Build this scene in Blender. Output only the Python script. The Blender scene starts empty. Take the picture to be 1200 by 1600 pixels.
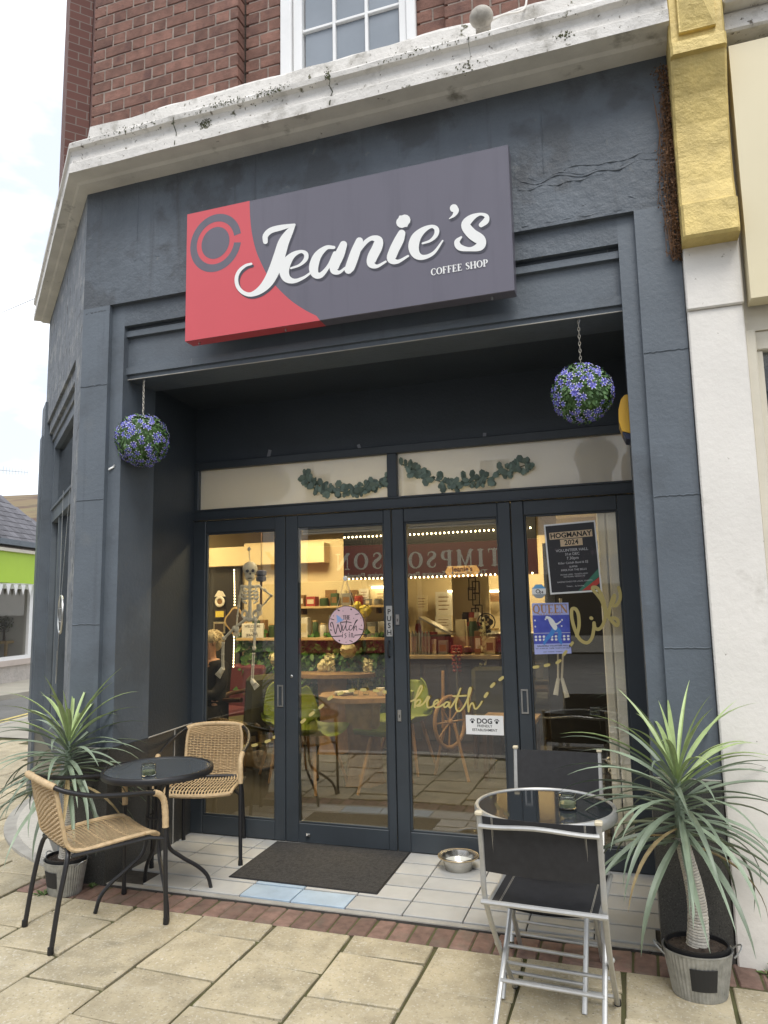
import bpy, bmesh, math, random
import numpy as np
from mathutils import Vector, Matrix, noise

random.seed(7)
S = bpy.context.scene
COL = S.collection
PI = math.pi
R = math.radians

# ------------------------------------------------------------------ camera
FPX = 1126.2                       # focal length in pixels of the 1200 x 1600 photograph
YAW, PITCH, ROLL = R(18.3965), R(7.486), R(-1.1128)
CAM = Vector((0.0, -3.557, 1.52))
fwd = Vector((-math.sin(YAW) * math.cos(PITCH), math.cos(YAW) * math.cos(PITCH), math.sin(PITCH)))
rgt = fwd.cross(Vector((0, 0, 1))).normalized()
upv = rgt.cross(fwd)
rgt2 = rgt * math.cos(ROLL) + upv * math.sin(ROLL)
upv2 = upv * math.cos(ROLL) - rgt * math.sin(ROLL)
camd = bpy.data.cameras.new('camera')
camo = bpy.data.objects.new('camera', camd)
COL.objects.link(camo)
camo.matrix_world = Matrix(((rgt2.x, upv2.x, -fwd.x, CAM.x), (rgt2.y, upv2.y, -fwd.y, CAM.y), (rgt2.z, upv2.z, -fwd.z, CAM.z), (0, 0, 0, 1)))
camd.sensor_fit = 'VERTICAL'
camd.sensor_height = 32.0
camd.lens = 32.0 * FPX / 1600.0
camd.clip_start = 0.05
camd.clip_end = 3000
S.camera = camo

# ------------------------------------------------------------------ sky, sun, exposure
SUN_EL, SUN_AZ = R(58), R(158)       # compass angle the light comes from: behind the camera, a little to the right
world = bpy.data.worlds.new('World')
S.world = world
world.use_nodes = True
wt = world.node_tree
for n in list(wt.nodes):
    wt.nodes.remove(n)
wo = wt.nodes.new('ShaderNodeOutputWorld')
bg = wt.nodes.new('ShaderNodeBackground'); bg.inputs['Strength'].default_value = 0.115
sky = wt.nodes.new('ShaderNodeTexSky'); sky.sky_type = 'NISHITA'; sky.sun_disc = False
sky.sun_elevation = SUN_EL; sky.sun_rotation = SUN_AZ
tc = wt.nodes.new('ShaderNodeTexCoord')
mp = wt.nodes.new('ShaderNodeMapping'); mp.inputs['Scale'].default_value = (1.0, 1.0, 2.4); mp.inputs['Location'].default_value = (0.35, 0.2, 0.1)
nz = wt.nodes.new('ShaderNodeTexNoise'); nz.inputs['Scale'].default_value = 2.6; nz.inputs['Detail'].default_value = 6; nz.inputs['Roughness'].default_value = 0.55
cr = wt.nodes.new('ShaderNodeValToRGB')
cr.color_ramp.elements[0].position = 0.45; cr.color_ramp.elements[0].color = (0.47, 0.505, 0.56, 1)
cr.color_ramp.elements[1].position = 0.64; cr.color_ramp.elements[1].color = (1.0, 1.0, 1.0, 1)
sc_ = wt.nodes.new('ShaderNodeVectorMath'); sc_.operation = 'SCALE'; sc_.inputs['Scale'].default_value = 11.0
mx = wt.nodes.new('ShaderNodeMix'); mx.data_type = 'RGBA'; mx.inputs['Factor'].default_value = 0.84
L = wt.links.new
L(tc.outputs['Generated'], mp.inputs['Vector']); L(mp.outputs['Vector'], nz.inputs['Vector']); L(nz.outputs['Fac'], cr.inputs['Fac'])
L(cr.outputs['Color'], sc_.inputs[0]); L(sky.outputs['Color'], mx.inputs['A']); L(sc_.outputs['Vector'], mx.inputs['B'])
L(mx.outputs['Result'], bg.inputs['Color']); L(bg.outputs['Background'], wo.inputs['Surface'])

sund = bpy.data.lights.new('sun', 'SUN'); sund.energy = 1.35; sund.angle = R(24); sund.color = (1.0, 0.965, 0.91)
suno = bpy.data.objects.new('sun', sund); COL.objects.link(suno)
to_sun = Vector((math.sin(SUN_AZ) * math.cos(SUN_EL), math.cos(SUN_AZ) * math.cos(SUN_EL), math.sin(SUN_EL)))
suno.rotation_euler = to_sun.to_track_quat('Z', 'Y').to_euler()
suno.location = (3, -8, 12)

S.view_settings.view_transform = 'Standard'
S.view_settings.look = 'None'
S.view_settings.gamma = 1.0
S.view_settings.exposure = 0.80
S.view_settings.use_curve_mapping = False
S.render.engine = 'CYCLES'
S.cycles.use_denoising = True
S.cycles.max_bounces = 10
S.cycles.transparent_max_bounces = 16
S.cycles.sample_clamp_indirect = 6.0

# ------------------------------------------------------------------ pixel -> direction helpers
def ray(x, y):
    return rgt2 * ((x - 600) / FPX) + upv2 * ((800 - y) / FPX) + fwd
def PY(x, y, Y):                    # where the ray of a photo pixel meets the plane y = Y
    d = ray(x, y); return CAM + d * ((Y - CAM.y) / d.y)
def GZ(x, y, z=0.0):                # ... meets the level z
    d = ray(x, y); return CAM + d * ((z - CAM.z) / d.z)

# ------------------------------------------------------------------ materials
MATS = {}
def mat(name, col, rough=0.6, metal=0.0, var=0.0, vscale=6.0, bump=0.0, bscale=60.0, col2=None, spots=None, rnd=0.0, spec=None, emit=None, estr=0.0, coat=0.0, bdist=0.01, detail=6):
    """Principled material; var/col2 mixes a second colour by noise, bump adds fine relief, rnd varies value per object."""
    m = bpy.data.materials.new(name); m.use_nodes = True
    nt = m.node_tree; p = nt.nodes['Principled BSDF']
    p.inputs['Roughness'].default_value = rough; p.inputs['Metallic'].default_value = metal
    if spec is not None: p.inputs['Specular IOR Level'].default_value = spec
    if coat: p.inputs['Coat Weight'].default_value = coat; p.inputs['Coat Roughness'].default_value = 0.1
    c4 = (*col, 1)
    p.inputs['Base Color'].default_value = c4
    out = None
    t = nt.nodes.new('ShaderNodeTexCoord'); OBJ = t.outputs['Object']
    if rnd > 0:                                # shared meshes: shift the pattern from piece to piece
        oi0 = nt.nodes.new('ShaderNodeObjectInfo'); sh = nt.nodes.new('ShaderNodeVectorMath'); sh.operation = 'SCALE'; sh.inputs[0].default_value = (37.0, 53.0, 19.0)
        av = nt.nodes.new('ShaderNodeVectorMath'); av.operation = 'ADD'
        nt.links.new(oi0.outputs['Random'], sh.inputs['Scale']); nt.links.new(OBJ, av.inputs[0]); nt.links.new(sh.outputs['Vector'], av.inputs[1]); OBJ = av.outputs['Vector']
    def mixc(a, b, fac):
        x = nt.nodes.new('ShaderNodeMix'); x.data_type = 'RGBA'
        for s, v in (('A', a), ('B', b)):
            if isinstance(v, tuple): x.inputs[s].default_value = v
            else: nt.links.new(v, x.inputs[s])
        nt.links.new(fac, x.inputs['Factor']); return x.outputs['Result']
    def noise_fac(scale, lo, hi, det=detail, seed=0.0, stretch=(1, 1, 1)):
        n = nt.nodes.new('ShaderNodeTexNoise'); n.inputs['Scale'].default_value = scale; n.inputs['Detail'].default_value = det; n.inputs['Roughness'].default_value = 0.6
        if seed:
            mm = nt.nodes.new('ShaderNodeMapping'); mm.inputs['Location'].default_value = (seed, seed * 1.7, seed * .6); mm.inputs['Scale'].default_value = stretch
            nt.links.new(OBJ, mm.inputs['Vector']); nt.links.new(mm.outputs['Vector'], n.inputs['Vector'])
        else: nt.links.new(OBJ, n.inputs['Vector'])
        r = nt.nodes.new('ShaderNodeMapRange'); r.inputs['From Min'].default_value = lo; r.inputs['From Max'].default_value = hi
        nt.links.new(n.outputs['Fac'], r.inputs['Value']); return r.outputs['Result']
    cur = c4
    if col2 is not None:
        cur = mixc(c4, (*col2, 1), noise_fac(vscale, 0.5 - 0.28 / max(var, 0.2), 0.5 + 0.28 / max(var, 0.2)))
    elif var > 0:
        d = tuple(max(0, c * (1 - var)) for c in col); b = tuple(min(1, c * (1 + var)) for c in col)
        cur = mixc((*d, 1), (*b, 1), noise_fac(vscale, 0.3, 0.7))
    if spots:                                # list of (colour, scale, lo, hi)
        for i, (sc3, ss, lo, hi, *st) in enumerate(spots):
            cur = mixc(cur, (*sc3, 1), noise_fac(ss, lo, hi, 5, 3.1 + 2.3 * i, *st))
    if rnd > 0:
        oi = nt.nodes.new('ShaderNodeObjectInfo'); h = nt.nodes.new('ShaderNodeHueSaturation')
        r = nt.nodes.new('ShaderNodeMapRange'); r.inputs['To Min'].default_value = 1 - rnd; r.inputs['To Max'].default_value = 1 + rnd
        nt.links.new(oi.outputs['Random'], r.inputs['Value']); nt.links.new(r.outputs['Result'], h.inputs['Value'])
        if isinstance(cur, tuple): h.inputs['Color'].default_value = cur
        else: nt.links.new(cur, h.inputs['Color'])
        cur = h.outputs['Color']
    if not isinstance(cur, tuple): nt.links.new(cur, p.inputs['Base Color'])
    if bump > 0:
        n = nt.nodes.new('ShaderNodeTexNoise'); n.inputs['Scale'].default_value = bscale; n.inputs['Detail'].default_value = 8; n.inputs['Roughness'].default_value = 0.65
        nt.links.new(OBJ, n.inputs['Vector'])
        b = nt.nodes.new('ShaderNodeBump'); b.inputs['Strength'].default_value = bump; b.inputs['Distance'].default_value = bdist
        nt.links.new(n.outputs['Fac'], b.inputs['Height']); nt.links.new(b.outputs['Normal'], p.inputs['Normal'])
    if emit is not None:
        p.inputs['Emission Color'].default_value = (*emit, 1); p.inputs['Emission Strength'].default_value = estr
    MATS[name] = m
    return m
def glass_mat(name, tint, f0, rough=0.0, f1=1.0):
    """Window pane: clear transmission with a mirror layer that grows towards grazing angles."""
    m = bpy.data.materials.new(name); m.use_nodes = True; nt = m.node_tree
    for n in list(nt.nodes): nt.nodes.remove(n)
    o = nt.nodes.new('ShaderNodeOutputMaterial'); tr = nt.nodes.new('ShaderNodeBsdfTransparent'); gl = nt.nodes.new('ShaderNodeBsdfGlossy')
    tr.inputs['Color'].default_value = (*tint, 1); gl.inputs['Roughness'].default_value = rough
    lw = nt.nodes.new('ShaderNodeLayerWeight'); lw.inputs['Blend'].default_value = 0.5
    pw5 = nt.nodes.new('ShaderNodeMath'); pw5.operation = 'POWER'; pw5.inputs[1].default_value = 5.0
    mr = nt.nodes.new('ShaderNodeMapRange'); mr.inputs['To Min'].default_value = f0; mr.inputs['To Max'].default_value = f1
    mxs = nt.nodes.new('ShaderNodeMixShader')
    nt.links.new(lw.outputs['Facing'], pw5.inputs[0]); nt.links.new(pw5.outputs[0], mr.inputs['Value']); nt.links.new(mr.outputs['Result'], mxs.inputs[0])
    nt.links.new(tr.outputs[0], mxs.inputs[1]); nt.links.new(gl.outputs[0], mxs.inputs[2]); nt.links.new(mxs.outputs[0], o.inputs['Surface'])
    MATS[name] = m; return m

# ------------------------------------------------------------------ mesh builder
class MB:
    def __init__(s): s.v = []; s.f = []; s.sm = []; s.mi = []
    def add(s, vs, fs, smooth=False, mi=0):
        b = len(s.v); s.v += [tuple(v) for v in vs]
        for f in fs: s.f.append(tuple(b + i for i in f)); s.sm.append(smooth); s.mi.append(mi)
        return s
    def box(s, x0, x1, y0, y1, z0, z1, M=None, mi=0):
        vs = [Vector((x, y, z)) for z in (z0, z1) for y in (y0, y1) for x in (x0, x1)]
        if M: vs = [M @ v for v in vs]
        return s.add(vs, [(0, 2, 3, 1), (4, 5, 7, 6), (0, 1, 5, 4), (2, 6, 7, 3), (0, 4, 6, 2), (1, 3, 7, 5)], mi=mi)
    def cbox(s, x0, x1, y0, y1, z0, z1, c=0.005, M=None, jit=0.0, mi=0):
        """box with chamfered edges (24 verts, 44 triangles)"""
        vs = []; idx = {}
        X = (x0, x1); Y = (y0, y1); Z = (z0, z1)
        for i in (0, 1):
            for j in (0, 1):
                for k in (0, 1):
                    sx, sy, sz = (1 - 2 * i), (1 - 2 * j), (1 - 2 * k)
                    o = [random.uniform(-jit, jit) for _ in range(3)] if jit else [0, 0, 0]
                    for a in range(3):
                        d = [c * sx, c * sy, c * sz]; d[a] = 0
                        idx[(i, j, k, a)] = len(vs)
                        v = Vector((X[i] + d[0] + o[0], Y[j] + d[1] + o[1], Z[k] + d[2] + o[2]))
                        vs.append(M @ v if M else v)
        fs = []
        for a in range(3):
            b, c2 = (a + 1) % 3, (a + 2) % 3
            for side in (0, 1):
                q = []
                for (p, r) in ((0, 0), (1, 0), (1, 1), (0, 1)):
                    t = [0, 0, 0]; t[a] = side; t[b] = p; t[c2] = r
                    q.append(idx[(*t, a)])
                fs.append(tuple(q) if side else tuple(reversed(q)))
            for p in (0, 1):           # edge parallel to axis a, between faces b and c2
                for r in (0, 1):
                    t0 = [0, 0, 0]; t1 = [0, 0, 0]; t0[a] = 0; t1[a] = 1
                    for t in (t0, t1): t[b] = p; t[c2] = r
                    q = (idx[(*t0, b)], idx[(*t1, b)], idx[(*t1, c2)], idx[(*t0, c2)])
                    fs.append(q if (p == r) else tuple(reversed(q)))
        for i in (0, 1):
            for j in (0, 1):
                for k in (0, 1):
                    q = (idx[(i, j, k, 0)], idx[(i, j, k, 1)], idx[(i, j, k, 2)])
                    fs.append(q if (i + j + k) % 2 == 1 else tuple(reversed(q)))
        return s.add(vs, fs, mi=mi)
    def tube(s, pts, r, n=8, closed=False, smooth=True, cap=True, up=None, flat=1.0, mi=0):
        pts = [Vector(p) for p in pts]; m = len(pts)
        rr = r if isinstance(r, (list, tuple)) else [r] * m
        T = []
        for i in range(m):
            a = pts[(i - 1) % m] if (closed or i > 0) else pts[i]; b = pts[(i + 1) % m] if (closed or i < m - 1) else pts[i]
            d = b - a; T.append(d.normalized() if d.length > 1e-9 else Vector((0, 0, 1)))
        ref = Vector(up) if up else (Vector((0, 0, 1)) if abs(T[0].z) < 0.9 else Vector((1, 0, 0)))
        u = (ref - T[0] * ref.dot(T[0])).normalized(); vs = []; fs = []
        for i in range(m):
            u = (u - T[i] * u.dot(T[i]))
            u = u.normalized() if u.length > 1e-6 else T[i].orthogonal().normalized()
            w = T[i].cross(u)
            for k in range(n):
                a = 2 * PI * k / n
                vs.append(pts[i] + u * (math.cos(a) * rr[i]) + w * (math.sin(a) * rr[i] * flat))
        for i in range(m if closed else m - 1):
            for k in range(n):
                a = i * n + k; b = i * n + (k + 1) % n; c = ((i + 1) % m) * n + (k + 1) % n; d = ((i + 1) % m) * n + k
                fs.append((a, b, c, d))
        s.add(vs, fs, smooth, mi)
        if cap and not closed:
            b0 = len(s.v) - m * n
            s.f.append(tuple(b0 + k for k in reversed(range(n)))); s.sm.append(False); s.mi.append(mi)
            s.f.append(tuple(b0 + (m - 1) * n + k for k in range(n))); s.sm.append(False); s.mi.append(mi)
        return s
    def lathe(s, prof, n=24, c=(0, 0, 0), smooth=True, sx=1.0, sy=1.0, mi=0):
        c = Vector(c); vs = []; fs = []; m = len(prof)
        for (r, z) in prof:
            for k in range(n):
                a = 2 * PI * k / n; vs.append(c + Vector((r * math.cos(a) * sx, r * math.sin(a) * sy, z)))
        for i in range(m - 1):
            for k in range(n):
                fs.append((i * n + k, i * n + (k + 1) % n, (i + 1) * n + (k + 1) % n, (i + 1) * n + k))
        s.add(vs, fs, smooth, mi)
        b0 = len(s.v) - m * n
        for i, rev in ((0, True), (m - 1, False)):
            if prof[i][0] > 1e-6:
                q = [b0 + i * n + k for k in range(n)]; s.f.append(tuple(reversed(q)) if rev else tuple(q)); s.sm.append(False); s.mi.append(mi)
        return s
    def ell(s, c, rx, ry, rz, n=12, m=8, M=None, mi=0, jit=0.0):
        vs = []; fs = []
        for i in range(m + 1):
            th = PI * i / m
            for k in range(n):
                a = 2 * PI * k / n; q = 1 + (random.uniform(-jit, jit) if jit else 0)
                v = Vector((rx * q * math.sin(th) * math.cos(a), ry * q * math.sin(th) * math.sin(a), -rz * q * math.cos(th)))
                if M: v = M @ v
                vs.append(Vector(c) + v)
        for i in range(m):
            for k in range(n):
                fs.append((i * n + k, i * n + (k + 1) % n, (i + 1) * n + (k + 1) % n, (i + 1) * n + k))
        return s.add(vs, fs, True, mi)
    def poly(s, pts, mi=0): return s.add(pts, [tuple(range(len(pts)))], mi=mi)
    def prism(s, pts2, f0, f1, mi=0):
        """pts2 polygon (counter-clockwise seen from the f1 side); f0, f1 map a 2-D point to 3-D on each side"""
        n = len(pts2); vs = [f0(*p) for p in pts2] + [f1(*p) for p in pts2]
        fs = [tuple(reversed(range(n))), tuple(range(n, 2 * n))] + [(i, (i + 1) % n, n + (i + 1) % n, n + i) for i in range(n)]
        return s.add(vs, fs, mi=mi)
    def build(s, name, m, parent=None, loc=None, world=True):
        me = bpy.data.meshes.new(name)
        off = Vector((0, 0, 0))
        if parent is not None and world:
            q = parent
            while q is not None: off += q.location; q = q.parent
        if loc is not None: off = off + Vector(loc)
        me.from_pydata([(v[0] - off.x, v[1] - off.y, v[2] - off.z) for v in s.v], [], s.f)
        me.polygons.foreach_set('use_smooth', s.sm)
        for mm in (m if isinstance(m, (list, tuple)) else [m]): me.materials.append(MATS[mm] if isinstance(mm, str) else mm)
        if any(s.mi): me.polygons.foreach_set('material_index', s.mi)
        me.update()
        if any(s.sm): me.set_sharp_from_angle(angle=R(42))
        o = bpy.data.objects.new(name, me); COL.objects.link(o)
        if parent is not None: o.parent = parent
        if loc is not None: o.location = loc
        return o
def tag(o, label, cat, group=None):
    o['label'] = label; o['category'] = cat
    if group: o['group'] = group
    return o
def structure(o): o['kind'] = 'structure'; return o
def thing(name, label, cat, loc=(0, 0, 0), rz=0.0, group=None):
    o = bpy.data.objects.new(name, None); COL.objects.link(o); o.location = loc; o.rotation_euler = (0, 0, rz)
    o.empty_display_size = 0.1
    return tag(o, label, cat, group)
def inst(name, mesh, parent, loc=(0, 0, 0), rot=(0, 0, 0), scale=(1, 1, 1)):
    o = bpy.data.objects.new(name, mesh); COL.objects.link(o); o.parent = parent
    o.location = loc; o.rotation_euler = rot; o.scale = scale
    return o
def copy_thing(root, loc, rz, label=None):
    r = root.copy(); COL.objects.link(r); r.location = loc; r.rotation_euler = (0, 0, rz)
    if label: r['label'] = label
    for ch in list(root.children):
        c = ch.copy(); COL.objects.link(c); c.parent = r
        for g in list(ch.children):
            d = g.copy(); COL.objects.link(d); d.parent = c
    return r
def catmull(pts, sub=6):
    """smooth curve through points of any dimension"""
    P = [np.array(p, float) for p in pts]; out = []
    for i in range(len(P) - 1):
        p0 = P[i - 1] if i > 0 else 2 * P[0] - P[1]; p1 = P[i]; p2 = P[i + 1]; p3 = P[i + 2] if i + 2 < len(P) else 2 * P[-1] - P[-2]
        for k in range(sub):
            t = k / sub
            out.append(0.5 * ((2 * p1) + (-p0 + p2) * t + (2 * p0 - 5 * p1 + 4 * p2 - p3) * t * t + (-p0 + 3 * p1 - 3 * p2 + p3) * t ** 3))
    out.append(P[-1]); return out
def stroke2(mb, pts, to3, sub=5, lift=0.0, rise=0.0004, mi=0, ncap=6):
    """ribbon of varying width along (u, v, w) points; to3(u, v, h) places it on its surface at height h"""
    C = catmull(pts, sub) if len(pts) > 2 else [np.array(p, float) for p in pts]
    n = len(C); Lf = []; Rt = []
    nor = []
    for i in range(n):
        a = C[max(i - 1, 0)][:2]; b = C[min(i + 1, n - 1)][:2]; d = b - a; l = math.hypot(*d) or 1e-9
        nor.append(np.array([-d[1], d[0]]) / l)
    h = lambda i: lift + rise * i / max(n - 1, 1)
    vs = []
    for i in range(n):
        w = max(C[i][2], 1e-5) / 2
        vs.append(to3(*(C[i][:2] + nor[i] * w), h(i))); vs.append(to3(*(C[i][:2] - nor[i] * w), h(i)))
    mb.add(vs, [(2 * i, 2 * i + 1, 2 * i + 3, 2 * i + 2) for i in range(n - 1)], mi=mi)
    for end in (0, n - 1):
        w = max(C[end][2], 1e-5) / 2; c = C[end][:2]; t = np.array([nor[end][1], -nor[end][0]]) * (1 if end else -1)
        cap = [to3(*(c + nor[end] * w * math.cos(PI * k / ncap) + t * w * math.sin(PI * k / ncap)), h(end)) for k in range(ncap + 1)]
        mb.poly(cap, mi=mi)
_tcache = {}
def text_mesh(mb, body, size, to3, x=0.0, y=0.0, align='CENTER', h=0.0, bold=0.0, mi=0, sx=1.0):
    """flat lettering from the built-in font; to3(u, v, h)"""
    cu = bpy.data.curves.new('lettering', 'FONT'); cu.body = body; cu.size = size; cu.align_x = align; cu.fill_mode = 'FRONT' if hasattr(cu, 'fill_mode') else cu.fill_mode
    cu.offset = bold * size; cu.resolution_u = 3
    ob = bpy.data.objects.new('lettering', cu); COL.objects.link(ob)
    dg = bpy.context.evaluated_depsgraph_get(); me = ob.evaluated_get(dg).to_mesh()
    vs = [to3(x + v.co.x * sx, y + v.co.y, h) for v in me.vertices]; fs = [tuple(p.vertices) for p in me.polygons]
    ob.evaluated_get(dg).to_mesh_clear(); bpy.data.objects.remove(ob); bpy.data.curves.remove(cu)
    mb.add(vs, fs, mi=mi)
# serif capitals as strokes on a 1-unit cap height: (x, y, w) chains; thick T, thin t
def serif_glyphs():
    T, t = 0.19, 0.07
    def sf(x, y, w=0.34): return [(x - w / 2, y, t), (x + w / 2, y, t)]
    def arc(cx, cy, rx, ry, a0, a1, n=10, thick=T, thin=t):
        o = []
        for i in range(n + 1):
            a = R(a0 + (a1 - a0) * i / n); o.append((cx + rx * math.cos(a), cy + ry * math.sin(a), thin + (thick - thin) * abs(math.cos(a)) ** 1.5))
        return o
    G = {}
    G['T'] = (0.82, [[(.41, .03, T), (.41, .96, T)], [(.03, .965, t), (.79, .965, t)], [(.05, .78, .03), (.05, .97, .06)], [(.77, .78, .03), (.77, .97, .06)], sf(.41, .035)])
    G['I'] = (0.40, [[(.2, .03, T), (.2, .97, T)], sf(.2, .035), sf(.2, .965)])
    G['M'] = (1.10, [[(.17, .03, t), (.17, .97, t)], [(.17, .97, T), (.53, .06, .1)], [(.53, .06, t), (.9, .97, t)], [(.92, .03, T), (.92, .97, T)], sf(.17, .035, .28), sf(.92, .035), sf(.12, .965, .2), sf(.97, .965, .22)])
    G['P'] = (0.78, [[(.2, .03, T), (.2, .97, T)], sf(.2, .035), sf(.12, .965, .22), [(.2, .965, t), (.42, .965, t)], arc(.42, .715, .24, .25, 90, -90), [(.2, .465, t), (.42, .465, t)]])
    G['S'] = (0.66, [[(.56, .74, .04), (.54, .88, .07), (.36, .965, t), (.17, .9, .12), (.12, .76, .17), (.22, .62, .18), (.40, .50, .19), (.54, .36, .18), (.54, .18, .15), (.38, .05, .08), (.2, .06, .06), (.1, .16, .06), (.08, .28, .03)]])
    G['O'] = (0.98, [arc(.49, .5, .38, .47, 0, 180, 12), arc(.49, .5, .38, .47, 180, 360, 12)])
    G['Q'] = (0.98, [arc(.49, .5, .38, .47, 0, 180, 12), arc(.49, .5, .38, .47, 180, 360, 12), [(.45, .12, .06), (.65, -.02, .1), (.95, -.14, .07)]])
    G['N'] = (1.0, [[(.18, .03, t), (.18, .97, t)], [(.16, .95, T), (.82, .05, T)], [(.82, .03, t), (.82, .97, t)], sf(.18, .035, .28), sf(.82, .965, .28), sf(.1, .965, .18)])
    G['C'] = (0.84, [[(.76, .72, .04), (.74, .86, .07)] + arc(.46, .5, .36, .47, 60, 300, 14) + [(.72, .16, .06), (.78, .27, .04)]])
    G['F'] = (0.74, [[(.2, .03, T), (.2, .97, T)], sf(.2, .035), [(.05, .965, t), (.68, .965, t)], [(.68, .78, .03), (.68, .97, .06)], [(.2, .52, t), (.52, .52, t)], [(.52, .42, .04), (.52, .62, .04)]])
    G['E'] = (0.78, [[(.2, .03, T), (.2, .97, T)], [(.05, .035, t), (.70, .035, t)], [(.71, .03, .06), (.72, .22, .03)], [(.05, .965, t), (.67, .965, t)], [(.67, .79, .03), (.67, .97, .06)], [(.2, .52, t), (.52, .52, t)], [(.52, .42, .04), (.52, .62, .04)]])
    G['H'] = (1.0, [[(.2, .03, T), (.2, .97, T)], [(.8, .03, T), (.8, .97, T)], [(.2, .5, t), (.8, .5, t)], sf(.2, .035), sf(.2, .965), sf(.8, .035), sf(.8, .965)])
    G['U'] = (0.92, [[(.2, .97, T), (.2, .35, T), (.3, .1, .12), (.5, .03, .08), (.68, .12, .07), (.74, .35, t), (.74, .97, t)], sf(.2, .965), sf(.74, .965, .28)])
    G[' '] = (0.45, [])
    return G
SERIF = serif_glyphs()
def serif_text(mb, body, height, to3, x=0.0, y=0.0, align='CENTER', h=0.0, gap=0.06, mi=0, sx=1.0, bold=1.0):
    wtot = sum(SERIF[c][0] + gap for c in body) * height * sx
    cx = x - (wtot / 2 if align == 'CENTER' else 0)
    k = 0
    for c in body:
        wd, strokes = SERIF[c]
        for st in strokes:
            stroke2(mb, [(cx + p[0] * height * sx, y + p[1] * height, p[2] * height * bold) for p in st], to3, sub=3, lift=h + 0.0002 * (k % 5), rise=0.0001, mi=mi, ncap=2); k += 1
        cx += (wd + gap) * height * sx
# ------------------------------------------------------------------ materials of the setting
mat('slab', (0.415, 0.358, 0.243), 0.88, var=0.22, vscale=6.0, bump=0.6, bscale=75, rnd=0.11, spots=[((0.50, 0.45, 0.34), 9.0, 0.55, 0.78), ((0.29, 0.25, 0.17), 55.0, 0.56, 0.72), ((0.20, 0.18, 0.125), 3.4, 0.58, 0.82), ((0.55, 0.51, 0.42), 80, 0.56, 0.70), ((0.15, 0.13, 0.09), 95, 0.62, 0.72), ((0.10, 0.095, 0.085), 30, 0.715, 0.73), ((0.60, 0.58, 0.52), 26, 0.72, 0.735)], bdist=0.003)
mat('joint', (0.085, 0.070, 0.042), 0.95, col2=(0.095, 0.105, 0.030), var=1.0, vscale=7, bump=0.6, bscale=90)
mat('paver', (0.20, 0.125, 0.098), 0.9, var=0.3, vscale=18, bump=0.5, bscale=110, rnd=0.22, spots=[((0.16, 0.135, 0.105), 8, 0.5, 0.75)], bdist=0.004)
mat('tile', (0.44, 0.44, 0.425), 0.5, var=0.10, vscale=5, bump=0.08, bscale=120, rnd=0.07, spots=[((0.24, 0.225, 0.19), 3.2, 0.58, 0.85)])
mat('tile_blue', (0.36, 0.46, 0.56), 0.5, var=0.12, vscale=8, bump=0.1, bscale=120, rnd=0.05)
mat('grout', (0.055, 0.05, 0.045), 0.95, var=0.4, vscale=20)
mat('asphalt', (0.15, 0.147, 0.14), 0.93, var=0.25, vscale=1.2, bump=0.6, bscale=160, spots=[((0.20, 0.195, 0.18), 40, 0.55, 0.7)])
mat('kerb', (0.36, 0.345, 0.31), 0.9, var=0.2, vscale=6, bump=0.3, bscale=100)
mat('yellow_paint', (0.62, 0.50, 0.18), 0.8, var=0.25, vscale=12)
mat('far_paving', (0.36, 0.335, 0.28), 0.9, var=0.15, vscale=2, bump=0.2, bscale=60)
mat('hill', (0.17, 0.105, 0.06), 0.95, col2=(0.20, 0.17, 0.085), var=0.9, vscale=0.012, spots=[((0.10, 0.06, 0.045), 0.035, 0.5, 0.65), ((0.12, 0.14, 0.06), 0.02, 0.62, 0.8)])
# painted masonry of the shop
mat('slate_paint', (0.110, 0.130, 0.152), 0.46, var=0.12, vscale=2.4, bump=0.36, bscale=38, spots=[((0.088, 0.102, 0.117), 1.7, 0.54, 0.66), ((0.130, 0.146, 0.160), 3.1, 0.62, 0.74), ((0.16, 0.17, 0.175), 46, 0.735, 0.76), ((0.086, 0.099, 0.115), 5, 0.60, 0.78, (3, 3, .18)), ((0.24, 0.25, 0.25), 16, 0.735, 0.75, (3, 3, .25))], bdist=0.008)
mat('slate_rough', (0.102, 0.120, 0.141), 0.54, var=0.2, vscale=3.0, bump=0.75, bscale=20, spots=[((0.072, 0.081, 0.092), 2.6, 0.53, 0.61), ((0.15, 0.16, 0.165), 9, 0.66, 0.72), ((0.066, 0.072, 0.080), 4, 0.60, 0.78, (3, 3, .15)), ((0.30, 0.31, 0.31), 60, 0.735, 0.76)], bdist=0.014)
mat('worn_paint', (0.17, 0.185, 0.205), 0.75, var=0.2, vscale=9, bump=0.9, bscale=24, spots=[((0.27, 0.275, 0.275), 7, 0.52, 0.62), ((0.085, 0.09, 0.10), 12, 0.58, 0.68)], bdist=0.012)
mat('door_paint', (0.040, 0.049, 0.058), 0.42, var=0.14, vscale=3, bump=0.12, bscale=60, spots=[((0.17, 0.17, 0.165), 120, 0.755, 0.775)])
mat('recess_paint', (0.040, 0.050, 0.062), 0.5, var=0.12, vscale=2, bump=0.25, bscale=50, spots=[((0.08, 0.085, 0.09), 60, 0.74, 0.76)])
mat('white_stone', (0.70, 0.675, 0.635), 0.85, var=0.12, vscale=5, bump=0.6, bscale=34, spots=[((0.34, 0.32, 0.28), 5.5, 0.55, 0.72), ((0.12, 0.115, 0.07), 9.5, 0.65, 0.69), ((0.16, 0.14, 0.11), 34, 0.63, 0.69)], bdist=0.012)
mat('soffit_paint', (0.70, 0.67, 0.61), 0.85, var=0.12, vscale=4, bump=0.3, bscale=30, spots=[((0.28, 0.26, 0.22), 6, 0.6, 0.75), ((0.13, 0.10, 0.07), 9, 0.70, 0.73)])
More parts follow.
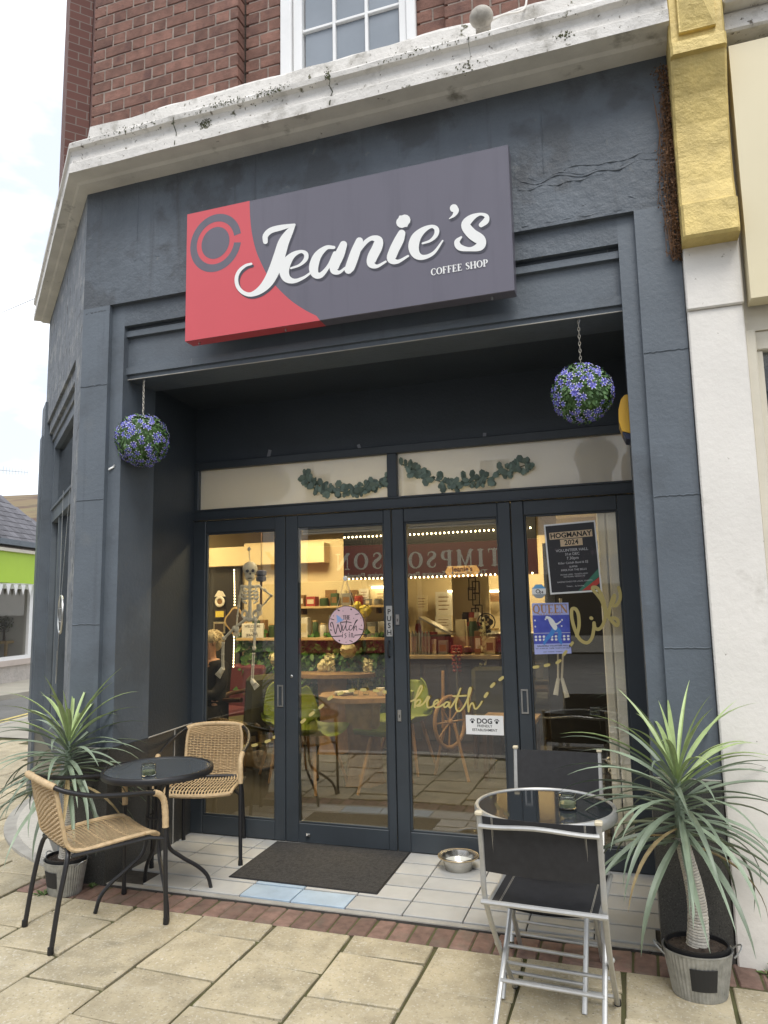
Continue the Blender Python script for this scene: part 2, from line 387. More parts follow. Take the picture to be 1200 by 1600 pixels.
mat('pilaster_white', (0.74, 0.71, 0.66), 0.75, var=0.05, vscale=3, bump=0.25, bscale=30, spots=[((0.50, 0.47, 0.42), 5, 0.62, 0.8), ((0.30, 0.27, 0.22), 22, 0.70, 0.74)])
mat('granite', (0.060, 0.060, 0.058), 0.35, var=0.4, vscale=180, spots=[((0.16, 0.155, 0.14), 230, 0.58, 0.68), ((0.02, 0.02, 0.02), 120, 0.56, 0.66)], bump=0.05, bscale=200)
mat('brick', (0.195, 0.100, 0.075), 0.9, var=0.28, vscale=14, bump=0.7, bscale=60, rnd=0.22, spots=[((0.10, 0.050, 0.045), 6, 0.55, 0.75), ((0.28, 0.17, 0.13), 30, 0.68, 0.78)], bdist=0.006)
mat('mortar', (0.29, 0.235, 0.20), 0.95, var=0.25, vscale=14, bump=0.6, bscale=90)
mat('gold_paint', (0.60, 0.46, 0.165), 0.5, metal=0.12, var=0.2, vscale=7, bump=0.6, bscale=26, bdist=0.016, spots=[((0.36, 0.26, 0.07), 9, 0.62, 0.78)])
mat('cream_panel', (0.70, 0.62, 0.42), 0.35, var=0.03, vscale=1.5)
mat('cream_paint', (0.66, 0.61, 0.50), 0.6, var=0.06, vscale=4, bump=0.1, bscale=40)
mat('white_upvc', (0.78, 0.78, 0.77), 0.3, var=0.05, vscale=5)
mat('room_wall', (0.62, 0.52, 0.33), 0.85, var=0.04, vscale=1.2)
mat('room_ceiling', (0.74, 0.70, 0.60), 0.9)
mat('carpet', (0.045, 0.041, 0.035), 0.95, var=0.4, vscale=90, bump=0.5, bscale=200)
mat('black_paint', (0.012, 0.012, 0.014), 0.5)
glass_mat('door_glass', (0.95, 0.935, 0.885), 0.135)
glass_mat('dull_glass', (0.80, 0.80, 0.78), 0.05, 0.0, 0.09)
glass_mat('window_glass', (0.75, 0.78, 0.80), 0.13)
mat('frosted', (0.78, 0.775, 0.74), 0.5, var=0.03, vscale=2)
nt = MATS['frosted'].node_tree; tl_ = nt.nodes.new('ShaderNodeBsdfTranslucent'); tl_.inputs['Color'].default_value = (.9, .88, .80, 1); ms_ = nt.nodes.new('ShaderNodeMixShader'); ms_.inputs[0].default_value = 0.40
nt.links.new(nt.nodes['Principled BSDF'].outputs[0], ms_.inputs[1]); nt.links.new(tl_.outputs[0], ms_.inputs[2]); gl_ = nt.nodes.new('ShaderNodeBsdfGlossy'); gl_.inputs['Roughness'].default_value = .015; gm_ = nt.nodes.new('ShaderNodeMixShader'); gm_.inputs[0].default_value = 0.17
nt.links.new(ms_.outputs[0], gm_.inputs[1]); nt.links.new(gl_.outputs[0], gm_.inputs[2]); nt.links.new(gm_.outputs[0], nt.nodes['Material Output'].inputs['Surface'])
mat('sky_pane', (0.235, 0.265, 0.30), 0.06, var=.12, vscale=1.6)  # opaque pane; the grey-blue of mirrored sky is put into its base colour
mat('pale_room', (0.35, 0.38, 0.42), 0.8, var=0.15, vscale=1.3)
mat('steel', (0.58, 0.58, 0.56), 0.32, metal=1.0, var=0.12, vscale=20)

# ------------------------------------------------------------------ ground, road, pavement
def sheet(name, m, pts, z):
    mb = MB(); mb.poly([(x, y, z) for x, y in pts]); return structure(mb.build(name, m))
gmb = MB(); N = 24; ext = 700.0
for i in range(N + 1):
    for j in range(N + 1): gmb.v.append((-ext + 2 * ext * i / N, -ext + 2 * ext * j / N, -0.06))
for i in range(N):
    for j in range(N):
        a = i * (N + 1) + j; gmb.f.append((a, a + N + 1, a + N + 2, a + 1)); gmb.sm.append(False); gmb.mi.append(0)
structure(gmb.build('road', 'asphalt'))
def edge_x(y): return -8.30 - 0.25 * (y - 4.43) if y > 0 else -7.19 + 0.0 * y
PAVE = [(6, -2.0), (6, 0.9), (-1, 0.9), (-1, 12), (edge_x(12), 12), (edge_x(4.43), 4.43), (edge_x(0.01), 0.0), (-7.19, -2.0)]
pavement = sheet('pavement', 'joint', PAVE, -0.011)
kb = MB()
ring = [(6, -2.0), (-7.19, -2.0), (edge_x(0.01), 0.0), (edge_x(12), 12)]
for (a, b) in zip(ring[:-1], ring[1:]):
    a = Vector((*a, 0)); b = Vector((*b, 0)); d = (b - a).normalized(); nrm = Vector((d.y, -d.x, 0)); nrm = -nrm
    nseg = max(1, int((b - a).length / 0.9))
    for k in range(nseg):
        p = a + (b - a) * (k / nseg); q = a + (b - a) * ((k + 1) / nseg) - d * 0.008
        M = Matrix.Translation(p) @ Matrix.Rotation(math.atan2(d.y, d.x), 4, 'Z')
        kb.cbox(0, (q - p).length, -0.06, 0.06, -0.08, 0.012, 0.008, M)
structure(kb.build('kerb', 'kerb'))
# two yellow lines beside the kerb of the side street
for off in (0.28, 0.46):
    yb = MB()
    ys = [-1.0, 0.0, 2.0, 4.43, 7.0, 12.0]
    for y0, y1 in zip(ys[:-1], ys[1:]):
        yb.poly([(edge_x(max(y0, .01)) - off, y0, -0.055), (edge_x(max(y0, .01)) - off - 0.09, y0, -0.055), (edge_x(y1) - off - 0.09, y1, -0.055), (edge_x(y1) - off, y1, -0.055)])
    structure(yb.build('road_line', 'yellow_paint'))
# far pavement of the side street
fp = MB(); fp.prism([(-11.0, 5.5), (-11.35, 14.0), (-16.0, 14.0), (-16.0, 5.5)], lambda x, y: (x, y, -0.07), lambda x, y: (x, y, 0.03))
structure(fp.build('far_pavement', 'far_paving'))

# paving slabs, each its own piece
A_, B_ = Vector((-3.172, 0.0, 0)), Vector((-4.964, 1.581, 0))
ct = (B_ - A_).normalized(); cn = Vector((-ct.y, ct.x, 0))      # along the canted side and (towards the room) its normal
if cn.y < 0: cn = -cn
slab_cache = {}
def slab_mesh(w, l, k):
    key = (round(w, 3), round(l, 3), k)
    if key not in slab_cache:
        mb = MB(); mb.cbox(-w / 2, w / 2, -l / 2, l / 2, -0.035, 0.0, 0.004, jit=0.005)
        o = mb.build('slab', 'slab'); slab_cache[key] = o.data; bpy.data.objects.remove(o)
    return slab_cache[key]
px0, pw, pl = -1.712, 0.401, 0.375
for c in range(-14, 8):
    xa = px0 + pw * c; xc = xa + pw / 2
    first = -0.372 if c % 2 else -0.560
    ys = []
    top = -0.198 if xc > -3.15 else 5.2
    y = first
    while y < top - 0.05: y += pl
    edges = [top] if xc > -3.15 else []
    while y > -2.3:
        if y < top - 0.03: edges.append(y)
        y -= pl
    for y1, y0 in zip(edges[:-1], edges[1:]):
        y0 = max(y0, -1.93); l = y1 - y0 - 0.016
        if l < 0.06: continue
        yc = (y0 + y1) / 2
        if xc - 0.17 < edge_x(yc) : continue
        s_in = (Vector((xc, yc, 0)) - A_).dot(cn)
        if xc < -3.15 and s_in > 0.24: continue
        if yc > 3.75: continue
        inst('slab', slab_mesh(pw - 0.016, l, random.randrange(4)), pavement, (xc, yc, random.uniform(-0.0015, 0.0015)), (random.uniform(-.003, .003), random.uniform(-.003, .003), 0))
sheet('side_pavement', 'far_paving', [(edge_x(3.7) + .05, 3.7), (-4.9, 3.7), (-4.9, 12), (edge_x(12) + .05, 12)], 0.001)
# soldier course of brick pavers in front of the threshold
bed = MB(); bed.box(-3.32, 2.3, -0.197, 0.02, -0.05, -0.007)
course = structure(bed.build('brick_edging', 'joint'))
pm = []
for k in range(3):
    mb = MB(); mb.cbox(-0.0455, 0.0455, -0.094, 0.094, -0.04, 0.0, 0.006, jit=0.003); o = mb.build('brick', 'paver'); pm.append(o.data); bpy.data.objects.remove(o)
x = -3.27
while x < 1.6:
    inst('brick', random.choice(pm), course, (x, -0.098, random.uniform(-0.003, 0.001)), (random.uniform(-.01, .01), random.uniform(-.012, .012), random.uniform(-.02, .02))); x += 0.0985
# tiled threshold inside the porch
tb = MB(); tb.box(-2.95, 0.10, 0.0, 0.99, -0.05, 0.004)
porch = structure(tb.build('porch_floor', 'grout'))
tcache = {}
def tile_mesh(w, l, m):
    key = (round(w, 3), round(l, 3), m)
    if key not in tcache:
        mb = MB(); mb.cbox(-w / 2, w / 2, -l / 2, l / 2, -0.012, 0.0, 0.002); o = mb.build('tile', m); tcache[key] = o.data; bpy.data.objects.remove(o)
    return tcache[key]
ty = [0.008, 0.043, 0.22, 0.398, 0.576, 0.753, 0.93, 0.985]
tx = [-2.94, -2.665, -2.36, -2.055, -1.757, -1.45, -1.147, -0.842, -0.54, -0.235, 0.085]
for j, (y0, y1) in enumerate(zip(ty[:-1], ty[1:])):
    for i, (x0, x1) in enumerate(zip(tx[:-1], tx[1:])):
        if j == 0: continue
        if j == 1 and i in (0,): continue                       # missing corner tiles show the bed
        if j == 1 and i == 9: x1 -= 0.05
        m = 'tile_blue' if (j == 1 and i in (3, 4)) or (j == 2 and i == 3) or (j == 6 and i == 2) else 'tile'
        inst('tile', tile_mesh(x1 - x0 - 0.006, y1 - y0 - 0.017, m), porch, ((x0 + x1) / 2, (y0 + y1) / 2, 0.013 + random.uniform(-.0008, .0008)), (random.uniform(-.002, .002), random.uniform(-.002, .002), 0))
mb = MB(); mb.box(-2.95, 0.1, 0.004, 0.040, 0.0, 0.009); mb.build('edge_strip', 'kerb', porch)

# ------------------------------------------------------------------ the coffee shop building
shop = thing('shop_building', 'corner building with slate blue painted coffee shop front, white cornice and red brick upper storey', 'building', (-1.4, 0.5, 0))
XL, XR = -3.172, 0.343
ZC = 4.22
# front wall: outer pillars and frieze (layer A), stepped frame (layer B), panel over the opening (layer C)
mb = MB()
mb.box(XL, -2.97, 0.0, 0.36, 0.74, 3.43); mb.build('pillar', 'slate_paint', shop)
mb = MB(); mb.box(0.143, XR, 0.0, 0.36, 0.74, 3.43); mb.build('pillar', 'slate_paint', shop)
mb = MB(); mb.box(XL, XR, 0.0, 0.36, 3.43, 4.24); frieze = mb.build('frieze', 'slate_rough', shop)
mb = MB(); mb.box(-2.97, -2.88, 0.032, 0.36, 0.74, 3.43); mb.build('door_jamb', 'slate_paint', shop)
mb = MB(); mb.box(0.062, 0.143, 0.032, 0.36, 0.74, 3.43); mb.build('door_jamb', 'slate_paint', shop)
mb = MB(); mb.box(-2.88, 0.062, 0.032, 0.36, 3.29, 3.43); mb.build('lintel_moulding', 'slate_rough', shop)
mb = MB(); mb.box(-2.88, 0.062, 0.078, 0.34, 2.955, 3.29); mb.build('lintel', 'slate_paint', shop)
mb = MB(); mb.box(-2.88, 0.062, 0.052, 0.078, 3.225, 3.262); mb.box(-2.88, 0.062, 0.060, 0.078, 2.985, 3.03); mb.build('lintel_bead', 'slate_paint', shop)
# block joints of the masonry: thin raised bed lines and torn paint ridges
for (z, xa, xb) in ((2.70, 0.145, XR), (2.005, 0.145, XR), (1.31, 0.145, XR), (2.92, XL, -2.972), (2.2, XL, -2.972), (1.45, XL, -2.972)):
    mb = MB(); pts = []
    n = 14
    for i in range(n + 1): pts.append((xa + .001 + (xb - xa - .002) * i / n, -0.0005, z + random.uniform(-.003, .003)))
    mb.tube(pts, 0.0035, 5, cap=True); mb.build('masonry_joint', 'slate_paint', shop)
def ridge(name, xa, xb, z0, amp, r, m='slate_rough', n=26):
    mb = MB(); pts = []; rr = []
    for i in range(n + 1):
        t = i / n; pts.append((xa + (xb - xa) * t, 0.004, z0 + amp * (noise.noise(Vector((xa * 3 + t * 6, z0 * 5, 0))))))
        rr.append(r * (0.4 + 0.9 * abs(noise.noise(Vector((t * 9, z0 * 3, 2))))))
    mb.tube(pts, rr, 6); return mb.build(name, m, shop)
ridge('paint_ridge', -0.40, 0.27, 3.69, 0.05, 0.013); ridge('paint_ridge', -0.42, 0.02, 3.655, 0.02, 0.012); ridge('paint_ridge', -0.2, 0.3, 3.73, 0.05, 0.012); ridge('paint_ridge', -0.36, 0.25, 3.705, 0.06, 0.011); ridge('paint_ridge', -0.1, 0.3, 3.50, 0.03, 0.008)
ridge('paint_ridge', XL + 0.02, -2.42, 3.70, 0.015, 0.007); ridge('paint_ridge', XL + .02, -2.98, 3.40, 0.01, 0.01); ridge('paint_ridge', -0.40, 0.14, 3.452, 0.008, 0.010)
for x in (-2.78, -1.95, -1.06, -0.28):
    mb = MB(); mb.tube([(x, 0.002, 3.72), (x + .002, 0.001, 3.95), (x, 0.002, 4.2)], 0.0035, 5); mb.build('masonry_joint', 'slate_rough', shop)
mb = MB(); mb.tube([(-2.875, 0.070, 2.953), (-1.4, 0.069, 2.950), (0.06, 0.070, 2.953)], 0.0032, 6); mb.build('paint_edge', 'kerb', shop)
# porch inside: side walls, ceiling, wall over the transom
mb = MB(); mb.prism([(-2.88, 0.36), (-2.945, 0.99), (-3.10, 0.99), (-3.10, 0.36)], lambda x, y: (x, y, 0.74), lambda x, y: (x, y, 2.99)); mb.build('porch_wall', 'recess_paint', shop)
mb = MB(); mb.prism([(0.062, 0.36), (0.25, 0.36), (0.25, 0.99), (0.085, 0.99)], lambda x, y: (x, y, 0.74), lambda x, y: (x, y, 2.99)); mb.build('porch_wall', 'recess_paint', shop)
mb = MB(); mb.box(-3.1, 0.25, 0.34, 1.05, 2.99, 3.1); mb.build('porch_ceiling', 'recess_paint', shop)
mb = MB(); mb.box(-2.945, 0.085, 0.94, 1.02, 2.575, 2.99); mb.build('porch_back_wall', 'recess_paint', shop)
# granite plinths, with raised joint lines
def granite(pts, z1=0.737):
    mb = MB(); mb.prism(pts, lambda x, y: (x, y, -0.03), lambda x, y: (x, y, z1)); return mb.build('granite_plinth', 'granite', shop)
granite([(XL - 0.004, -0.012), (-2.873, -0.012), (-2.873, 0.36), (XL + 0.02, 0.36)])
granite([(0.052, -0.012), (XR - 0.001, -0.012), (XR - 0.001, 0.36), (0.052, 0.36)])
granite([(-2.877, 0.363), (-2.937, 0.985), (-3.1, 0.985), (-3.1, 0.363)])
granite([(0.057, 0.363), (0.25, 0.363), (0.25, 0.985), (0.079, 0.985)])
for pj in ([(-2.876, 0.363, 0.74), (-2.936, 0.985, 0.74)], [(XL, -0.008, 0.74), (-2.873, -0.008, 0.74)], [(0.055, -0.008, 0.74), (XR - .003, -0.008, 0.74)], [(-2.905, 0.68, 0.0), (-2.905, 0.68, 0.735)]):
    mb = MB(); mb.tube(pj, 0.005, 5); mb.build('plinth_joint', 'kerb', shop)

# ---- transom and doors
def frame_box(mb, x0, x1, z0, z1, y0=0.915, y1=0.985, c=0.004): mb.cbox(x0, x1, y0, y1, z0, z1, c)
mb = MB()
frame_box(mb, -2.945, 0.085, 2.53, 2.585); frame_box(mb, -2.945, 0.085, 2.160, 2.235)
for x0, x1 in ((-2.945, -2.905), (-1.463, -1.395), (0.068, 0.085)): frame_box(mb, x0, x1, 2.236, 2.529)
mb.cbox(-2.945, 0.085, 0.905, 0.916, 2.225, 2.237, 0.002); mb.cbox(-2.945, 0.085, 0.900, 0.916, 2.158, 2.166, 0.002)
door_frame = mb.build('door_frame', 'door_paint', shop)
mb = MB(); mb.box(-2.945, 0.085, 0.93, 0.99, 0.0, 0.014); mb.build('threshold', 'kerb', shop)
for x0, x1 in ((-2.905, -1.463), (-1.395, 0.068)):
    mb = MB(); mb.box(x0, x1, 0.950, 0.956, 2.236, 2.529); mb.build('transom_pane', 'frosted', shop)
DOORS = [(-2.940, -2.212, -2.840, -2.288), (-2.207, -1.444, -2.118, -1.496), (-1.438, -0.662, -1.357, -0.741), (-0.657, 0.080, -0.580, -0.026)]
ZG0, ZG1, ZD0, ZD1 = 0.135, 2.066, 0.016, 2.156
for i, (x0, x1, g0, g1) in enumerate(DOORS):
    mb = MB()
    frame_box(mb, x0, g0, ZD0, ZD1, 0.918, 0.966); frame_box(mb, g1, x1, ZD0, ZD1, 0.918, 0.966)
    frame_box(mb, g0 + .0005, g1 - .0005, ZD0, ZG0, 0.921, 0.963); frame_box(mb, g0 + .0005, g1 - .0005, ZG1, ZD1, 0.921, 0.963)
    bd = 0.012                                                   # glazing bead
    for (a, b, c, d) in ((g0, g0 + bd, ZG0, ZG1), (g1 - bd, g1, ZG0, ZG1), (g0 + bd, g1 - bd, ZG0, ZG0 + bd), (g0 + bd, g1 - bd, ZG1 - bd, ZG1)): mb.cbox(a, b, 0.930, 0.952, c, d, 0.003)
    d = mb.build('door', 'door_paint', shop)
    mb = MB()
    if i == 1:                                                   # this leaf sits a touch out of line, so it mirrors a shifted view
        M = Matrix.Translation(((g0 + g1) / 2, 0.943, 0)) @ Matrix.Rotation(R(2.7), 4, 'Z'); hw = (g1 - g0) / 2; mb.box(-hw, hw, -.002, .002, ZG0, ZG1, M)
    else: mb.box(g0, g1, 0.944, 0.948, ZG0, ZG1)
    mb.build('pane', 'door_glass', d)
    if i in (0, 3):                                              # flush pull
        cx = -2.247 if i == 0 else -0.62
        mb = MB(); zc = 0.94
        for (a, b, c, e) in ((-.022, .022, .062, .072), (-.022, .022, -.072, -.062), (-.022, -.012, -.062, .062), (.012, .022, -.062, .062)): mb.cbox(cx + a, cx + b, 0.913, 0.920, zc + c, zc + e, 0.001)
        mb.box(cx - .012, cx + .012, 0.9185, 0.9195, zc - .062, zc + .062)
        mb.build('flush_pull', 'steel', d)
    if i == 2:
        for zc, hh in ((0.835, 0.036), (1.436, 0.034)):
            mb = MB(); cx = -1.410; mb.cbox(cx - .013, cx + .013, 0.911, 0.920, zc - hh, zc + hh, 0.003); mb.lathe([(0.006, 0), (0.006, 0.003)], 10); 
            mb.build('lock_plate', 'steel', d)
            mb = MB(); mb.cbox(cx - .003, cx + .003, 0.9095, 0.912, zc - .012, zc + .006, 0.001); mb.build('keyhole', 'black_paint', d)
    if i == 1:
        mb = MB(); mb.tube([(-1.470, 0.918, 1.30), (-1.470, 0.895, 1.29), (-1.470, 0.888, 1.25), (-1.470, 0.895, 1.21), (-1.470, 0.918, 1.20)], 0.007, 8); mb.build('door_handle', 'black_paint', d)
        mb = MB(); mb.cbox(-2.062, -2.032, 0.910, 0.921, 0.058, 0.076, 0.003); mb.ell((-2.05, 0.905, 0.067), .008, .01, .008); mb.build('bolt', 'steel', d)
        mb = MB(); mb.ell((-2.163, 0.916, 1.07), .011, .005, .011); mb.build('lock', 'steel', d)
for x, zs in ((-2.9425, (1.92, 1.16, 0.3)), (0.083, (1.92, 1.1, 0.3))):
    for z in zs:
        mb = MB()
        for k in range(5): mb.tube([(x, 0.912, z - .05 + .02 * k + .001), (x, 0.912, z - .031 + .02 * k)], 0.0055, 8)
        mb.build('hinge', 'steel', shop)

# ---- cornice swept round the corner (profile: out, up)
prof = [(0.0, 4.215), (0.10, 4.215), (0.12, 4.225), (0.20, 4.222), (0.222, 4.220), (0.222, 4.282), (0.205, 4.288), (0.200, 4.305), (0.198, 4.345), (0.206, 4.368), (0.232, 4.378), (0.236, 4.404), (0.226, 4.416), (0.0, 4.47), (0.0, 4.685), (-0.012, 4.70), (-0.30, 4.70), (-0.30, 4.215)]
out_f, out_c = Vector((0, -1, 0)), -cn
path = [(Vector((XR + 0.004, 0, 0)), out_f)]
nfr = 40
for i in range(1, nfr): path.append((Vector((XR + (XL - XR) * i / nfr, 0, 0)), out_f))
KC = 0.60                                                          # the cornice projects less on the canted side
det_ = out_f.x * out_c.y - out_f.y * out_c.x
mit = Vector(((out_c.y - out_f.y * KC) / det_, (out_f.x * KC - out_c.x) / det_, 0))
path.append((Vector((XL, 0, 0)), mit))
for i in range(1, 25): path.append((A_ + (B_ - A_) * (i / 24), out_c * KC))
path.append((B_ + ct * 0.04, out_c * KC))
vs = []; fs = []; n = len(prof)
for k, (p, o) in enumerate(path):
    for j, (a, z) in enumerate(prof):
        w = 0.006 * noise.noise(Vector((p.x * 4.0, p.y * 4, j * 1.7))) if 9 <= j <= 15 else 0.002 * noise.noise(Vector((p.x * 3, p.y * 3, j)))
        if 13 <= j <= 15: w *= 1.6
        vs.append(p + o * (a + w) + Vector((0, 0, z + w)))
for k in range(len(path) - 1):
    for j in range(n): fs.append((k * n + j, k * n + (j + 1) % n, (k + 1) * n + (j + 1) % n, (k + 1) * n + j))
fs += [tuple(range(n)), tuple((len(path) - 1) * n + j for j in reversed(range(n)))]
mb = MB(); mb.add(vs, fs)
# underside: fewer stains than the face, with ground bounce put into its tone
for i, f in enumerate(mb.f):
    if i < (len(path) - 1) * n and (i % n) in (0, 1, 2, 3): mb.mi[i] = 1
cornice = mb.build('cornice', ['white_stone', 'soffit_paint'], shop)
mat('crack', (0.05, 0.055, 0.03), 0.95)
for (x, w) in ((-1.37, .004), (-2.36, .0028), (-0.60, .0016)):
    mb = MB(); pts = []
    for j in range(9):
        t = j / 8; pts.append((x + .012 * noise.noise(Vector((x * 9, t * 7, 0))), -0.232 - .004 + (0.028 if 0.15 < t < 0.62 else 0.012 if t < 0.15 else 0), 4.232 + .17 * t))
    mb.tube(pts, [w * (.5 + .7 * random.random()) for _ in pts], 5); mb.build('crack', 'crack', cornice)
random.seed(21)
mat('moss', (0.065, 0.07, 0.025), 0.95, var=0.5, vscale=60)
for (x, z, s_, nn) in ((-2.17, 4.33, .035, 90), (-1.72, 4.39, .08, 110), (-1.38, 4.40, .012, 60), (-0.13, 4.29, .03, 60), (-2.02, 4.40, .12, 90), (-0.62, 4.255, .04, 30), (-2.7, 4.40, .2, 60), (-0.8, 4.40, .25, 60)):
    mb = MB()
    for _ in range(nn):
        px_, pz_ = x + random.gauss(0, s_ * .7), z + random.gauss(0, .016)
        yy = -0.236 if pz_ > 4.375 else (-0.224 if pz_ < 4.286 else -0.203)
        mb.ell((px_, yy, pz_), .002 + .003 * random.random(), .002, .0015 + .003 * random.random(), 6, 4)
    o = mb.build('moss', 'moss', cornice); o['kind'] = 'stuff'

# ---- brick storey: backing in mortar colour, bricks one by one (alternating stretchers and headers)
random.seed(5)
def brick_wall(x0, x1, y, z0, z1, shift=0.0, wall_t=0.3, m='brick', parent=shop):
    mb = MB(); mb.box(x0 + 0.02, x1 - 0.02, y + 0.0045, y + wall_t, 4.45, z1 + 0.3)
    w = mb.build('brick_wall', 'mortar', parent)
    hgt, pitch = 0.0735, 0.0828; row = 0
    z = z0
    while z < z1:
        x = x0; k = row % 2
        first = True
        while x < x1 - 0.03:
            ln = 0.219 if k % 2 == 0 else 0.104
            if first and row % 2 == 1: ln = 0.104
            if first and row % 2 == 0: ln = 0.165
            first = False
            if x + ln > x1 - 0.05: ln = x1 - x
            key = ('b', round(ln, 3), random.randrange(2))
            if key not in tcache:
                q = MB(); q.cbox(0, ln - 0.0095, 0, 0.09, 0, hgt, 0.004, jit=0.0015); o = q.build('brick', m); tcache[key] = o.data; bpy.data.objects.remove(o)
            pw_ = w.parent.location
            inst('brick', tcache[key], w, (x - pw_.x, y - pw_.y + random.uniform(-.0015, .0015), z - pw_.z))
            x += ln; k += 1
        z += pitch; row += 1
    return w
brick_wall(-3.275, -2.135, 0.12, 4.705, 5.86)
brick_wall(-2.132, -1.875, 0.20, 4.705, 5.5, wall_t=0.2)
brick_wall(-0.985, -0.80, 0.20, 4.705, 5.3, wall_t=0.2)
brick_wall(-0.797, 0.60, 0.12, 4.705, 5.3)
# canted side of the brick storey, with a projecting pilaster strip
def cw(u, d, z): p = A_ + ct * u + cn * d; return Vector((p.x, p.y, z))
def cbx(mb, u0, u1, d0, d1, z0, z1, mi=0):
    vs = [cw(u, d, z) for z in (z0, z1) for d in (d0, d1) for u in (u0, u1)]
    mb.add(vs, [(0, 2, 3, 1), (4, 5, 7, 6), (0, 1, 5, 4), (2, 6, 7, 3), (0, 4, 6, 2), (1, 3, 7, 5)], mi=mi)
bm_ = bpy.data.materials.new('brick_far'); bm_.use_nodes = True; MATS['brick_far'] = bm_
nt = bm_.node_tree; bt = nt.nodes.new('ShaderNodeTexBrick'); t_ = nt.nodes.new('ShaderNodeTexCoord'); mpn = nt.nodes.new('ShaderNodeMapping')
mpn.inputs['Rotation'].default_value = (R(90), 0, R(-(math.degrees(math.atan2(ct.y, ct.x)) - 180)))
sx_ = nt.nodes.new('ShaderNodeSeparateXYZ'); cb_ = nt.nodes.new('ShaderNodeCombineXYZ'); ad_ = nt.nodes.new('ShaderNodeMath'); ad_.operation = 'MULTIPLY_ADD'
nt.links.new(t_.outputs['Object'], sx_.inputs[0]); nt.links.new(sx_.outputs['X'], ad_.inputs[0]); ad_.inputs[1].default_value = 1.33; nt.links.new(ad_.outputs[0], cb_.inputs['X']); nt.links.new(sx_.outputs['Z'], cb_.inputs['Y'])
nt.links.new(cb_.outputs[0], bt.inputs['Vector'])
bt.inputs['Color1'].default_value = (0.14, 0.065, 0.055, 1); bt.inputs['Color2'].default_value = (0.18, 0.085, 0.07, 1); bt.inputs['Mortar'].default_value = (0.22, 0.18, 0.16, 1)
bt.inputs['Scale'].default_value = 1.0; bt.inputs['Brick Width'].default_value = 0.165; bt.inputs['Row Height'].default_value = 0.0828; bt.inputs['Mortar Size'].default_value = 0.005
nt.links.new(bt.outputs['Color'], nt.nodes['Principled BSDF'].inputs['Base Color']); nt.nodes['Principled BSDF'].inputs['Roughness'].default_value = 0.9
mb = MB(); cbx(mb, 0.02, 2.42, 0.24, 0.5, 4.45, 9.2); mb.build('side_wall', 'brick_far', shop)
mb = MB(); cbx(mb, 0.10, 0.36, 0.10, 0.235, 4.45, 9.2); mb.build('side_pilaster', 'brick_far', shop)
mb = MB(); cbx(mb, 2.05, 2.42, 0.03, 0.235, 4.45, 9.2); mb.build('side_pilaster', 'brick_far', shop)
mb = MB(); cbx(mb, 2.40, 2.52, 0.05, 0.16, 6.6, 9.2); mb.build('rain_pipe', 'slate_paint', shop)
# ---- upper window
WY = 0.235
mb = MB()
mb.cbox(-1.875, -1.80, WY - .06, WY + .05, 4.69, 5.7, .006); mb.cbox(-1.045, -0.985, WY - .06, WY + .05, 4.69, 5.7, .006); mb.cbox(-1.8, -1.045, WY - .055, WY + .05, 4.69, 4.80, .006)
mb.cbox(-1.795, -1.735, WY - .035, WY + .04, 4.805, 5.7, .004); mb.cbox(-1.095, -1.05, WY - .035, WY + .04, 4.805, 5.7, .004); mb.cbox(-1.735, -1.095, WY - .034, WY + .04, 4.805, 4.85, .004)
win = mb.build('window', 'white_upvc', shop)
xs = [-1.735, -1.522, -1.308, -1.095]; zs = [4.85, 5.14, 5.5]
mb = MB()
for x in xs[1:3]: mb.cbox(x - .010, x + .010, WY - .022, WY + .02, 4.85, 5.5, .003)
for z in zs[1:2]: mb.cbox(-1.735, -1.095, WY - .020, WY + .018, z - .010, z + .010, .003)
mb.build('glazing_bar', 'white_upvc', win)
for i in range(3):
    for j in range(2):
        mb = MB(); mb.box(xs[i] + .011, xs[i + 1] - .011, WY, WY + .004, zs[j] + .011, zs[j + 1] - .011); mb.build('pane', 'sky_pane', win)
mb = MB(); mb.box(-1.80, -1.04, WY + .35, WY + .36, 4.7, 6.0); mat('net_curtain', (.15, .165, .185), .9); mb.build('blind', 'net_curtain', win)
mb = MB(); mb.box(-3.0, .6, .75, 3.0, 4.5, 9.2); mb.box(-2.1, -.9, WY - .02, .75, 6.0, 9.2); mb.build('upper_storey', 'mortar', shop)

# ---- canted side below the cornice: frieze, pillars, shop window
mb = MB(); cbx(mb, 0.0, 2.39, 0.0, 0.3, 3.20, 4.24); mb.build('side_frieze', 'worn_paint', shop)
mb = MB(); cbx(mb, 0.0, 0.30, 0.0, 0.3, 0.0, 3.20); mb.build('side_pillar', 'worn_paint', shop)
mb = MB(); cbx(mb, 2.20, 2.50, -0.02, 0.3, 0.0, 3.40); cbx(mb, 2.26, 2.44, -0.035, -0.02, 0.6, 3.1); mb.build('side_pillar', 'slate_paint', shop)
mb = MB(); cbx(mb, 0.30, 2.20, 0.02, 0.3, 3.10, 3.20); cbx(mb, 0.30, 2.20, 0.045, 0.3, 3.04, 3.10); mb.build('side_moulding', 'worn_paint', shop)
mb = MB(); cbx(mb, 0.30, 2.20, 0.0, 0.3, 0.0, 0.58); mb.build('side_stallriser', 'granite', shop)
mb = MB()
cbx(mb, 0.30, 0.38, 0.06, 0.14, 0.58, 3.04); cbx(mb, 2.10, 2.20, 0.06, 0.14, 0.58, 3.04); cbx(mb, 0.38, 2.10, 0.06, 0.14, 2.30, 2.42); cbx(mb, 0.38, 2.10, 0.06, 0.14, 2.96, 3.04); cbx(mb, 0.38, 2.10, 0.05, 0.14, 0.58, 0.68)
cbx(mb, 0.38, 2.10, 0.045, 0.06, 2.40, 2.42)
cbx(mb, 1.62, 1.68, 0.07, 0.13, 0.68, 2.30)
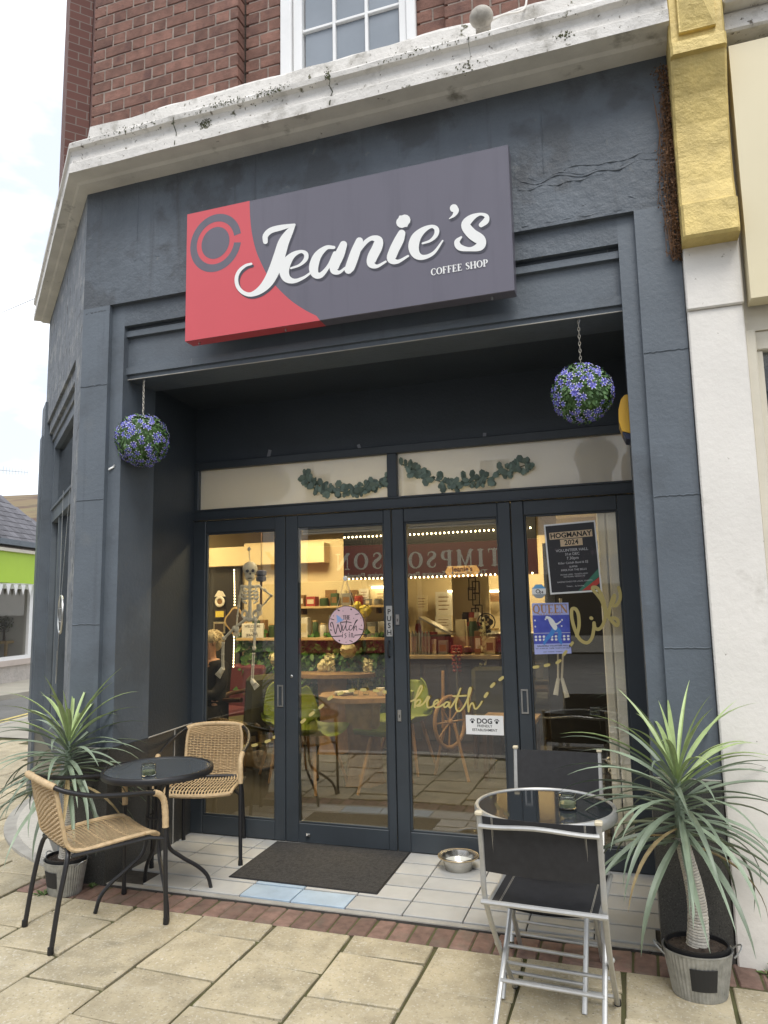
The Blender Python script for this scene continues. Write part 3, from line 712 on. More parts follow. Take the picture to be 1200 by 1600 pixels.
sw = mb.build('side_window', 'slate_paint', shop)
for (u0, u1, z0, z1) in ((0.38, 2.10, 2.42, 2.96), (0.38, 1.62, 0.68, 2.30), (1.68, 2.10, 0.68, 2.30)):
    mb = MB(); cbx(mb, u0, u1, 0.10, 0.105, z0, z1); mb.build('pane', 'window_glass', sw)
mb = MB(); cbx(mb, 0.42, 2.1, 0.20, 0.21, 2.18, 2.3); mb.build('roller_blind', 'cream_paint', sw)
mb = MB(); cbx(mb, 0.42, 0.62, 0.17, 0.18, 0.7, 2.2); mb.build('curtain', 'cream_paint', sw)
mb = MB()
cord = [cw(1.02, 0.03, 2.42), cw(1.0, 0.028, 2.0), cw(0.985, 0.028, 1.62)]
mb.tube(cord, 0.002, 5); mb.tube([cw(.985, .028, 1.62), cw(.96, .03, 1.3), cw(.99, .03, 1.08), cw(1.03, .03, 1.02), cw(1.05, .03, 1.1), cw(1.02, .03, 1.25)], 0.002, 5)
tag(mb.build('blind_cord', 'steel'), 'loose pale cord with a loop hanging down the angled side window', 'cord')
so_ = thing('window_ornament', 'round wire ornament hanging in the angled side window', 'ornament', cw(.80, .02, 1.51))
q = MB(); q.tube([cw(.80 + .13 * math.cos(2 * PI * k / 28), .02, 1.51 + .13 * math.sin(2 * PI * k / 28)) for k in range(28)], .007, 6, closed=True); q.build('hoop', 'steel', so_)
for du in (-.05, .05): q = MB(); q.tube([cw(.80 + du, .02, 1.39), cw(.80 + du, .02, 1.63)], .004, 5); q.build('bar', 'steel', so_)
for dz in (-.05, .04): q = MB(); q.tube([cw(.68, .02, 1.51 + dz), cw(.92, .02, 1.51 + dz)], .004, 5); q.build('bar', 'steel', so_)
q = MB(); q.tube([cw(.80, .02, 1.64), cw(.80, .05, 2.42)], .0015, 5); q.build('cord', 'steel', so_)
# a curved pale sill stone at the foot of the canted side
mat('terrazzo', (0.50, 0.475, 0.42), 0.8, var=0.12, vscale=40, spots=[((0.38, 0.35, 0.3), 60, 0.6, 0.7)])
def lens(a, u0, u1, z0, z1, grow):
    pts = []
    for k in range(17):
        t = k / 16; u = u0 + (u1 - u0) * t; pts.append((u, -(a * math.sin(PI * t) ** 0.8 + grow)))
    pts = pts + [(u1, 0.05), (u0, 0.05)]
    q = MB(); q.prism(pts, lambda u, d: cw(u, d, z0), lambda u, d: cw(u, d, z1)); return q
step = thing('curved_step', 'low pale curved step with grey edging at the foot of the angled side', 'step', (-4.1, 0.7, 0))
lens(0.25, 0.15, 2.15, -0.02, 0.016, 0.0).build('edging', 'kerb', step); lens(0.17, 0.25, 2.0, 0.0, 0.022, 0.0).build('tread', 'terrazzo', step)

# ------------------------------------------------------------------ neighbour on the right
nb = thing('neighbour_building', 'white and cream shop front next door with gold console bracket on a white pilaster', 'building', (1.6, 0.3, 0))
NX0, NX1 = 0.347, 0.585
mb = MB(); mb.cbox(NX0, NX1, -0.03, 0.4, -0.03, 2.868, .006); mb.build('pilaster', 'pilaster_white', nb)
mb = MB(); mb.box(NX0, NX1, -0.025, 0.4, 3.2, 5.0); mb.build('pilaster_back', 'gold_paint', nb)
mb = MB(); mb.cbox(NX0 - .001, NX1 + .004, -0.045, 0.4, 2.868, 3.19, .006); mb.build('pilaster_capital', 'pilaster_white', nb)
cpf = [(-0.03, 3.17), (-0.140, 3.172), (-0.150, 3.185), (-0.150, 3.335), (-0.125, 3.345), (-0.115, 3.36), (-0.10, 3.45), (-0.098, 3.6), (-0.11, 3.75), (-0.14, 3.88), (-0.19, 4.0), (-0.20, 4.035), (-0.225, 4.04), (-0.225, 4.10), (-0.20, 4.105), (-0.195, 4.12), (-0.195, 4.95), (-0.03, 4.95)]
vs = []; fs = []; n = len(cpf); slices = [(NX0 - .004, 0.012), (NX0 + .006, 0.0), (0.40, 0.0), (0.46, 0), (0.52, 0), (NX1 - .012, 0.0), (NX1 - .002, 0.012)]
for (x, ins) in slices:
    for (y, z) in cpf: vs.append((x, min(y + ins, -0.02), z))
for k in range(len(slices) - 1):
    for j in range(n - 1): fs.append((k * n + j, (k + 1) * n + j, (k + 1) * n + j + 1, k * n + j + 1))
fs += [tuple(reversed(range(n))), tuple((len(slices) - 1) * n + j for j in range(n))]
mb = MB(); mb.add(vs, fs)
console = mb.build('console_bracket', 'gold_paint', nb)
mb = MB(); a, b = 0.385, 0.545; z0, z1 = 4.15, 4.66; y0, ym = -0.197, -0.262
mb.cbox(a, b, -0.215, -0.19, z0, z1, .003)
mb.add([(a + .008, -0.2155, z0 + .008), (b - .008, -0.2155, z0 + .008), (b - .008, -0.2155, z1 - .008), (a + .008, -0.2155, z1 - .008), ((a + b) / 2, ym, z0 + .19), ((a + b) / 2, ym, z1 - .19)], [(0, 1, 4), (1, 2, 5, 4), (2, 3, 5), (3, 0, 4, 5)])
mb.build('diamond_boss', 'gold_paint', console)
mb = MB(); mb.box(0.607, 4.0, -0.10, 0.0, 2.862, 4.11); mb.build('fascia_board', 'cream_panel', nb)
mb = MB(); mb.box(NX1 + .002, 4.0, 0.02, 0.4, 2.75, 4.2); mb.build('wall', 'cream_paint', nb)
mb = MB(); mb.cbox(NX1 + .001, 4.0, -0.12, 0.4, 4.17, 4.27, .01); mb.cbox(NX1 + .001, 4.0, -0.19, 0.4, 4.27, 4.34, .01); mb.cbox(NX1 + .001, 4.0, -0.16, 0.4, 4.34, 4.44, .01); mb.build('cornice', 'white_stone', nb)
mb = MB(); mb.box(NX1 + .001, 4.0, 0.1, 0.5, 4.44, 6.5); mb.build('upper_wall', 'brick_far', nb)
mb = MB(); mb.cbox(NX1 + .001, 0.63, 0.0, 0.3, 0.0, 2.75, .005); mb.cbox(0.63, 4.0, 0.03, 0.3, 2.66, 2.75, .005); mb.cbox(0.63, 4.0, 0.0, 0.3, 0.0, 0.5, .005); mb.cbox(0.63, 0.66, 0.04, 0.12, 0.5, 2.66, .004)
nw = mb.build('window_frame', 'cream_paint', nb)
mb = MB(); mb.box(0.66, 4.0, 0.08, 0.085, 0.5, 2.66); mb.build('pane', 'window_glass', nw)
mb = MB(); mb.box(0.62, 4.0, 0.6, 0.65, 0.0, 2.75); mb.build('window_display', 'pale_room', nw)
# ------------------------------------------------------------------ shop sign
mat('sign_grey', (0.128, 0.120, 0.150), 0.30, var=0.03, vscale=2, spots=[((0.24, 0.24, 0.25), 26, 0.735, 0.77), ((0.34, 0.34, 0.35), 9, 0.735, 0.76, (5, 5, .5)), ((0.105, 0.10, 0.125), 3, .5, .8, (4, 4, .3))])
mat('sign_red', (0.60, 0.085, 0.10), 0.30, var=0.03, vscale=2)
mat('sign_white', (0.80, 0.80, 0.78), 0.4)
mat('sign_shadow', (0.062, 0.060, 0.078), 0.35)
SY = -0.10
c00, c10, c11, c01 = (PY(*p, SY) for p in ((291, 532), (803, 455), (795, 226), (291, 335)))
sx0, sx1 = (c00.x + c01.x) / 2, (c10.x + c11.x) / 2; sz0, sz1 = (c00.z + c10.z) / 2, (c01.z + c11.z) / 2
sign = thing('shop_sign', "box sign reading Jeanie's Coffee Shop in white script on grey with a red corner", 'sign', ((sx0 + sx1) / 2, SY + .06, sz0))
def s3(u, v, h): return Vector((u, SY - h, v))
arc = [PY(280 + x / 4, 300 + y / 4, SY) for x, y in ((440, 62), (443, 150), (453, 250), (478, 360), (515, 450), (560, 535), (620, 605), (700, 680), (790, 740), (880, 785))]
arc = catmull([(p.x, p.z) for p in arc], 4)
arc[0][1] = sz1; arc[-1][1] = sz0
rpts = [(sx0, sz0)] + [tuple(p) for p in reversed(arc)] + [(sx0, sz1)]
xr0, xr1 = arc[-1][0], arc[0][0]
mb = MB(); mb.cbox(sx0, sx1, SY, SY + 0.085, sz0, sz1, 0.0025); mb.build('sign_box', 'sign_grey', sign)
mb = MB(); mb.prism(rpts, lambda x, z: Vector((x, SY, z)), lambda x, z: Vector((x, SY - .0006, z)))
mb.box(sx0 - .0008, sx0, SY + .003, SY + 0.083, sz0, sz1); mb.box(sx0, xr0, SY + .003, SY + .083, sz0 - .0008, sz0)
mb.build('red_corner', 'sign_red', sign)
# ring-and-disc emblem
cc = (PY(280 + 70 / 4, 300 + 320 / 4, SY) + PY(280 + 388 / 4, 300 + 320 / 4, SY)) / 2
ro = (PY(280 + 388 / 4, 300 + 320 / 4, SY).x - PY(280 + 70 / 4, 300 + 320 / 4, SY).x) / 2
ro2 = (PY(280 + 229 / 4, 300 + 140 / 4, SY).z - PY(280 + 229 / 4, 300 + 498 / 4, SY).z) / 2
cz = (PY(280 + 229 / 4, 300 + 140 / 4, SY).z + PY(280 + 229 / 4, 300 + 498 / 4, SY).z) / 2
mb = MB()
g0, g1 = R(9), R(351); nn = 48
vs = []
for k in range(nn + 1):
    a = g0 + (g1 - g0) * k / nn
    for rr in (1.0, 0.735): vs.append(s3(cc.x + ro * rr * math.cos(a), cz + ro2 * rr * math.sin(a), .0012))
mb.add(vs, [(2 * k, 2 * k + 1, 2 * k + 3, 2 * k + 2) for k in range(nn)])
mb.poly([s3(cc.x + ro * .55 * math.cos(2 * PI * k / 40), cz + ro2 * .55 * math.sin(2 * PI * k / 40), .0012) for k in range(40)])
mb.build('emblem', 'sign_grey', sign)
A1 = lambda pts: [(280 + x / 4, 300 + y / 4, w / 4) for x, y, w in pts]
A2 = lambda pts: [(540 + x / 4, 220 + y / 4, w / 4) for x, y, w in pts]
JE = [A1([(540, 312, 30), (541, 275, 34), (575, 242, 36), (640, 224, 34), (722, 206, 14)]),
      A1([(722, 207, 14), (692, 250, 44), (655, 315, 66), (628, 400, 72), (600, 480, 72), (560, 560, 64), (508, 615, 46), (450, 642, 28), (402, 630, 24), (368, 592, 24), (360, 540, 23), (378, 495, 21), (415, 463, 18), (452, 451, 15)]),
      A1([(700, 478, 12), (755, 458, 16), (792, 422, 26), (793, 388, 28), (762, 374, 20), (712, 396, 36), (672, 445, 58), (658, 500, 60), (676, 543, 50), (722, 558, 28), (780, 537, 18), (826, 505, 13)]),
      A1([(968, 348, 20), (920, 350, 28), (866, 400, 50), (842, 470, 58), (852, 515, 48), (888, 520, 34), (935, 465, 22), (975, 385, 26)]),
      A1([(1028, 330, 46), (1004, 392, 60), (976, 452, 60), (970, 492, 48), (1002, 504, 22), (1042, 474, 13)]),
      A2([(88, 628, 46), (62, 700, 60), (32, 785, 60), (20, 808, 52)]),
      A2([(50, 750, 12), (108, 655, 26), (160, 612, 28), (205, 622, 52), (200, 665, 62), (168, 730, 62), (162, 772, 48), (198, 786, 22), (252, 757, 13)]),
      A2([(352, 580, 46), (335, 622, 60), (302, 690, 60), (288, 742, 54), (328, 757, 24), (392, 722, 13)]),
      A2([(352, 512, 70), (362, 505, 84), (372, 498, 70)]),
      A2([(482, 643, 12), (532, 625, 17), (566, 590, 27), (569, 553, 30), (538, 537, 21), (486, 560, 38), (442, 606, 60), (426, 665, 66), (444, 714, 52), (488, 730, 30), (552, 702, 20), (608, 626, 10)]),
      A2([(678, 424, 52), (690, 440, 38), (678, 468, 20), (650, 489, 6)]),
      A2([(848, 528, 30), (878, 502, 38), (880, 472, 26), (838, 461, 18), (782, 488, 44), (752, 530, 58), (788, 582, 66), (842, 622, 68), (838, 662, 56), (780, 680, 26), (715, 668, 40), (698, 634, 34), (724, 604, 12)])]
def sgn(offx=0.0, offy=0.0, scale=1.0):
    def f(u, v, h):
        p = PY(u + offx, v + offy, SY); return Vector((p.x, SY - h, p.z))
    return f
mb = MB()
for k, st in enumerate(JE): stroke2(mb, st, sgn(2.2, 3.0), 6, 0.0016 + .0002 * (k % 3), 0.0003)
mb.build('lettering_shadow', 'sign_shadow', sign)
mb = MB()
for k, st in enumerate(JE): stroke2(mb, st, sgn(), 6, 0.0030 + .0003 * (k % 3), 0.0008)
mb.build('lettering', 'sign_white', sign)
q0, q1 = PY(540 + 535 / 4, 220 + 836 / 4, SY), PY(540 + 893 / 4, 220 + 778 / 4, SY)
mb = MB(); hgt = 0.037; wtot = sum(SERIF[c][0] + .06 for c in 'COFFEE SHOP') * hgt
serif_text(mb, 'COFFEE SHOP', hgt, s3, q0.x, (q0.z + q1.z) / 2 - .006, 'LEFT', 0.003, sx=(q1.x - q0.x) / wtot, bold=1.1); mb.build('small_lettering', 'sign_white', sign)
mb = MB()
for x in (sx0 + .07, (sx0 + xr0) / 2 + .2, sx1 - .12): mb.lathe([(0.006, -.014), (0.006, 0.0)], 8, (x, SY + .04, sz0))
mb.build('fixing_screw', 'steel', sign)

# ------------------------------------------------------------------ hanging flower balls
mat('leaf_ball', (0.085, 0.17, 0.055), 0.55, var=0.4, vscale=30, rnd=0.0, spots=[((0.12, 0.22, 0.05), 18, 0.55, 0.7)])
mat('petal', (0.175, 0.165, 0.62), 0.6, var=0.3, vscale=60)
mat('petal_tip', (0.78, 0.75, 0.86), 0.6)
mat('chain', (0.62, 0.58, 0.50), 0.4, metal=0.6)
def flower_mesh():
    mb = MB()
    for k in range(6):
        a = 2 * PI * k / 6
        def q(r, t, z): return (r * math.cos(a + t), r * math.sin(a + t), z)
        mb.add([q(.002, 0, 0), q(.009, -.42, .005), q(.009, .42, .005), q(.016, -.20, .006), q(.016, .2, .006)], [(0, 1, 2), (1, 3, 4, 2)])
        mb.add([q(.016, -.20, .006), q(.016, .2, .006), q(.022, 0, .003)], [(0, 1, 2)], mi=1)
    o = mb.build('flower', ['petal', 'petal_tip']); d = o.data; bpy.data.objects.remove(o); return d
FL = flower_mesh()
def flower_ball(c, r, top, label, seed):
    rng = random.Random(seed)
    root = thing('flower_ball', label, 'flower ball', (c.x, c.y, c.z), 0, 'artificial flower balls hung in the porch opening')
    mb = MB()
    for i in range(1500):
        z = rng.uniform(-1, 1); a = rng.uniform(0, 2 * PI); rr = math.sqrt(1 - z * z); n = Vector((rr * math.cos(a), rr * math.sin(a), z))
        p = n * (r * rng.uniform(0.84, 1.0) * (1 + .035 * noise.noise(n * 2.3 + Vector((seed, 1, 0))))); t = (n.orthogonal().normalized()); t = Matrix.Rotation(rng.uniform(0, 2 * PI), 3, n) @ t
        t = (t + n * rng.uniform(.1, .9)).normalized(); w = t.cross(n).normalized() * rng.uniform(.005, .009); l = rng.uniform(.016, .034)
        mb.add([p, p + t * l * .5 + w, p + t * l, p + t * l * .5 - w], [(0, 1, 2, 3)])
    mb.ell((0, 0, 0), r * .84, r * .84, r * .84, 20, 14)
    o = mb.build('foliage', 'leaf_ball', root, world=False); o['kind'] = 'stuff'
    k = 0; n_f = 250
    for i in range(n_f):
        z = 1 - 2 * (i + .5) / n_f; a = i * 2.39996 + rng.uniform(-.35, .35); z = max(-.98, min(.98, z + rng.uniform(-.05, .05))); rr = math.sqrt(1 - z * z)
        n = Vector((rr * math.cos(a), rr * math.sin(a), z))
        if noise.noise(n * 3.0 + Vector((seed, 0, 0))) < -0.24: continue
        e = n.to_track_quat('Z', 'Y').to_euler(); f = inst('flower', FL, root, n * (r * rng.uniform(.95, 1.03)), e); s = rng.uniform(.75, 1.1); f.scale = (s, s, s); f.rotation_euler.rotate_axis('Z', rng.uniform(0, 2)); f.rotation_euler.rotate_axis('X', rng.uniform(-.4, .4))
    mb = MB(); zt = top - c.z; z = r * .93; i = 0
    while z < zt - .012:
        a = (i % 2) * PI / 2; ring = [(.0055 * math.cos(t) * math.cos(a), .0055 * math.cos(t) * math.sin(a), z + .012 + .012 * math.sin(t)) for t in [2 * PI * k / 8 for k in range(8)]]
        mb.tube(ring, .0016, 4, closed=True); z += .019; i += 1
    mb.build('chain', 'chain', root, world=False)
    mb = MB(); mb.tube([(0, 0, zt - .02), (.008, 0, zt - .012), (.006, 0, zt)], .003, 6); mb.build('hook', 'steel', root, world=False)
flower_ball(PY(222.5, 688, 0.10), 0.157, 2.956, 'purple flower ball hung beside the left jamb of the porch', 1)
flower_ball(PY(910, 615, 0.10), 0.146, 2.956, 'purple flower ball hung in the porch beside the yellow alarm box', 2)

# ------------------------------------------------------------------ alarm box on the right porch wall
mat('alarm_yellow', (0.70, 0.40, 0.03), 0.35)
mat('alarm_dark', (0.02, 0.025, 0.06), 0.4)
al = thing('alarm_box', 'yellow alarm box with dark blue foot on the porch wall', 'alarm box', (0.062, 0.55, 2.42))
mb = MB()
cs = [(0.085, .04), (.10, .10), (.095, .17), (.07, .23)]
for y0 in (0.47,):
    prof2 = [(0.068, 2.345), (0.025, 2.36), (0.012, 2.41), (0.014, 2.47), (0.028, 2.52), (0.045, 2.54), (0.068, 2.545)]
    mb.prism(prof2, lambda x, z: Vector((x, 0.29, z)), lambda x, z: Vector((x, 0.13, z)))
mb.build('cover', 'alarm_yellow', al)
mb = MB(); mb.prism([(0.068, 2.315), (0.04, 2.322), (0.026, 2.358), (0.068, 2.344)], lambda x, z: Vector((x, 0.285, z)), lambda x, z: Vector((x, 0.135, z))); mb.build('foot', 'alarm_dark', al)

# ------------------------------------------------------------------ dead creeper beside the gold bracket
mat('dead_leaf', (0.16, 0.085, 0.042), 0.9, var=0.5, vscale=30)
rng = random.Random(3)
mb = MB()
for s in range(46):
    x = 0.335 - abs(rng.gauss(0, .03)); z = rng.uniform(3.25, 4.12); y = -0.006
    pts = []
    l = rng.uniform(.2, .6)
    for k in range(7):
        t = k / 6; pts.append((x - .03 * math.sin(t * 3 + s) * t, y - .012 - .03 * rng.random(), z - l * t if z - l * t > 3.12 else 3.12 + .01 * k))
    mb.tube(pts, .0014, 4)
for i in range(2600):
    z = rng.uniform(3.13, 4.14); t = (z - 3.13) / 1.0
    wid = .03 + .045 * (.5 + .5 * math.sin(z * 9 + 1.2)) * (1 - .4 * t) + .012 * rng.random()
    x = 0.340 - abs(rng.gauss(0, .5)) * wid; y = -rng.uniform(.004, .055)
    d = Vector((rng.uniform(-1, 1), rng.uniform(-1, .3), rng.uniform(-1, .4))).normalized(); w = d.orthogonal().normalized(); w = Matrix.Rotation(rng.uniform(0, 6.3), 3, d) @ w
    l = rng.uniform(.006, .015); p = Vector((x, y, z))
    mb.add([p, p + d * l * .5 + w * l * .35, p + d * l, p + d * l * .5 - w * l * .35], [(0, 1, 2, 3)])
tag(mb.build('dead_creeper', 'dead_leaf'), 'dried brown creeper hanging down beside the gold bracket', 'dead plant')
# round fitting on the cornice, with its cable
mat('old_dome', (0.42, 0.39, 0.34), 0.8, var=0.25, vscale=20, bump=.4, bscale=40)
sp = PY(752, 27, -0.21)
dm = thing('dome_fitting', 'weathered round dome fitting on the white cornice with a loose cable', 'dome fitting', (sp.x, sp.y, sp.z))
mb = MB(); mb.ell(sp, .062, .055, .052, 18, 12); mb.build('dome', 'old_dome', dm)
mb = MB(); mb.lathe([(.04, -.02), (.04, .03)], 14, (sp.x, sp.y + .05, sp.z - .03)); mb.build('base', 'old_dome', dm)
mb = MB(); mb.tube(catmull([(sp.x, sp.y + .05, sp.z), (sp.x + .10, sp.y + .08, sp.z + .05), (sp.x + .2, sp.y + .2, sp.z + .16), (sp.x + .21, sp.y + .3, sp.z + .4)], 5), .006, 6); mb.build('cable', 'pilaster_white', dm)

# ------------------------------------------------------------------ door mat and dog bowl
mat('mat_fibre', (0.040, 0.038, 0.036), 0.95, var=0.5, vscale=60, bump=0.9, bscale=320, spots=[((0.09, 0.085, 0.08), 300, .58, .66)], bdist=.006)
mats = thing('door_mat', 'dark grey ribbed door mat on the tiles before the double doors', 'door mat', (-1.8, .58, .011))
mb = MB(); mb.prism([(-2.235, .267), (-1.353, .257), (-1.366, .915), (-2.255, .893)], lambda x, y: Vector((x, y, .011)), lambda x, y: Vector((x, y, .019)))
mb.build('pile', 'mat_fibre', mats)
mb = MB()
rim = [(-2.24, .262), (-1.348, .252), (-1.361, .92), (-2.26, .898)]
for a, b in zip(rim, rim[1:] + rim[:1]): mb.tube([(*a, .0145), (*b, .0145)], .004, 6)
mb.build('rubber_edge', 'black_paint', mats)
mat('steel_bowl', (0.62, 0.60, 0.55), 0.22, metal=1.0, var=.1, vscale=30)
mat('bowl_edge', (0.45, 0.36, 0.22), 0.35, metal=.8)
mat('water', (0.55, 0.57, 0.55), 0.03, spec=.8)
bw = thing('dog_bowl', 'stainless steel dog bowl of water on the porch tiles', 'dog bowl', (-1.015, .735, .010))
mb = MB(); mb.lathe([(.072, .0), (.078, .004), (.094, .066), (.112, .070), (.118, .074), (.114, .079), (.094, .076), (.088, .060), (.074, .012), (.0, .010)], 36); mb.build('bowl', 'steel_bowl', bw, world=False)
mb = MB(); mb.tube([(.117 * math.cos(t), .117 * math.sin(t), .076) for t in [2 * PI * k / 36 for k in range(36)]], .003, 6, closed=True); mb.build('rim', 'bowl_edge', bw, world=False)
mb = MB(); mb.lathe([(.085, .0455), (.0, .046)], 30); mb.build('water', 'water', bw, world=False)

# ------------------------------------------------------------------ bistro furniture with woven seats
mat('rattan', (0.54, 0.395, 0.225), 0.5, var=0.18, vscale=40, bump=0.25, bscale=160, spots=[((0.40, 0.26, 0.12), 26, .58, .75)])
mat('black_tube', (0.016, 0.016, 0.018), 0.38, bump=.12, bscale=300)
def lerp(a, b, t): return tuple(a[i] + (b[i] - a[i]) * t for i in range(len(a)))
def make_bistro_chair(label, loc, rz):
    """local +y is the way the sitter faces"""
    c = thing('bistro_chair', label, 'chair', loc, rz, 'woven bistro chairs with black tubular frames')
    RT = 0.0115
    # arm hoop: front foot - arm - back rail - arm - front foot
    half = [(.262, .255, .0), (.258, .248, .30), (.256, .243, .53), (.254, .222, .605), (.258, .160, .632), (.262, .02, .648), (.252, -.12, .668), (.222, -.23, .700), (.165, -.285, .728), (.08, -.302, .738)]
    loop = half + [(0, -.305, .740)] + [(-x, y, z) for x, y, z in reversed(half)]
    cv = [tuple(p) for p in catmull(loop, 5)]
    nC = len(cv)
    front = [p for p in cv]
    mb = MB(); mb.tube(front, RT, 9); mb.build('arm_hoop', 'black_tube', c, world=False)
    # rear legs: an upturned U below the seat
    u = [(.20, -.262, 0.0), (.196, -.235, .20), (.190, -.205, .36), (.165, -.19, .412), (.10, -.185, .420), (0, -.185, .420)]
    u = u + [(-x, y, z) for x, y, z in reversed(u[:-1])]
    mb = MB(); mb.tube([tuple(p) for p in catmull(u, 5)], RT, 9); mb.build('rear_legs', 'black_tube', c, world=False)
    for s in (-1, 1):
        mb = MB(); mb.tube([(s * .215, -.19, .405), (s * .222, .10, .408), (s * .215, .18, .408), (s * .258, .246, .40)], .009, 7); mb.build('seat_rail', 'black_tube', c, world=False)
    for sx in (-1, 1):
        for (x, y) in ((.262, .255), (.20, -.262)): mb = MB(); mb.lathe([(.0135, 0), (.0145, .002), (.0135, .03)], 10, (sx * x, y, 0)); mb.build('rubber_foot', 'black_paint', c, world=False)
    # wrapped cane on the arms and the top rail: a stack of coils
    def wrap(i0, i1, name):
        mb = MB(); seg = cv[i0:i1]; pts = []; rr = []
        for a, b in zip(seg[:-1], seg[1:]):
            m = 3
            for k in range(m): pts.append(lerp(a, b, k / m)); rr.append(RT + .0035 + (.0016 if k % 3 == 0 else (.0004 if k % 3 == 1 else .0012)))
        mb.tube(pts, rr, 10); return mb.build(name, 'rattan', c, world=False)
    wrap(8, 20, 'arm_wrap'); wrap(nC - 20, nC - 8, 'arm_wrap'); wrap(nC // 2 - 12, nC // 2 + 13, 'top_rail_wrap')
    # seat and back surface: one bent sheet, given as (y, z) profile with half width
    prof = [(.235, .408, .195), (.20, .428, .205), (.10, .430, .212), (-.02, .424, .212), (-.12, .417, .206), (-.175, .424, .196), (-.205, .455, .187), (-.228, .52, .184), (-.255, .60, .185), (-.280, .68, .180), (-.296, .728, .165)]
    pr = catmull(prof, 7)
    def surf(i, t):       # t -1..1 ; bow the back
        y, z, w = pr[i]; b = max(0, (z - .45)) * .12; return (t * w, y + b * t * t * .9, z - (.012 * (1 - t * t) if z < .45 else 0))
    nS = len(pr)
    iseat = next(i for i in range(nS) if pr[i][1] > .46 and i > 20)
    # border roll
    for s in (-1, 1):
        mb = MB(); pts = [surf(i, s) for i in range(0, nS)]; rr = [.0095 + .0012 * (i % 2) for i in range(len(pts))]
        mb.tube(pts, rr, 8); mb.build('side_border', 'rattan', c, world=False)
    mb = MB(); pts = [surf(0, t) for t in [-1 + .1 * k for k in range(21)]]; mb.tube(pts, [.012 + .0012 * (i % 2) for i in range(21)], 8); mb.build('front_border', 'rattan', c, world=False)
    # back weave: crosswise strands passing over and under upright ones
    mb = MB(); rows = 36
    for r_ in range(rows):
        f = iseat - 5 + (nS - 2 - iseat + 5) * r_ / (rows - 1); i = int(f); fr = f - i; i2 = min(i + 1, nS - 1); pts = []
        for k in range(33):
            t = -1 + k / 16; a = surf(i, t); b = surf(i2, t); p = lerp(a, b, fr); o = .0060 * math.cos(PI * (k / 2.0) + PI * (r_ % 2)); pts.append((p[0], p[1] + o, p[2] + o * .2))
        mb.tube(pts, .0036, 4, up=(0, 0, 1), cap=False)
    for k in range(15):
        t = -.875 + 1.75 * k / 14; pts = [surf(i, t) for i in range(iseat - 5, nS - 1)]; mb.tube(pts, .0032, 4, cap=False)
    mb.build('woven_back', 'rattan', c, world=False)
    # seat weave: lengthwise double strands with open slots, tied across
    mb = MB()
    for k in range(21):
        t = -.95 + 1.9 * k / 20
        for dt in (0,):
            pts = [surf(i, t + dt) for i in range(0, iseat - 3)]; mb.tube(pts, .0014, 6, cap=False, flat=3.3)
    for r_ in range(7):
        i = int(3 + (iseat - 8) * r_ / 6); pts = []
        for k in range(31):
            t = -1 + k / 15; p = surf(i, t); pts.append((p[0], p[1], p[2] - .003 + .003 * math.cos(PI * k)))
        mb.tube(pts, .0026, 4, cap=False)
    mb.build('woven_seat', 'rattan', c, world=False)
    return c
def heading(fx, fy): return math.atan2(fy, fx) - PI / 2
ch1 = make_bistro_chair('woven bistro chair set on the paving slabs with its back to the street', (-2.59, -.43, .002), heading(.25, .43))
copy_thing(ch1, (-2.61, .60, .011), heading(.205, -.555), 'woven bistro chair standing on the porch tiles against the glass doors')
mat('black_glass', (0.022, 0.026, 0.030), 0.05, spec=.6)
mat('black_frame', (0.018, 0.018, 0.02), 0.4)
mat('smoke_glass', (0.075, 0.085, 0.095), 0.10, spec=.6)
tl = thing('bistro_table', 'round black glass bistro table with black tube legs by the woven chairs', 'table', (-2.46, -.115, 0.002), R(2))
mb = MB(); mb.lathe([(.0, .672), (.276, .672), (.276, .676), (.0, .676)], 56); mb.build('glass_top', 'smoke_glass', tl, world=False)
mb = MB(); mb.lathe([(.274, .650), (.288, .648), (.292, .655), (.292, .676), (.288, .681), (.276, .681), (.274, .677), (.274, .650)], 56); mb.build('rim', 'black_frame', tl, world=False)
for k in range(4):
    a = PI / 4 + PI / 2 * k; ca, sa = math.cos(a), math.sin(a)
    P_ = [(.235, .652), (.10, .645), (.055, .60), (.050, .42), (.062, .27), (.13, .20), (.22, .135), (.275, .075), (.298, .0)]
    mb = MB(); mb.tube([(r * ca, r * sa, z) for r, z in [tuple(p) for p in catmull(P_, 5)]], .0105, 8); mb.build('leg', 'black_tube', tl, world=False)
mb = MB(); mb.tube([(.055 * math.cos(t), .055 * math.sin(t), .43) for t in [2 * PI * k / 20 for k in range(20)]], .006, 6, closed=True); mb.build('brace_ring', 'black_tube', tl, world=False)
# ashtray jars with a little water
gj = bpy.data.materials.new('jar_glass'); gj.use_nodes = True; MATS['jar_glass'] = gj
p_ = gj.node_tree.nodes['Principled BSDF']; p_.inputs['Transmission Weight'].default_value = 1.0; p_.inputs['Roughness'].default_value = .02; p_.inputs['IOR'].default_value = 1.35; p_.inputs['Base Color'].default_value = (.93, .96, .92, 1)
mat('murky_water', (0.16, 0.18, 0.11), 0.05, spec=.6)
def jar(loc, label):
    j = thing('glass_jar', label, 'glass jar', loc, 0, 'glass jars on the outdoor tables')
    mb = MB(); mb.lathe([(.032, .001), (.037, .004), (.037, .045), (.034, .050), (.036, .053), (.036, .060), (.0335, .061), (.033, .050), (.0345, .044), (.0345, .008), (.0, .007)], 26); mb.build('jar', 'jar_glass', j, world=False)
    mb = MB(); mb.lathe([(.0, .009), (.0335, .009), (.0338, .022), (.0, .022)], 22); mb.build('water', 'murky_water', j, world=False)
jar(GZ(232, 1212, .679), 'small glass jar of cloudy water on the black rimmed table')
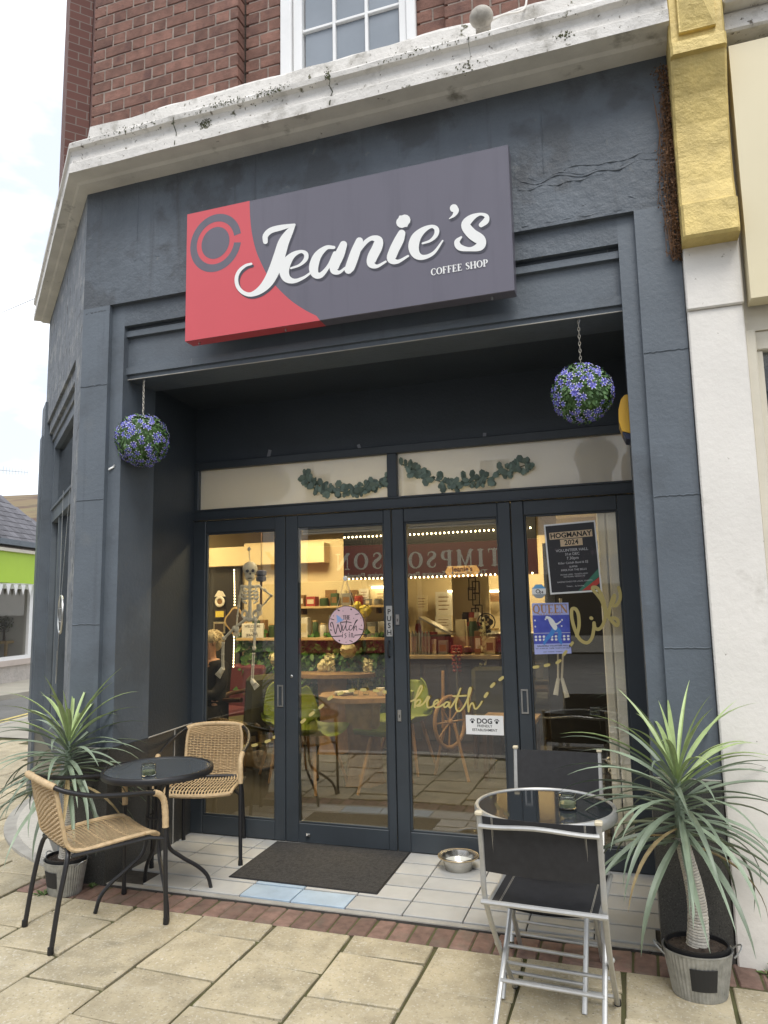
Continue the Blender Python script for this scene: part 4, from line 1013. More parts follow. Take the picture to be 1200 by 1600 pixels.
# ------------------------------------------------------------------ silver folding set
mat('silver_tube', (0.52, 0.52, 0.505), 0.42, metal=.65, var=.08, vscale=30)
mat('mesh_cloth', (0.020, 0.020, 0.022), 0.6, bump=.25, bscale=500, var=.25, vscale=30)
mat('cream_cap', (0.62, 0.55, 0.40), 0.5)
def make_folding_chair(label, loc, rz):
    """local +y is the way the sitter faces"""
    c = thing('folding_chair', label, 'chair', loc, rz, 'black and silver folding chairs at the round table')
    W = .207
    for s in (-1, 1):
        pts = catmull([(s * W, -.235, .775), (s * W, -.205, .60), (s * W, -.185, .47), (s * (W - .006), -.04, .26), (s * (W - .012), .20, .0)], 6)
        mb = MB(); mb.tube([tuple(p) for p in pts], .0105, 8, flat=.72); mb.build('back_post', 'silver_tube', c, world=False)
        pts = catmull([(s * (W - .03), .19, .455), (s * (W - .028), .02, .27), (s * (W - .022), -.27, .0)], 6)
        mb = MB(); mb.tube([tuple(p) for p in pts], .0095, 8); mb.build('rear_leg', 'silver_tube', c, world=False)
        mb = MB(); mb.tube([(s * (W - .015), -.195, .462), (s * (W - .012), .21, .462)], .010, 8); mb.build('seat_rail', 'silver_tube', c, world=False)
        mb = MB(); mb.cbox(s * W - .013, s * W + .013, -.249, -.222, .773, .787, .003); mb.build('post_cap', 'cream_cap', c, world=False)
        mb = MB(); mb.ell((s * (W - .004), -.035, .262), .014, .012, .012, 10, 6); mb.build('pivot', 'silver_tube', c, world=False)
    mb = MB(); mb.tube([tuple(p) for p in catmull([(-W, -.236, .735), (-.14, -.250, .739), (0, -.272, .752), (.14, -.250, .739), (W, -.236, .735)], 6)], .0085, 8); mb.build('top_rail', 'silver_tube', c, world=False)
    for (y, z, w) in ((-.198, .465, W + .012), (.205, .462, W - .01)):
        mb = MB(); mb.tube([(-w, y, z), (w, y, z)], .0095, 8); mb.build('seat_bar', 'silver_tube', c, world=False)
    for (y, z, w) in ((-.24, .055, W - .022), (-.10, .165, W - .025), (.165, .045, W - .012), (.07, .15, W - .012)):
        mb = MB(); mb.tube([(-w, y, z), (w, y, z)], .0075, 8); mb.build('stretcher', 'silver_tube', c, world=False)
    mb = MB(); vs = []; fs = []; nu, nv = 12, 6
    for j in range(nv + 1):
        for i in range(nu + 1):
            t = -1 + 2 * i / nu; v = j / nv; z = .572 + .196 * v; y = -.203 - .028 * v - .020 * (1 - t * t); vs.append((t * (W - .008), y, z))
    for k_, off in ((0, 0), (1, .004)):
        pass
    n_ = len(vs); vs += [(x, y + .004, z) for x, y, z in vs]
    for j in range(nv):
        for i in range(nu):
            a = j * (nu + 1) + i; q = (a, a + 1, a + nu + 2, a + nu + 1); fs.append(q); fs.append(tuple(reversed([k + n_ for k in q])))
    bnd = [i for i in range(nu + 1)] + [(j + 1) * (nu + 1) + nu for j in range(nv)] + [nv * (nu + 1) + i for i in reversed(range(nu))] + [j * (nu + 1) for j in reversed(range(1, nv))]
    for a, b in zip(bnd, bnd[1:] + bnd[:1]): fs.append((b, a, a + n_, b + n_))
    mb.add(vs, fs, True); mb.build('backrest', 'mesh_cloth', c, world=False)
    mb = MB(); vs = []; fs = []
    for j in range(9):
        for i in range(nu + 1):
            t = -1 + 2 * i / nu; v = j / 8; vs.append((t * (W - .012), -.195 + .395 * v, .470 - .022 * (1 - t * t)))
    n_ = len(vs); vs += [(x, y, z - .004) for x, y, z in vs]
    for j in range(8):
        for i in range(nu):
            a = j * (nu + 1) + i; q = (a, a + 1, a + nu + 2, a + nu + 1); fs.append(q); fs.append(tuple(reversed([k + n_ for k in q])))
    mb.add(vs, fs, True); mb.build('seat', 'mesh_cloth', c, world=False)
    mb = MB()
    for t in (-.82, -.80, .80, .82):
        mb.tube([(t * (W - .012), -.195, .4705 - .022 * (1 - t * t)), (t * (W - .012), .2, .4705 - .022 * (1 - t * t))], .0009, 4); mb.tube([(t * (W - .008), -.2075, .572), (t * (W - .008), -.2365 - .002, .768)], .0009, 4)
    mb.build('stitching', 'chain', c, world=False)
    for s in (-1, 1):
        for q in ((s * (W - .012), .20, 0), (s * (W - .022), -.27, 0)): mb = MB(); mb.lathe([(.013, 0), (.0135, .02)], 9, q); mb.build('foot_cap', 'black_paint', c, world=False)
    return c
fc = make_folding_chair('black and silver folding chair on the paving slabs, its back to the street', (-.332, -.665, .001), R(-3))
copy_thing(fc, (-.385, .06, .010), R(180), 'black and silver folding chair on the porch tiles, its back to the doors')
tr_ = thing('folding_table', 'round black glass table with silver rim and folding silver legs', 'table', (-.382, -.345, .001), R(-4))
mb = MB(); mb.lathe([(.0, .672), (.276, .672), (.276, .677), (.0, .677)], 56); mb.build('glass_top', 'black_glass', tr_, world=False)
mb = MB(); mb.lathe([(.272, .640), (.286, .636), (.293, .644), (.293, .674), (.288, .682), (.277, .682), (.274, .678), (.272, .640)], 64); mb.build('rim', 'silver_tube', tr_, world=False)
for s in (-1, 1):
    for d in (-1, 1):
        mb = MB(); mb.tube([tuple(p) for p in catmull([(s * (.175 if d > 0 else .155), -d * .20, .645), (s * (.175 if d > 0 else .155), 0, .33), (s * (.175 if d > 0 else .155), d * .22, .0)], 4)], .0105, 8); mb.build('leg', 'silver_tube', tr_, world=False)
for (y, z, w) in ((.17, .08, .175), (-.17, .08, .155), (.12, .155, .175), (-.12, .155, .155), (.19, .64, .17), (-.19, .64, .17)):
    mb = MB(); mb.tube([(-w, y, z), (w, y, z)], .0075, 8); mb.build('crossbar', 'silver_tube', tr_, world=False)
jar(GZ(887, 1263, .680), 'small glass jar of cloudy water on the silver rimmed table')

# ------------------------------------------------------------------ potted palms in zinc buckets
mat('zinc', (0.40, 0.41, 0.41), 0.45, metal=.75, var=.25, vscale=26, bump=.2, bscale=90)
mat('chalk_label', (0.020, 0.020, 0.020), 0.7)
mat('soil', (0.055, 0.040, 0.030), 0.95, var=.5, vscale=60, bump=1, bscale=90)
mat('bark_pale', (0.52, 0.49, 0.43), 0.85, var=.2, vscale=40)
mat('bark_dark', (0.05, 0.045, 0.04), 0.9)
mat('yucca', (0.20, 0.25, 0.175), 0.45, var=.2, vscale=6, rnd=.28)
mat('yucca_dry', (0.34, 0.26, 0.13), .7, var=.3, vscale=9)
mat('yucca_young', (0.33, 0.42, 0.175), 0.45, var=.2, vscale=6, rnd=.18)
def leaf_variant(length, width, droop, m, curl=0.0):
    """strap leaf growing along +x, bending down; folded along its rib"""
    mb = MB(); n = 11; x = z = 0.0; ang = 0.0; vs = []
    for i in range(n + 1):
        t = i / n; w = width * (0.55 + 1.1 * t if t < .35 else .935 * (1 - ((t - .35) / .65) ** 1.7)) * .5 + .0008
        ys = curl * t * t
        vs += [(x, ys - w, z + w * .55), (x, ys, z), (x, ys + w, z + w * .55)]
        ang -= droop / n * (0.35 + 1.3 * t); x += length / n * math.cos(ang); z += length / n * math.sin(ang)
    fs = []
    for i in range(n):
        a = 3 * i; fs += [(a, a + 1, a + 4, a + 3), (a + 1, a + 2, a + 5, a + 4)]
    mb.add(vs, fs, True); o = mb.build('leaf', m); d = o.data; bpy.data.objects.remove(o); return d
LV = {}
rr_ = random.Random(11)
for m in ('yucca', 'yucca_young', 'yucca_dry'):
    for dr in (0.5, 1.1, 1.7, 2.3): LV[(m, dr)] = [leaf_variant(1.0, .058, dr * .88, m, rr_.uniform(-.12, .12)) for _ in range(2)]
def make_palm(label, loc, rz, seed, hs=1.0):
    rng = random.Random(seed)
    p = thing('potted_palm', label, 'potted plant', loc, rz, 'palms in zinc buckets beside the porch pillars')
    # oval ribbed bucket
    mb = MB(); n = 96; vs = []; fs = []; pf = [(.098, .0), (.100, .006), (.128, .165), (.131, .168), (.131, .174)]
    for j, (r, z) in enumerate(pf):
        for k in range(n):
            a = 2 * PI * k / n; q = r + (.0014 * (1 if k % 2 else -1) if j in (1, 2) else 0); vs.append((q * math.cos(a), q * .80 * math.sin(a), z))
    m_ = len(pf)
    for (r, z) in ((.124, .170), (.095, .01)):
        for k in range(n): a = 2 * PI * k / n; vs.append((r * math.cos(a), r * .80 * math.sin(a), z))
    for j in range(m_ + 1):
        for k in range(n): fs.append((j * n + k, j * n + (k + 1) % n, (j + 1) * n + (k + 1) % n, (j + 1) * n + k))
    fs += [tuple(reversed(range(n))), tuple((m_ + 1) * n + k for k in range(n))]
    mb.add(vs, fs); mb.build('bucket', 'zinc', p, world=False)
    for s in (-1, 1):
        mb = MB(); pts = [(s * (.128 + .036 * math.sin(t)), .030 * math.cos(t), .150 + .040 * math.sin(t) * .9) for t in [PI * k / 10 for k in range(11)]]
        mb.tube(pts, .0032, 6); mb.build('handle', 'zinc', p, world=False)
    mb = MB(); vs = []
    for z in (.045, .128):
        for k in range(7):
            a = -PI / 2 + (-.42 + .84 * k / 6); r = .1005 + .028 * (z - .006) / .159 + .0032; vs.append((r * math.cos(a), r * .80 * math.sin(a), z))
    mb.add(vs, [(k, k + 1, 7 + k + 1, 7 + k) for k in range(6)]); mb.build('chalk_label', 'chalk_label', p, world=False)
    mb = MB(); mb.lathe([(.113, .12), (.118, .178), (.120, .188), (.113, .188), (.110, .16)], 40, sy=.8); mb.build('inner_pot', 'black_paint', p, world=False)
    mb = MB(); mb.lathe([(.112, .150), (.112, .172), (.06, .180), (.0, .183)], 30, sy=.8)
    for _ in range(60):
        a = rng.uniform(0, 6.3); r = .1 * math.sqrt(rng.random()); mb.ell((r * math.cos(a), r * .8 * math.sin(a), .176 + .006 * (1 - r / .1)), .006, .006, .004, 6, 4, jit=.3)
    mb.build('soil', 'soil', p, world=False)
    # trunk: stacked pale rings with dark gaps
    z0, z1 = .16, .58 * hs
    mb = MB(); pts = []; rr = []; nr = 40
    def tp(z): t = (z - z0) / (z1 - z0); return (.018 * math.sin(t * 4) - .015 * t, .01 * t, z)
    for k in range(nr):
        z = z0 + (z1 - z0) * k / nr; dz = (z1 - z0) / nr; t = k / nr; r = .042 - .016 * t
        for q, e in ((0, .86), (.15, 1.02), (.7, 1.03), (.95, .88)): pts.append(tp(z + dz * q)); rr.append(r * e * (1 + .02 * rng.uniform(-1, 1)))
    mb.tube(pts, rr, 14, smooth=False)
    for i in range(len(mb.f)):
        ringi = (i // 14) % 4
        if i < (len(pts) - 1) * 14 and (ringi == 3 or (ringi == 0 and rng.random() < .3)): mb.mi[i] = 1
    mb.build('trunk', ['bark_pale', 'bark_dark'], p, world=False)
    # leaves spiral up the crown
    top = tp(z1); nl = 96
    for i in range(nl):
        t = i / (nl - 1); z = z1 - .03 + .29 * t * hs; a = i * 2.39996 + rng.uniform(-.25, .25)
        el = R(-8 + 78 * t ** 1.8) + rng.uniform(-.14, .14); ln = (.535 - .11 * t + rng.uniform(-.06, .06)) * (1.0 if t < .97 else .8)
        dr = (2.3 if rng.random() < .4 else 1.7) if t < .28 else (1.7 if t < .55 and rng.random() < .6 else 1.1) if t < .93 else .5
        if el < 0: dr = 1.1 if rng.random() < .7 else 1.7
        m = 'yucca_young' if t > .70 + .16 * rng.random() else 'yucca'
        if t < .5 and rng.random() < .05: m = 'yucca_dry'
        o = inst('leaf', rng.choice(LV[(m, dr)]), p, (top[0] + .014 * math.cos(a), top[1] + .014 * math.sin(a), z), (rng.uniform(-.25, .25), -el, a)); wv = rng.uniform(.8, 1.15); o.scale = (ln, ln * wv * .95, ln)
    mb = MB(); mb.tube([(top[0], top[1], z1 - .02), (top[0], top[1], z1 + .24 * hs)], [.024, .012], 8); mb.build('crown_stem', 'yucca', p, world=False)
    return p
make_palm('bushy potted palm in a zinc bucket in front of the white pilaster', (.178, -.30, .001), R(8), 4)
make_palm('bushy potted palm in a zinc bucket behind a woven chair at the corner pillar', (-3.03, -.14, .001), R(-14), 9)
# small weeds in the joints
mat('weed', (0.11, 0.17, 0.05), 0.7, var=.3, vscale=30)
rng = random.Random(8)
for k, (x, y, s, lab) in enumerate(((-3.12, -.20, .05, 'small green weed beside the bucket at the corner pillar'), (.47, -.06, .06, 'small green weed at the foot of the white pilaster'), (.52, -.20, .06, 'flat grassy weed in the joint in front of the white pilaster'), (-2.93, -.04, .035, 'small green weed at the foot of the granite corner plinth'))):
    mb = MB()
    for i in range(26):
        a = rng.uniform(0, 6.3); l = s * rng.uniform(.5, 1.1); e = rng.uniform(.1, 1.0); d = Vector((math.cos(a) * math.cos(e), math.sin(a) * math.cos(e), math.sin(e))); w = Vector((-math.sin(a), math.cos(a), 0)) * l * .16; p = Vector((x + rng.uniform(-.5, .5) * s, y + rng.uniform(-.4, .4) * s, 0.0))
        mb.add([p, p + d * l * .5 + w, p + d * l - Vector((0, 0, l * .2)), p + d * l * .5 - w], [(0, 1, 2, 3)])
    tag(mb.build('weed', 'weed'), lab, 'weed')
# ------------------------------------------------------------------ things on the door glass
GF, GB = 0.9262, 0.9500          # just in front of and just behind the panes
mat('gold_vinyl', (0.56, 0.46, 0.17), 0.45)
mat('paper_white', (0.80, 0.80, 0.78), 0.6)
mat('ink', (0.012, 0.012, 0.014), 0.6)
def on(Y, sgnm=1):
    def f(u, v, h):
        p = PY(u, v, Y); return Vector((p.x, Y - h, p.z))
    return f
def crop(x0, y0, s, w): return lambda pts: [(x0 + x / s, y0 + y / s, w / s) for x, y in pts]
def gold_word(name, label, strokes, w_anchor):
    mb = MB()
    for k, st in enumerate(strokes): stroke2(mb, st, on(GF), 6, .0002 + .0003 * k, .0006)
    tag(mb.build(name, 'gold_vinyl'), label, 'lettering')
B = crop(630, 1050, 7.059, 19)
gold_word('vinyl_lettering', 'gold script lettering reading breath on the door glass', [
    B([(88, 322), (130, 300), (178, 240), (208, 180), (200, 150), (180, 175), (152, 250), (132, 330), (128, 388)]),
    B([(130, 380), (140, 335), (170, 306), (192, 318), (180, 350), (150, 372), (185, 372), (230, 340), (262, 290), (272, 272), (290, 280), (272, 310), (262, 350), (272, 388), (310, 385), (352, 355), (386, 330), (376, 308), (345, 328), (336, 365), (358, 390), (400, 382), (445, 355)]),
    B([(512, 338), (478, 332), (450, 360), (456, 388), (485, 376), (510, 342), (504, 376), (520, 392), (552, 350), (600, 262), (632, 182)]),
    B([(632, 182), (606, 260), (582, 350), (588, 415), (618, 432), (660, 395), (705, 310), (738, 225), (748, 182), (736, 175), (722, 225), (714, 330), (722, 436)]),
    B([(722, 430), (738, 370), (762, 342), (778, 365), (790, 402), (815, 400), (845, 365), (868, 326)]), B([(556, 266), (620, 264), (694, 260)])], None)
Lf = crop(800, 780, 5.714, 30)
gold_word('vinyl_lettering', 'gold script lettering reading life slanting up the door glass', [
    Lf([(578, 1220), (598, 1130), (592, 1030), (566, 980), (534, 985), (534, 1060), (560, 1160), (605, 1250), (668, 1282), (712, 1240), (730, 1160), (732, 1105)]),
    Lf([(732, 1105), (742, 1150), (776, 1160), (812, 1120), (832, 1030), (806, 920), (768, 860), (722, 805), (728, 786), (768, 800), (808, 880), (836, 980), (862, 1050), (905, 1105), (942, 1128), (946, 1085), (915, 1060), (880, 1066)]),
    Lf([(866, 1030), (876, 960), (892, 900), (915, 855), (910, 905), (896, 945), (930, 948), (962, 900), (966, 845), (952, 788)]), Lf([(705, 1060), (711, 1064)])], None)
# dashes of the vinyl string
D7 = lambda l: [(300 + x / 3.529, 980 + y / 3.529) for x, y in l]
D8 = lambda l: [(600 + x / 2.927, 980 + y / 2.927) for x, y in l]
dash_runs = [(D7([(280, 657), (345, 650), (418, 628), (462, 603)]), 'left door'), (D7([(613, 517), (660, 478), (712, 437), (762, 390), (818, 365), (880, 348), (945, 345), (1015, 350), (1070, 358)]), 'door'), (D8([(467, 310), (497, 265), (537, 235)]), 'd'), (D8([(695, 182), (745, 174), (798, 158), (828, 118), (857, 78)]), 'd')]
labels = ['gold vinyl dashes low on the hinged pane behind the woven chair', 'curving row of gold vinyl dashes on the pane below the pink round sign', 'three gold vinyl dashes rising beside the word breath', 'gold vinyl dashes leading up to the word life']
for (run, _), lab in zip(dash_runs, labels):
    root = thing('vinyl_dashes', lab, 'lettering', PY(*run[0], GF))
    for i, p in enumerate(run):
        a = run[max(i - 1, 0)]; b = run[min(i + 1, len(run) - 1)]; d = np.array([b[0] - a[0], b[1] - a[1]]); d = d / (np.linalg.norm(d) or 1) * 3.0
        mb = MB(); stroke2(mb, [(p[0] - d[0], p[1] - d[1], 4.6), (p[0], p[1], 4.8), (p[0] + d[0], p[1] + d[1], 4.6)], on(GF), 2, .0003); mb.build('dash', 'gold_vinyl', root)
# ---- round pink sign hung from a suction knob
mat('pink_board', (0.72, 0.50, 0.54), 0.6, var=.05, vscale=20)
mat('twine', (0.55, 0.44, 0.27), 0.8)
mat('hat_blue', (0.28, 0.42, 0.72), 0.6)
wc = PY(541, 977, .925); wr = .124
ws = thing('round_sign', 'round pink sign reading The Witch is in, hung on the door glass', 'sign', (wc.x, wc.y, wc.z))
mb = MB(); mb.add(*(lambda n=48: ([Vector((wc.x + wr * math.cos(2 * PI * k / n), y, wc.z + wr * math.sin(2 * PI * k / n))) for y in (.922, .930) for k in range(n)], [tuple(range(n)), tuple(reversed(range(n, 2 * n)))] + [(k, n + k, n + (k + 1) % n, (k + 1) % n) for k in range(n)]))()); mb.build('board', 'pink_board', ws)
mb = MB(); mb.tube([(wc.x + (wr + .001) * math.cos(2 * PI * k / 48), .926, wc.z + (wr + .001) * math.sin(2 * PI * k / 48)) for k in range(48)], .0042, 6, closed=True); mb.build('rim', 'ink', ws)
kb_ = PY(539.5, 904, .93)
mb = MB()
for s in (-1, 1): mb.tube([(kb_.x + s * .006, .928, kb_.z - .008), (wc.x + s * .068, .926, wc.z + .103)], .0022, 5)
mb.build('cord', 'twine', ws)
mb = MB(); mb.ell((kb_.x, .930, kb_.z), .0165, .012, .0165, 16, 10); mb.build('suction_knob', 'paper_white', ws)
W4 = lambda pts, w=11: [(500 + x / 12.31, 890 + y / 12.31, w / 12.31) for x, y in pts]
mb = MB()
for k, st in enumerate([W4([(215, 1100), (200, 1050), (230, 1012), (252, 1060), (275, 1160), (300, 1235), (322, 1150), (345, 1055), (368, 1130), (398, 1205), (415, 1110), (395, 1020), (430, 1012), (520, 1005), (600, 1020)], 15), W4([(440, 1075), (430, 1130), (445, 1175), (475, 1120), (500, 1060), (515, 970), (500, 1060), (500, 1140), (520, 1170), (555, 1140)], 13), W4([(610, 1080), (580, 1075), (562, 1120), (575, 1165), (610, 1150), (640, 1100), (690, 1010), (725, 965), (690, 990), (655, 1080), (645, 1175)], 12), W4([(648, 1160), (670, 1100), (700, 1085), (695, 1140), (710, 1170)], 12),
    W4([(232, 1288), (330, 1282), (420, 1275)], 16), W4([(668, 1262), (780, 1252), (895, 1246)], 16), W4([(435, 1235), (432, 1300)], 12), W4([(500, 1225), (475, 1250), (505, 1280), (480, 1320)], 11), W4([(565, 1235), (562, 1300)], 12), W4([(600, 1300), (605, 1230), (630, 1235), (632, 1300), (660, 1290)], 12), W4([(436, 1205), (438, 1210)], 14), W4([(566, 1205), (568, 1210)], 14),
    W4([(680, 865), (750, 850)], 13), W4([(205, 945), (240, 955), (270, 965)], 13), W4([(750, 1140), (790, 1150), (820, 1160)], 14), W4([(570, 1365), (600, 1375), (625, 1390)], 13), W4([(345, 775), (370, 790)], 22), W4([(595, 760), (605, 766)], 24), W4([(370, 1362), (376, 1368)], 24), W4([(205, 1160), (218, 1165)], 22), W4([(440, 795), (446, 798)], 12), W4([(795, 1070), (802, 1070)], 16), W4([(785, 930), (790, 932)], 14), W4([(500, 1395), (504, 1396)], 14), W4([(258, 890), (262, 892)], 14), W4([(645, 935), (650, 938)], 12)]):
    stroke2(mb, st, on(.9215), 5, .0002 + .0001 * (k % 5), .0003)
serif_text(mb, 'THE', .027, lambda u, v, h: Vector((u, .9215 - h, v)), wc.x + .005, wc.z + .038, 'CENTER', .0003, sx=.72); mb.build('lettering', 'ink', ws)
mb = MB(); mb.poly([on(.9213)(500 + x / 12.31, 890 + y / 12.31, .0002) for x, y in ((312, 865), (380, 905), (425, 955), (475, 955), (400, 1000), (300, 1035), (335, 1000))]); mb.build('witch_hat', 'hat_blue', ws)
# ---- push plate
mat('push_plate', (0.46, 0.46, 0.44), 0.35, metal=.3)
pc = (-1.463, 1.427)
ps = thing('push_plate', 'narrow upright plate reading PUSH on the door stile', 'sign', (pc[0], .915, pc[1]))
mb = MB(); mb.cbox(pc[0] - .024, pc[0] + .018, .913, .9175, pc[1] - .098, pc[1] + .098, .002); mb.build('plate', 'push_plate', ps)
mb = MB()
for k, ch in enumerate('PUSH'): text_mesh(mb, ch, .046, lambda u, v, h: Vector((u, .9124 - h, v)), pc[0] - .003, pc[1] + .045 - .044 * k, 'CENTER', .0002, bold=.02)
mb.build('lettering', 'ink', ps)
# ---- dog friendly notice
a, b = PY(729, 1116, GB), PY(788.6, 1148, GB)
dx0, dx1, dz1, dz0 = a.x, b.x, a.z, b.z
dg_ = thing('dog_notice', 'white notice reading Dog friendly establishment with paw prints', 'notice', ((dx0 + dx1) / 2, GB, dz0))
DY = GF - .003
mb = MB(); mb.box(dx0, dx1, DY, DY + .002, dz0, dz1); mb.build('card', 'paper_white', dg_)
f_ = lambda u, v, h: Vector((u, DY - .0004 - h, v))
dcx = (dx0 + dx1) / 2; hh = dz1 - dz0
mb = MB(); text_mesh(mb, 'DOG', .042, f_, dcx, dz1 - .048, bold=.03); text_mesh(mb, 'FRIENDLY', .021, f_, dcx, dz1 - .070, bold=.015); text_mesh(mb, 'ESTABLISHMENT', .021, f_, dcx, dz1 - .094, bold=.015)
for s in (-1, 1):
    cx, cz_ = dcx + s * .075, dz1 - .036
    for (ox, oz, r) in ((0, -.004, .0085), (-.012, .006, .004), (-.004, .012, .0042), (.005, .012, .0042), (.012, .006, .004)):
        mb.poly([f_(cx + ox + r * math.cos(2 * PI * k / 12), cz_ + oz + r * math.sin(2 * PI * k / 12), .0001 + .00005 * ox) for k in range(12)])
mb.build('lettering', 'ink', dg_)
# ---- posters behind the right pane
def quad_map(tl, tr, br, bl, Y):
    P_ = [PY(*p, Y) for p in (tl, tr, br, bl)]
    def f(u, v, h):              # u 0..1 left-right, v 0..1 bottom-top
        p = (P_[3] * (1 - u) + P_[2] * u) * (1 - v) + (P_[0] * (1 - u) + P_[1] * u) * v; return Vector((p.x, Y - h, p.z))
    f.w = (P_[1] - P_[0]).length; f.h = (P_[0] - P_[3]).length; return f
def card(mb, f, u0, u1, v0, v1, h, mi=0, th=0.0): mb.poly([f(u0, v0, h), f(u1, v0, h), f(u1, v1, h), f(u0, v1, h)], mi)
def slab_card(mb, f, back=.0015):
    c = [(0, 0), (1, 0), (1, 1), (0, 1)]; mb.add([f(u, v, 0) for u, v in c] + [f(u, v, -back) for u, v in c], [(0, 1, 2, 3), (7, 6, 5, 4)] + [(i, 4 + i, 4 + (i + 1) % 4, (i + 1) % 4) for i in range(4)])
def ftext(mb, f, body, size, u, v, h=.0008, bold=0.0, align='CENTER', sx=1.0):
    text_mesh(mb, body, size, lambda a, b, hh: f(u + a / f.w, v + b / f.h, hh), 0, 0, align, h, bold, sx=sx)
mat('poster_dark', (0.030, 0.030, 0.034), 0.35, spots=[((0.10, 0.07, 0.085), 14, .60, .75), ((0.16, 0.15, 0.15), 40, .69, .71)])
mat('tan_strip', (0.62, 0.47, 0.30), 0.5)
mat('poster_red', (0.50, 0.06, 0.04), .5); mat('poster_green', (0.05, 0.20, 0.13), .5); mat('poster_grey', (0.60, 0.60, 0.60), .5)
hf = quad_map((849.5, 820), (930, 812.5), (941, 924), (860, 929), GF)
hp = thing('party_poster', 'dark white-bordered poster headed Hogmanay 2024 on the door glass', 'poster', hf(.5, 0, 0))
mb = MB(); slab_card(mb, hf); mb.build('sheet', 'paper_white', hp)
mb = MB(); card(mb, hf, .03, .97, .025, .975, .0004); mb.build('print', 'poster_dark', hp)
mb = MB(); card(mb, hf, .09, .92, .775, .875, .0008); card(mb, hf, .29, .72, .665, .765, .0008); mb.build('heading_strip', 'tan_strip', hp)
mb = MB(); ftext(mb, hf, 'HOGMANAY', .042, .505, .793, .0012, .03); ftext(mb, hf, '2024', .042, .505, .685, .0012, .02); mb.build('heading', 'ink', hp)
mb = MB()
for (s, sz, v) in (('VOLUNTEER HALL', .023, .59), ('31st DEC', .022, .535), ('7.30pm', .024, .475), ('Killer Ceilidh Band & DJ', .018, .415), ('SUPPER', .015, .36), ('PIPER FOR THE BELLS', .016, .315), ('PHONE LINES . TICKETS NOW', .012, .255), ('NATIONAL VENUE LTD', .012, .225), ('RAISING FUNDS FOR LOCAL CHARITY', .012, .155), ('Tickets  .  by booking', .012, .09)): ftext(mb, hf, s, sz, .5, v, .0009)
mb.build('small_print', 'poster_grey', hp)
mb = MB(); mb.poly([hf(u, v, .0007) for u, v in ((.62, .03), (.97, .20), (.97, .12), (.80, .03))]); mb.build('red_ribbon', 'poster_red', hp)
mb = MB(); mb.poly([hf(u, v, .0006) for u, v in ((.55, .03), (.97, .32), (.97, .21), (.64, .03))]); mb.build('green_ribbon', 'poster_green', hp)
mat('concert_blue', (0.045, 0.06, 0.36), 0.4, col2=(0.10, 0.13, 0.55), var=1, vscale=18)
mat('concert_pale', (0.42, 0.46, 0.78), 0.4); mat('concert_gold', (0.42, 0.22, 0.07), .5); mat('jeans_blue', (0.06, 0.24, 0.62), .5)
qf = quad_map((831, 942.5), (888, 941.5), (893, 1021), (835.5, 1022.5), GF)
qp = thing('concert_poster', 'blue concert poster headed Queen with a leaning figure on a lit stage', 'poster', qf(.5, 0, 0))
mb = MB(); slab_card(mb, qf); mb.build('sheet', 'concert_blue', qp)
for v0, v1 in ((.76, 1.0), (.0, .20)): mb = MB(); card(mb, qf, .0, 1, v0, v1, .0003); mb.build('pale_band', 'concert_pale', qp)
mb = MB(); serif_text(mb, 'QUEEN', .050, lambda u, v, h: qf(.5 + u / qf.w, .80 + v / qf.h, h), 0, 0, 'CENTER', .0006, sx=.88); ftext(mb, qf, 'R H A P S O D Y', .017, .5, .755, .0006); mb.build('heading', 'concert_gold', qp)
mb = MB(); ftext(mb, qf, 'THE ULTIMATE LIVE EXPERIENCE', .0125, .5, .95, .0006); ftext(mb, qf, 'GALASHIELS VOLUNTEER HALL', .013, .5, .145, .0006, .02); ftext(mb, qf, 'SAT 16 NOV 24  7.30PM  TICKETS ON SALE', .0105, .5, .10, .0006, .01); ftext(mb, qf, 'www . facebook . instagram', .010, .5, .035, .0006); mb.build('small_print', 'ink', qp)
mb = MB()
for r_ in range(2):
    for k in range(9):
        if 3 <= k <= 3: continue
        u, v = .06 + .11 * k, .34 - .06 * r_; mb.poly([qf(u + .036 * math.cos(2 * PI * j / 10), v + .024 * math.sin(2 * PI * j / 10), .0005) for j in range(10)])
for (u, v) in ((.06, .66), (.06, .54), (.78, .54), (.80, .66), (.35, .68)): mb.poly([qf(u + .022 * math.cos(2 * PI * j / 10), v + .018 * math.sin(2 * PI * j / 10), .0005) for j in range(10)])
card(mb, qf, .0, 1, .405, .412, .0005); mb.build('stage_light', 'paper_white', qp)
mb = MB()
stroke2(mb, [(.62, .50, .10), (.72, .42, .10), (.70, .30, .09), (.74, .21, .06)], qf, 4, .0008); stroke2(mb, [(.58, .50, .11), (.50, .40, .10), (.36, .30, .08), (.28, .21, .06)], qf, 4, .0009); mb.build('performer_trousers', 'jeans_blue', qp)
mb = MB(); stroke2(mb, [(.60, .52, .12), (.52, .62, .13), (.46, .69, .08)], qf, 4, .0010); stroke2(mb, [(.50, .63, .04), (.64, .58, .035), (.76, .63, .03)], qf, 4, .0012); mb.poly([qf(.40 + .05 * math.cos(2 * PI * j / 10), .715 + .03 * math.sin(2 * PI * j / 10), .0012) for j in range(10)]); mb.build('performer_top', 'paper_white', qp)
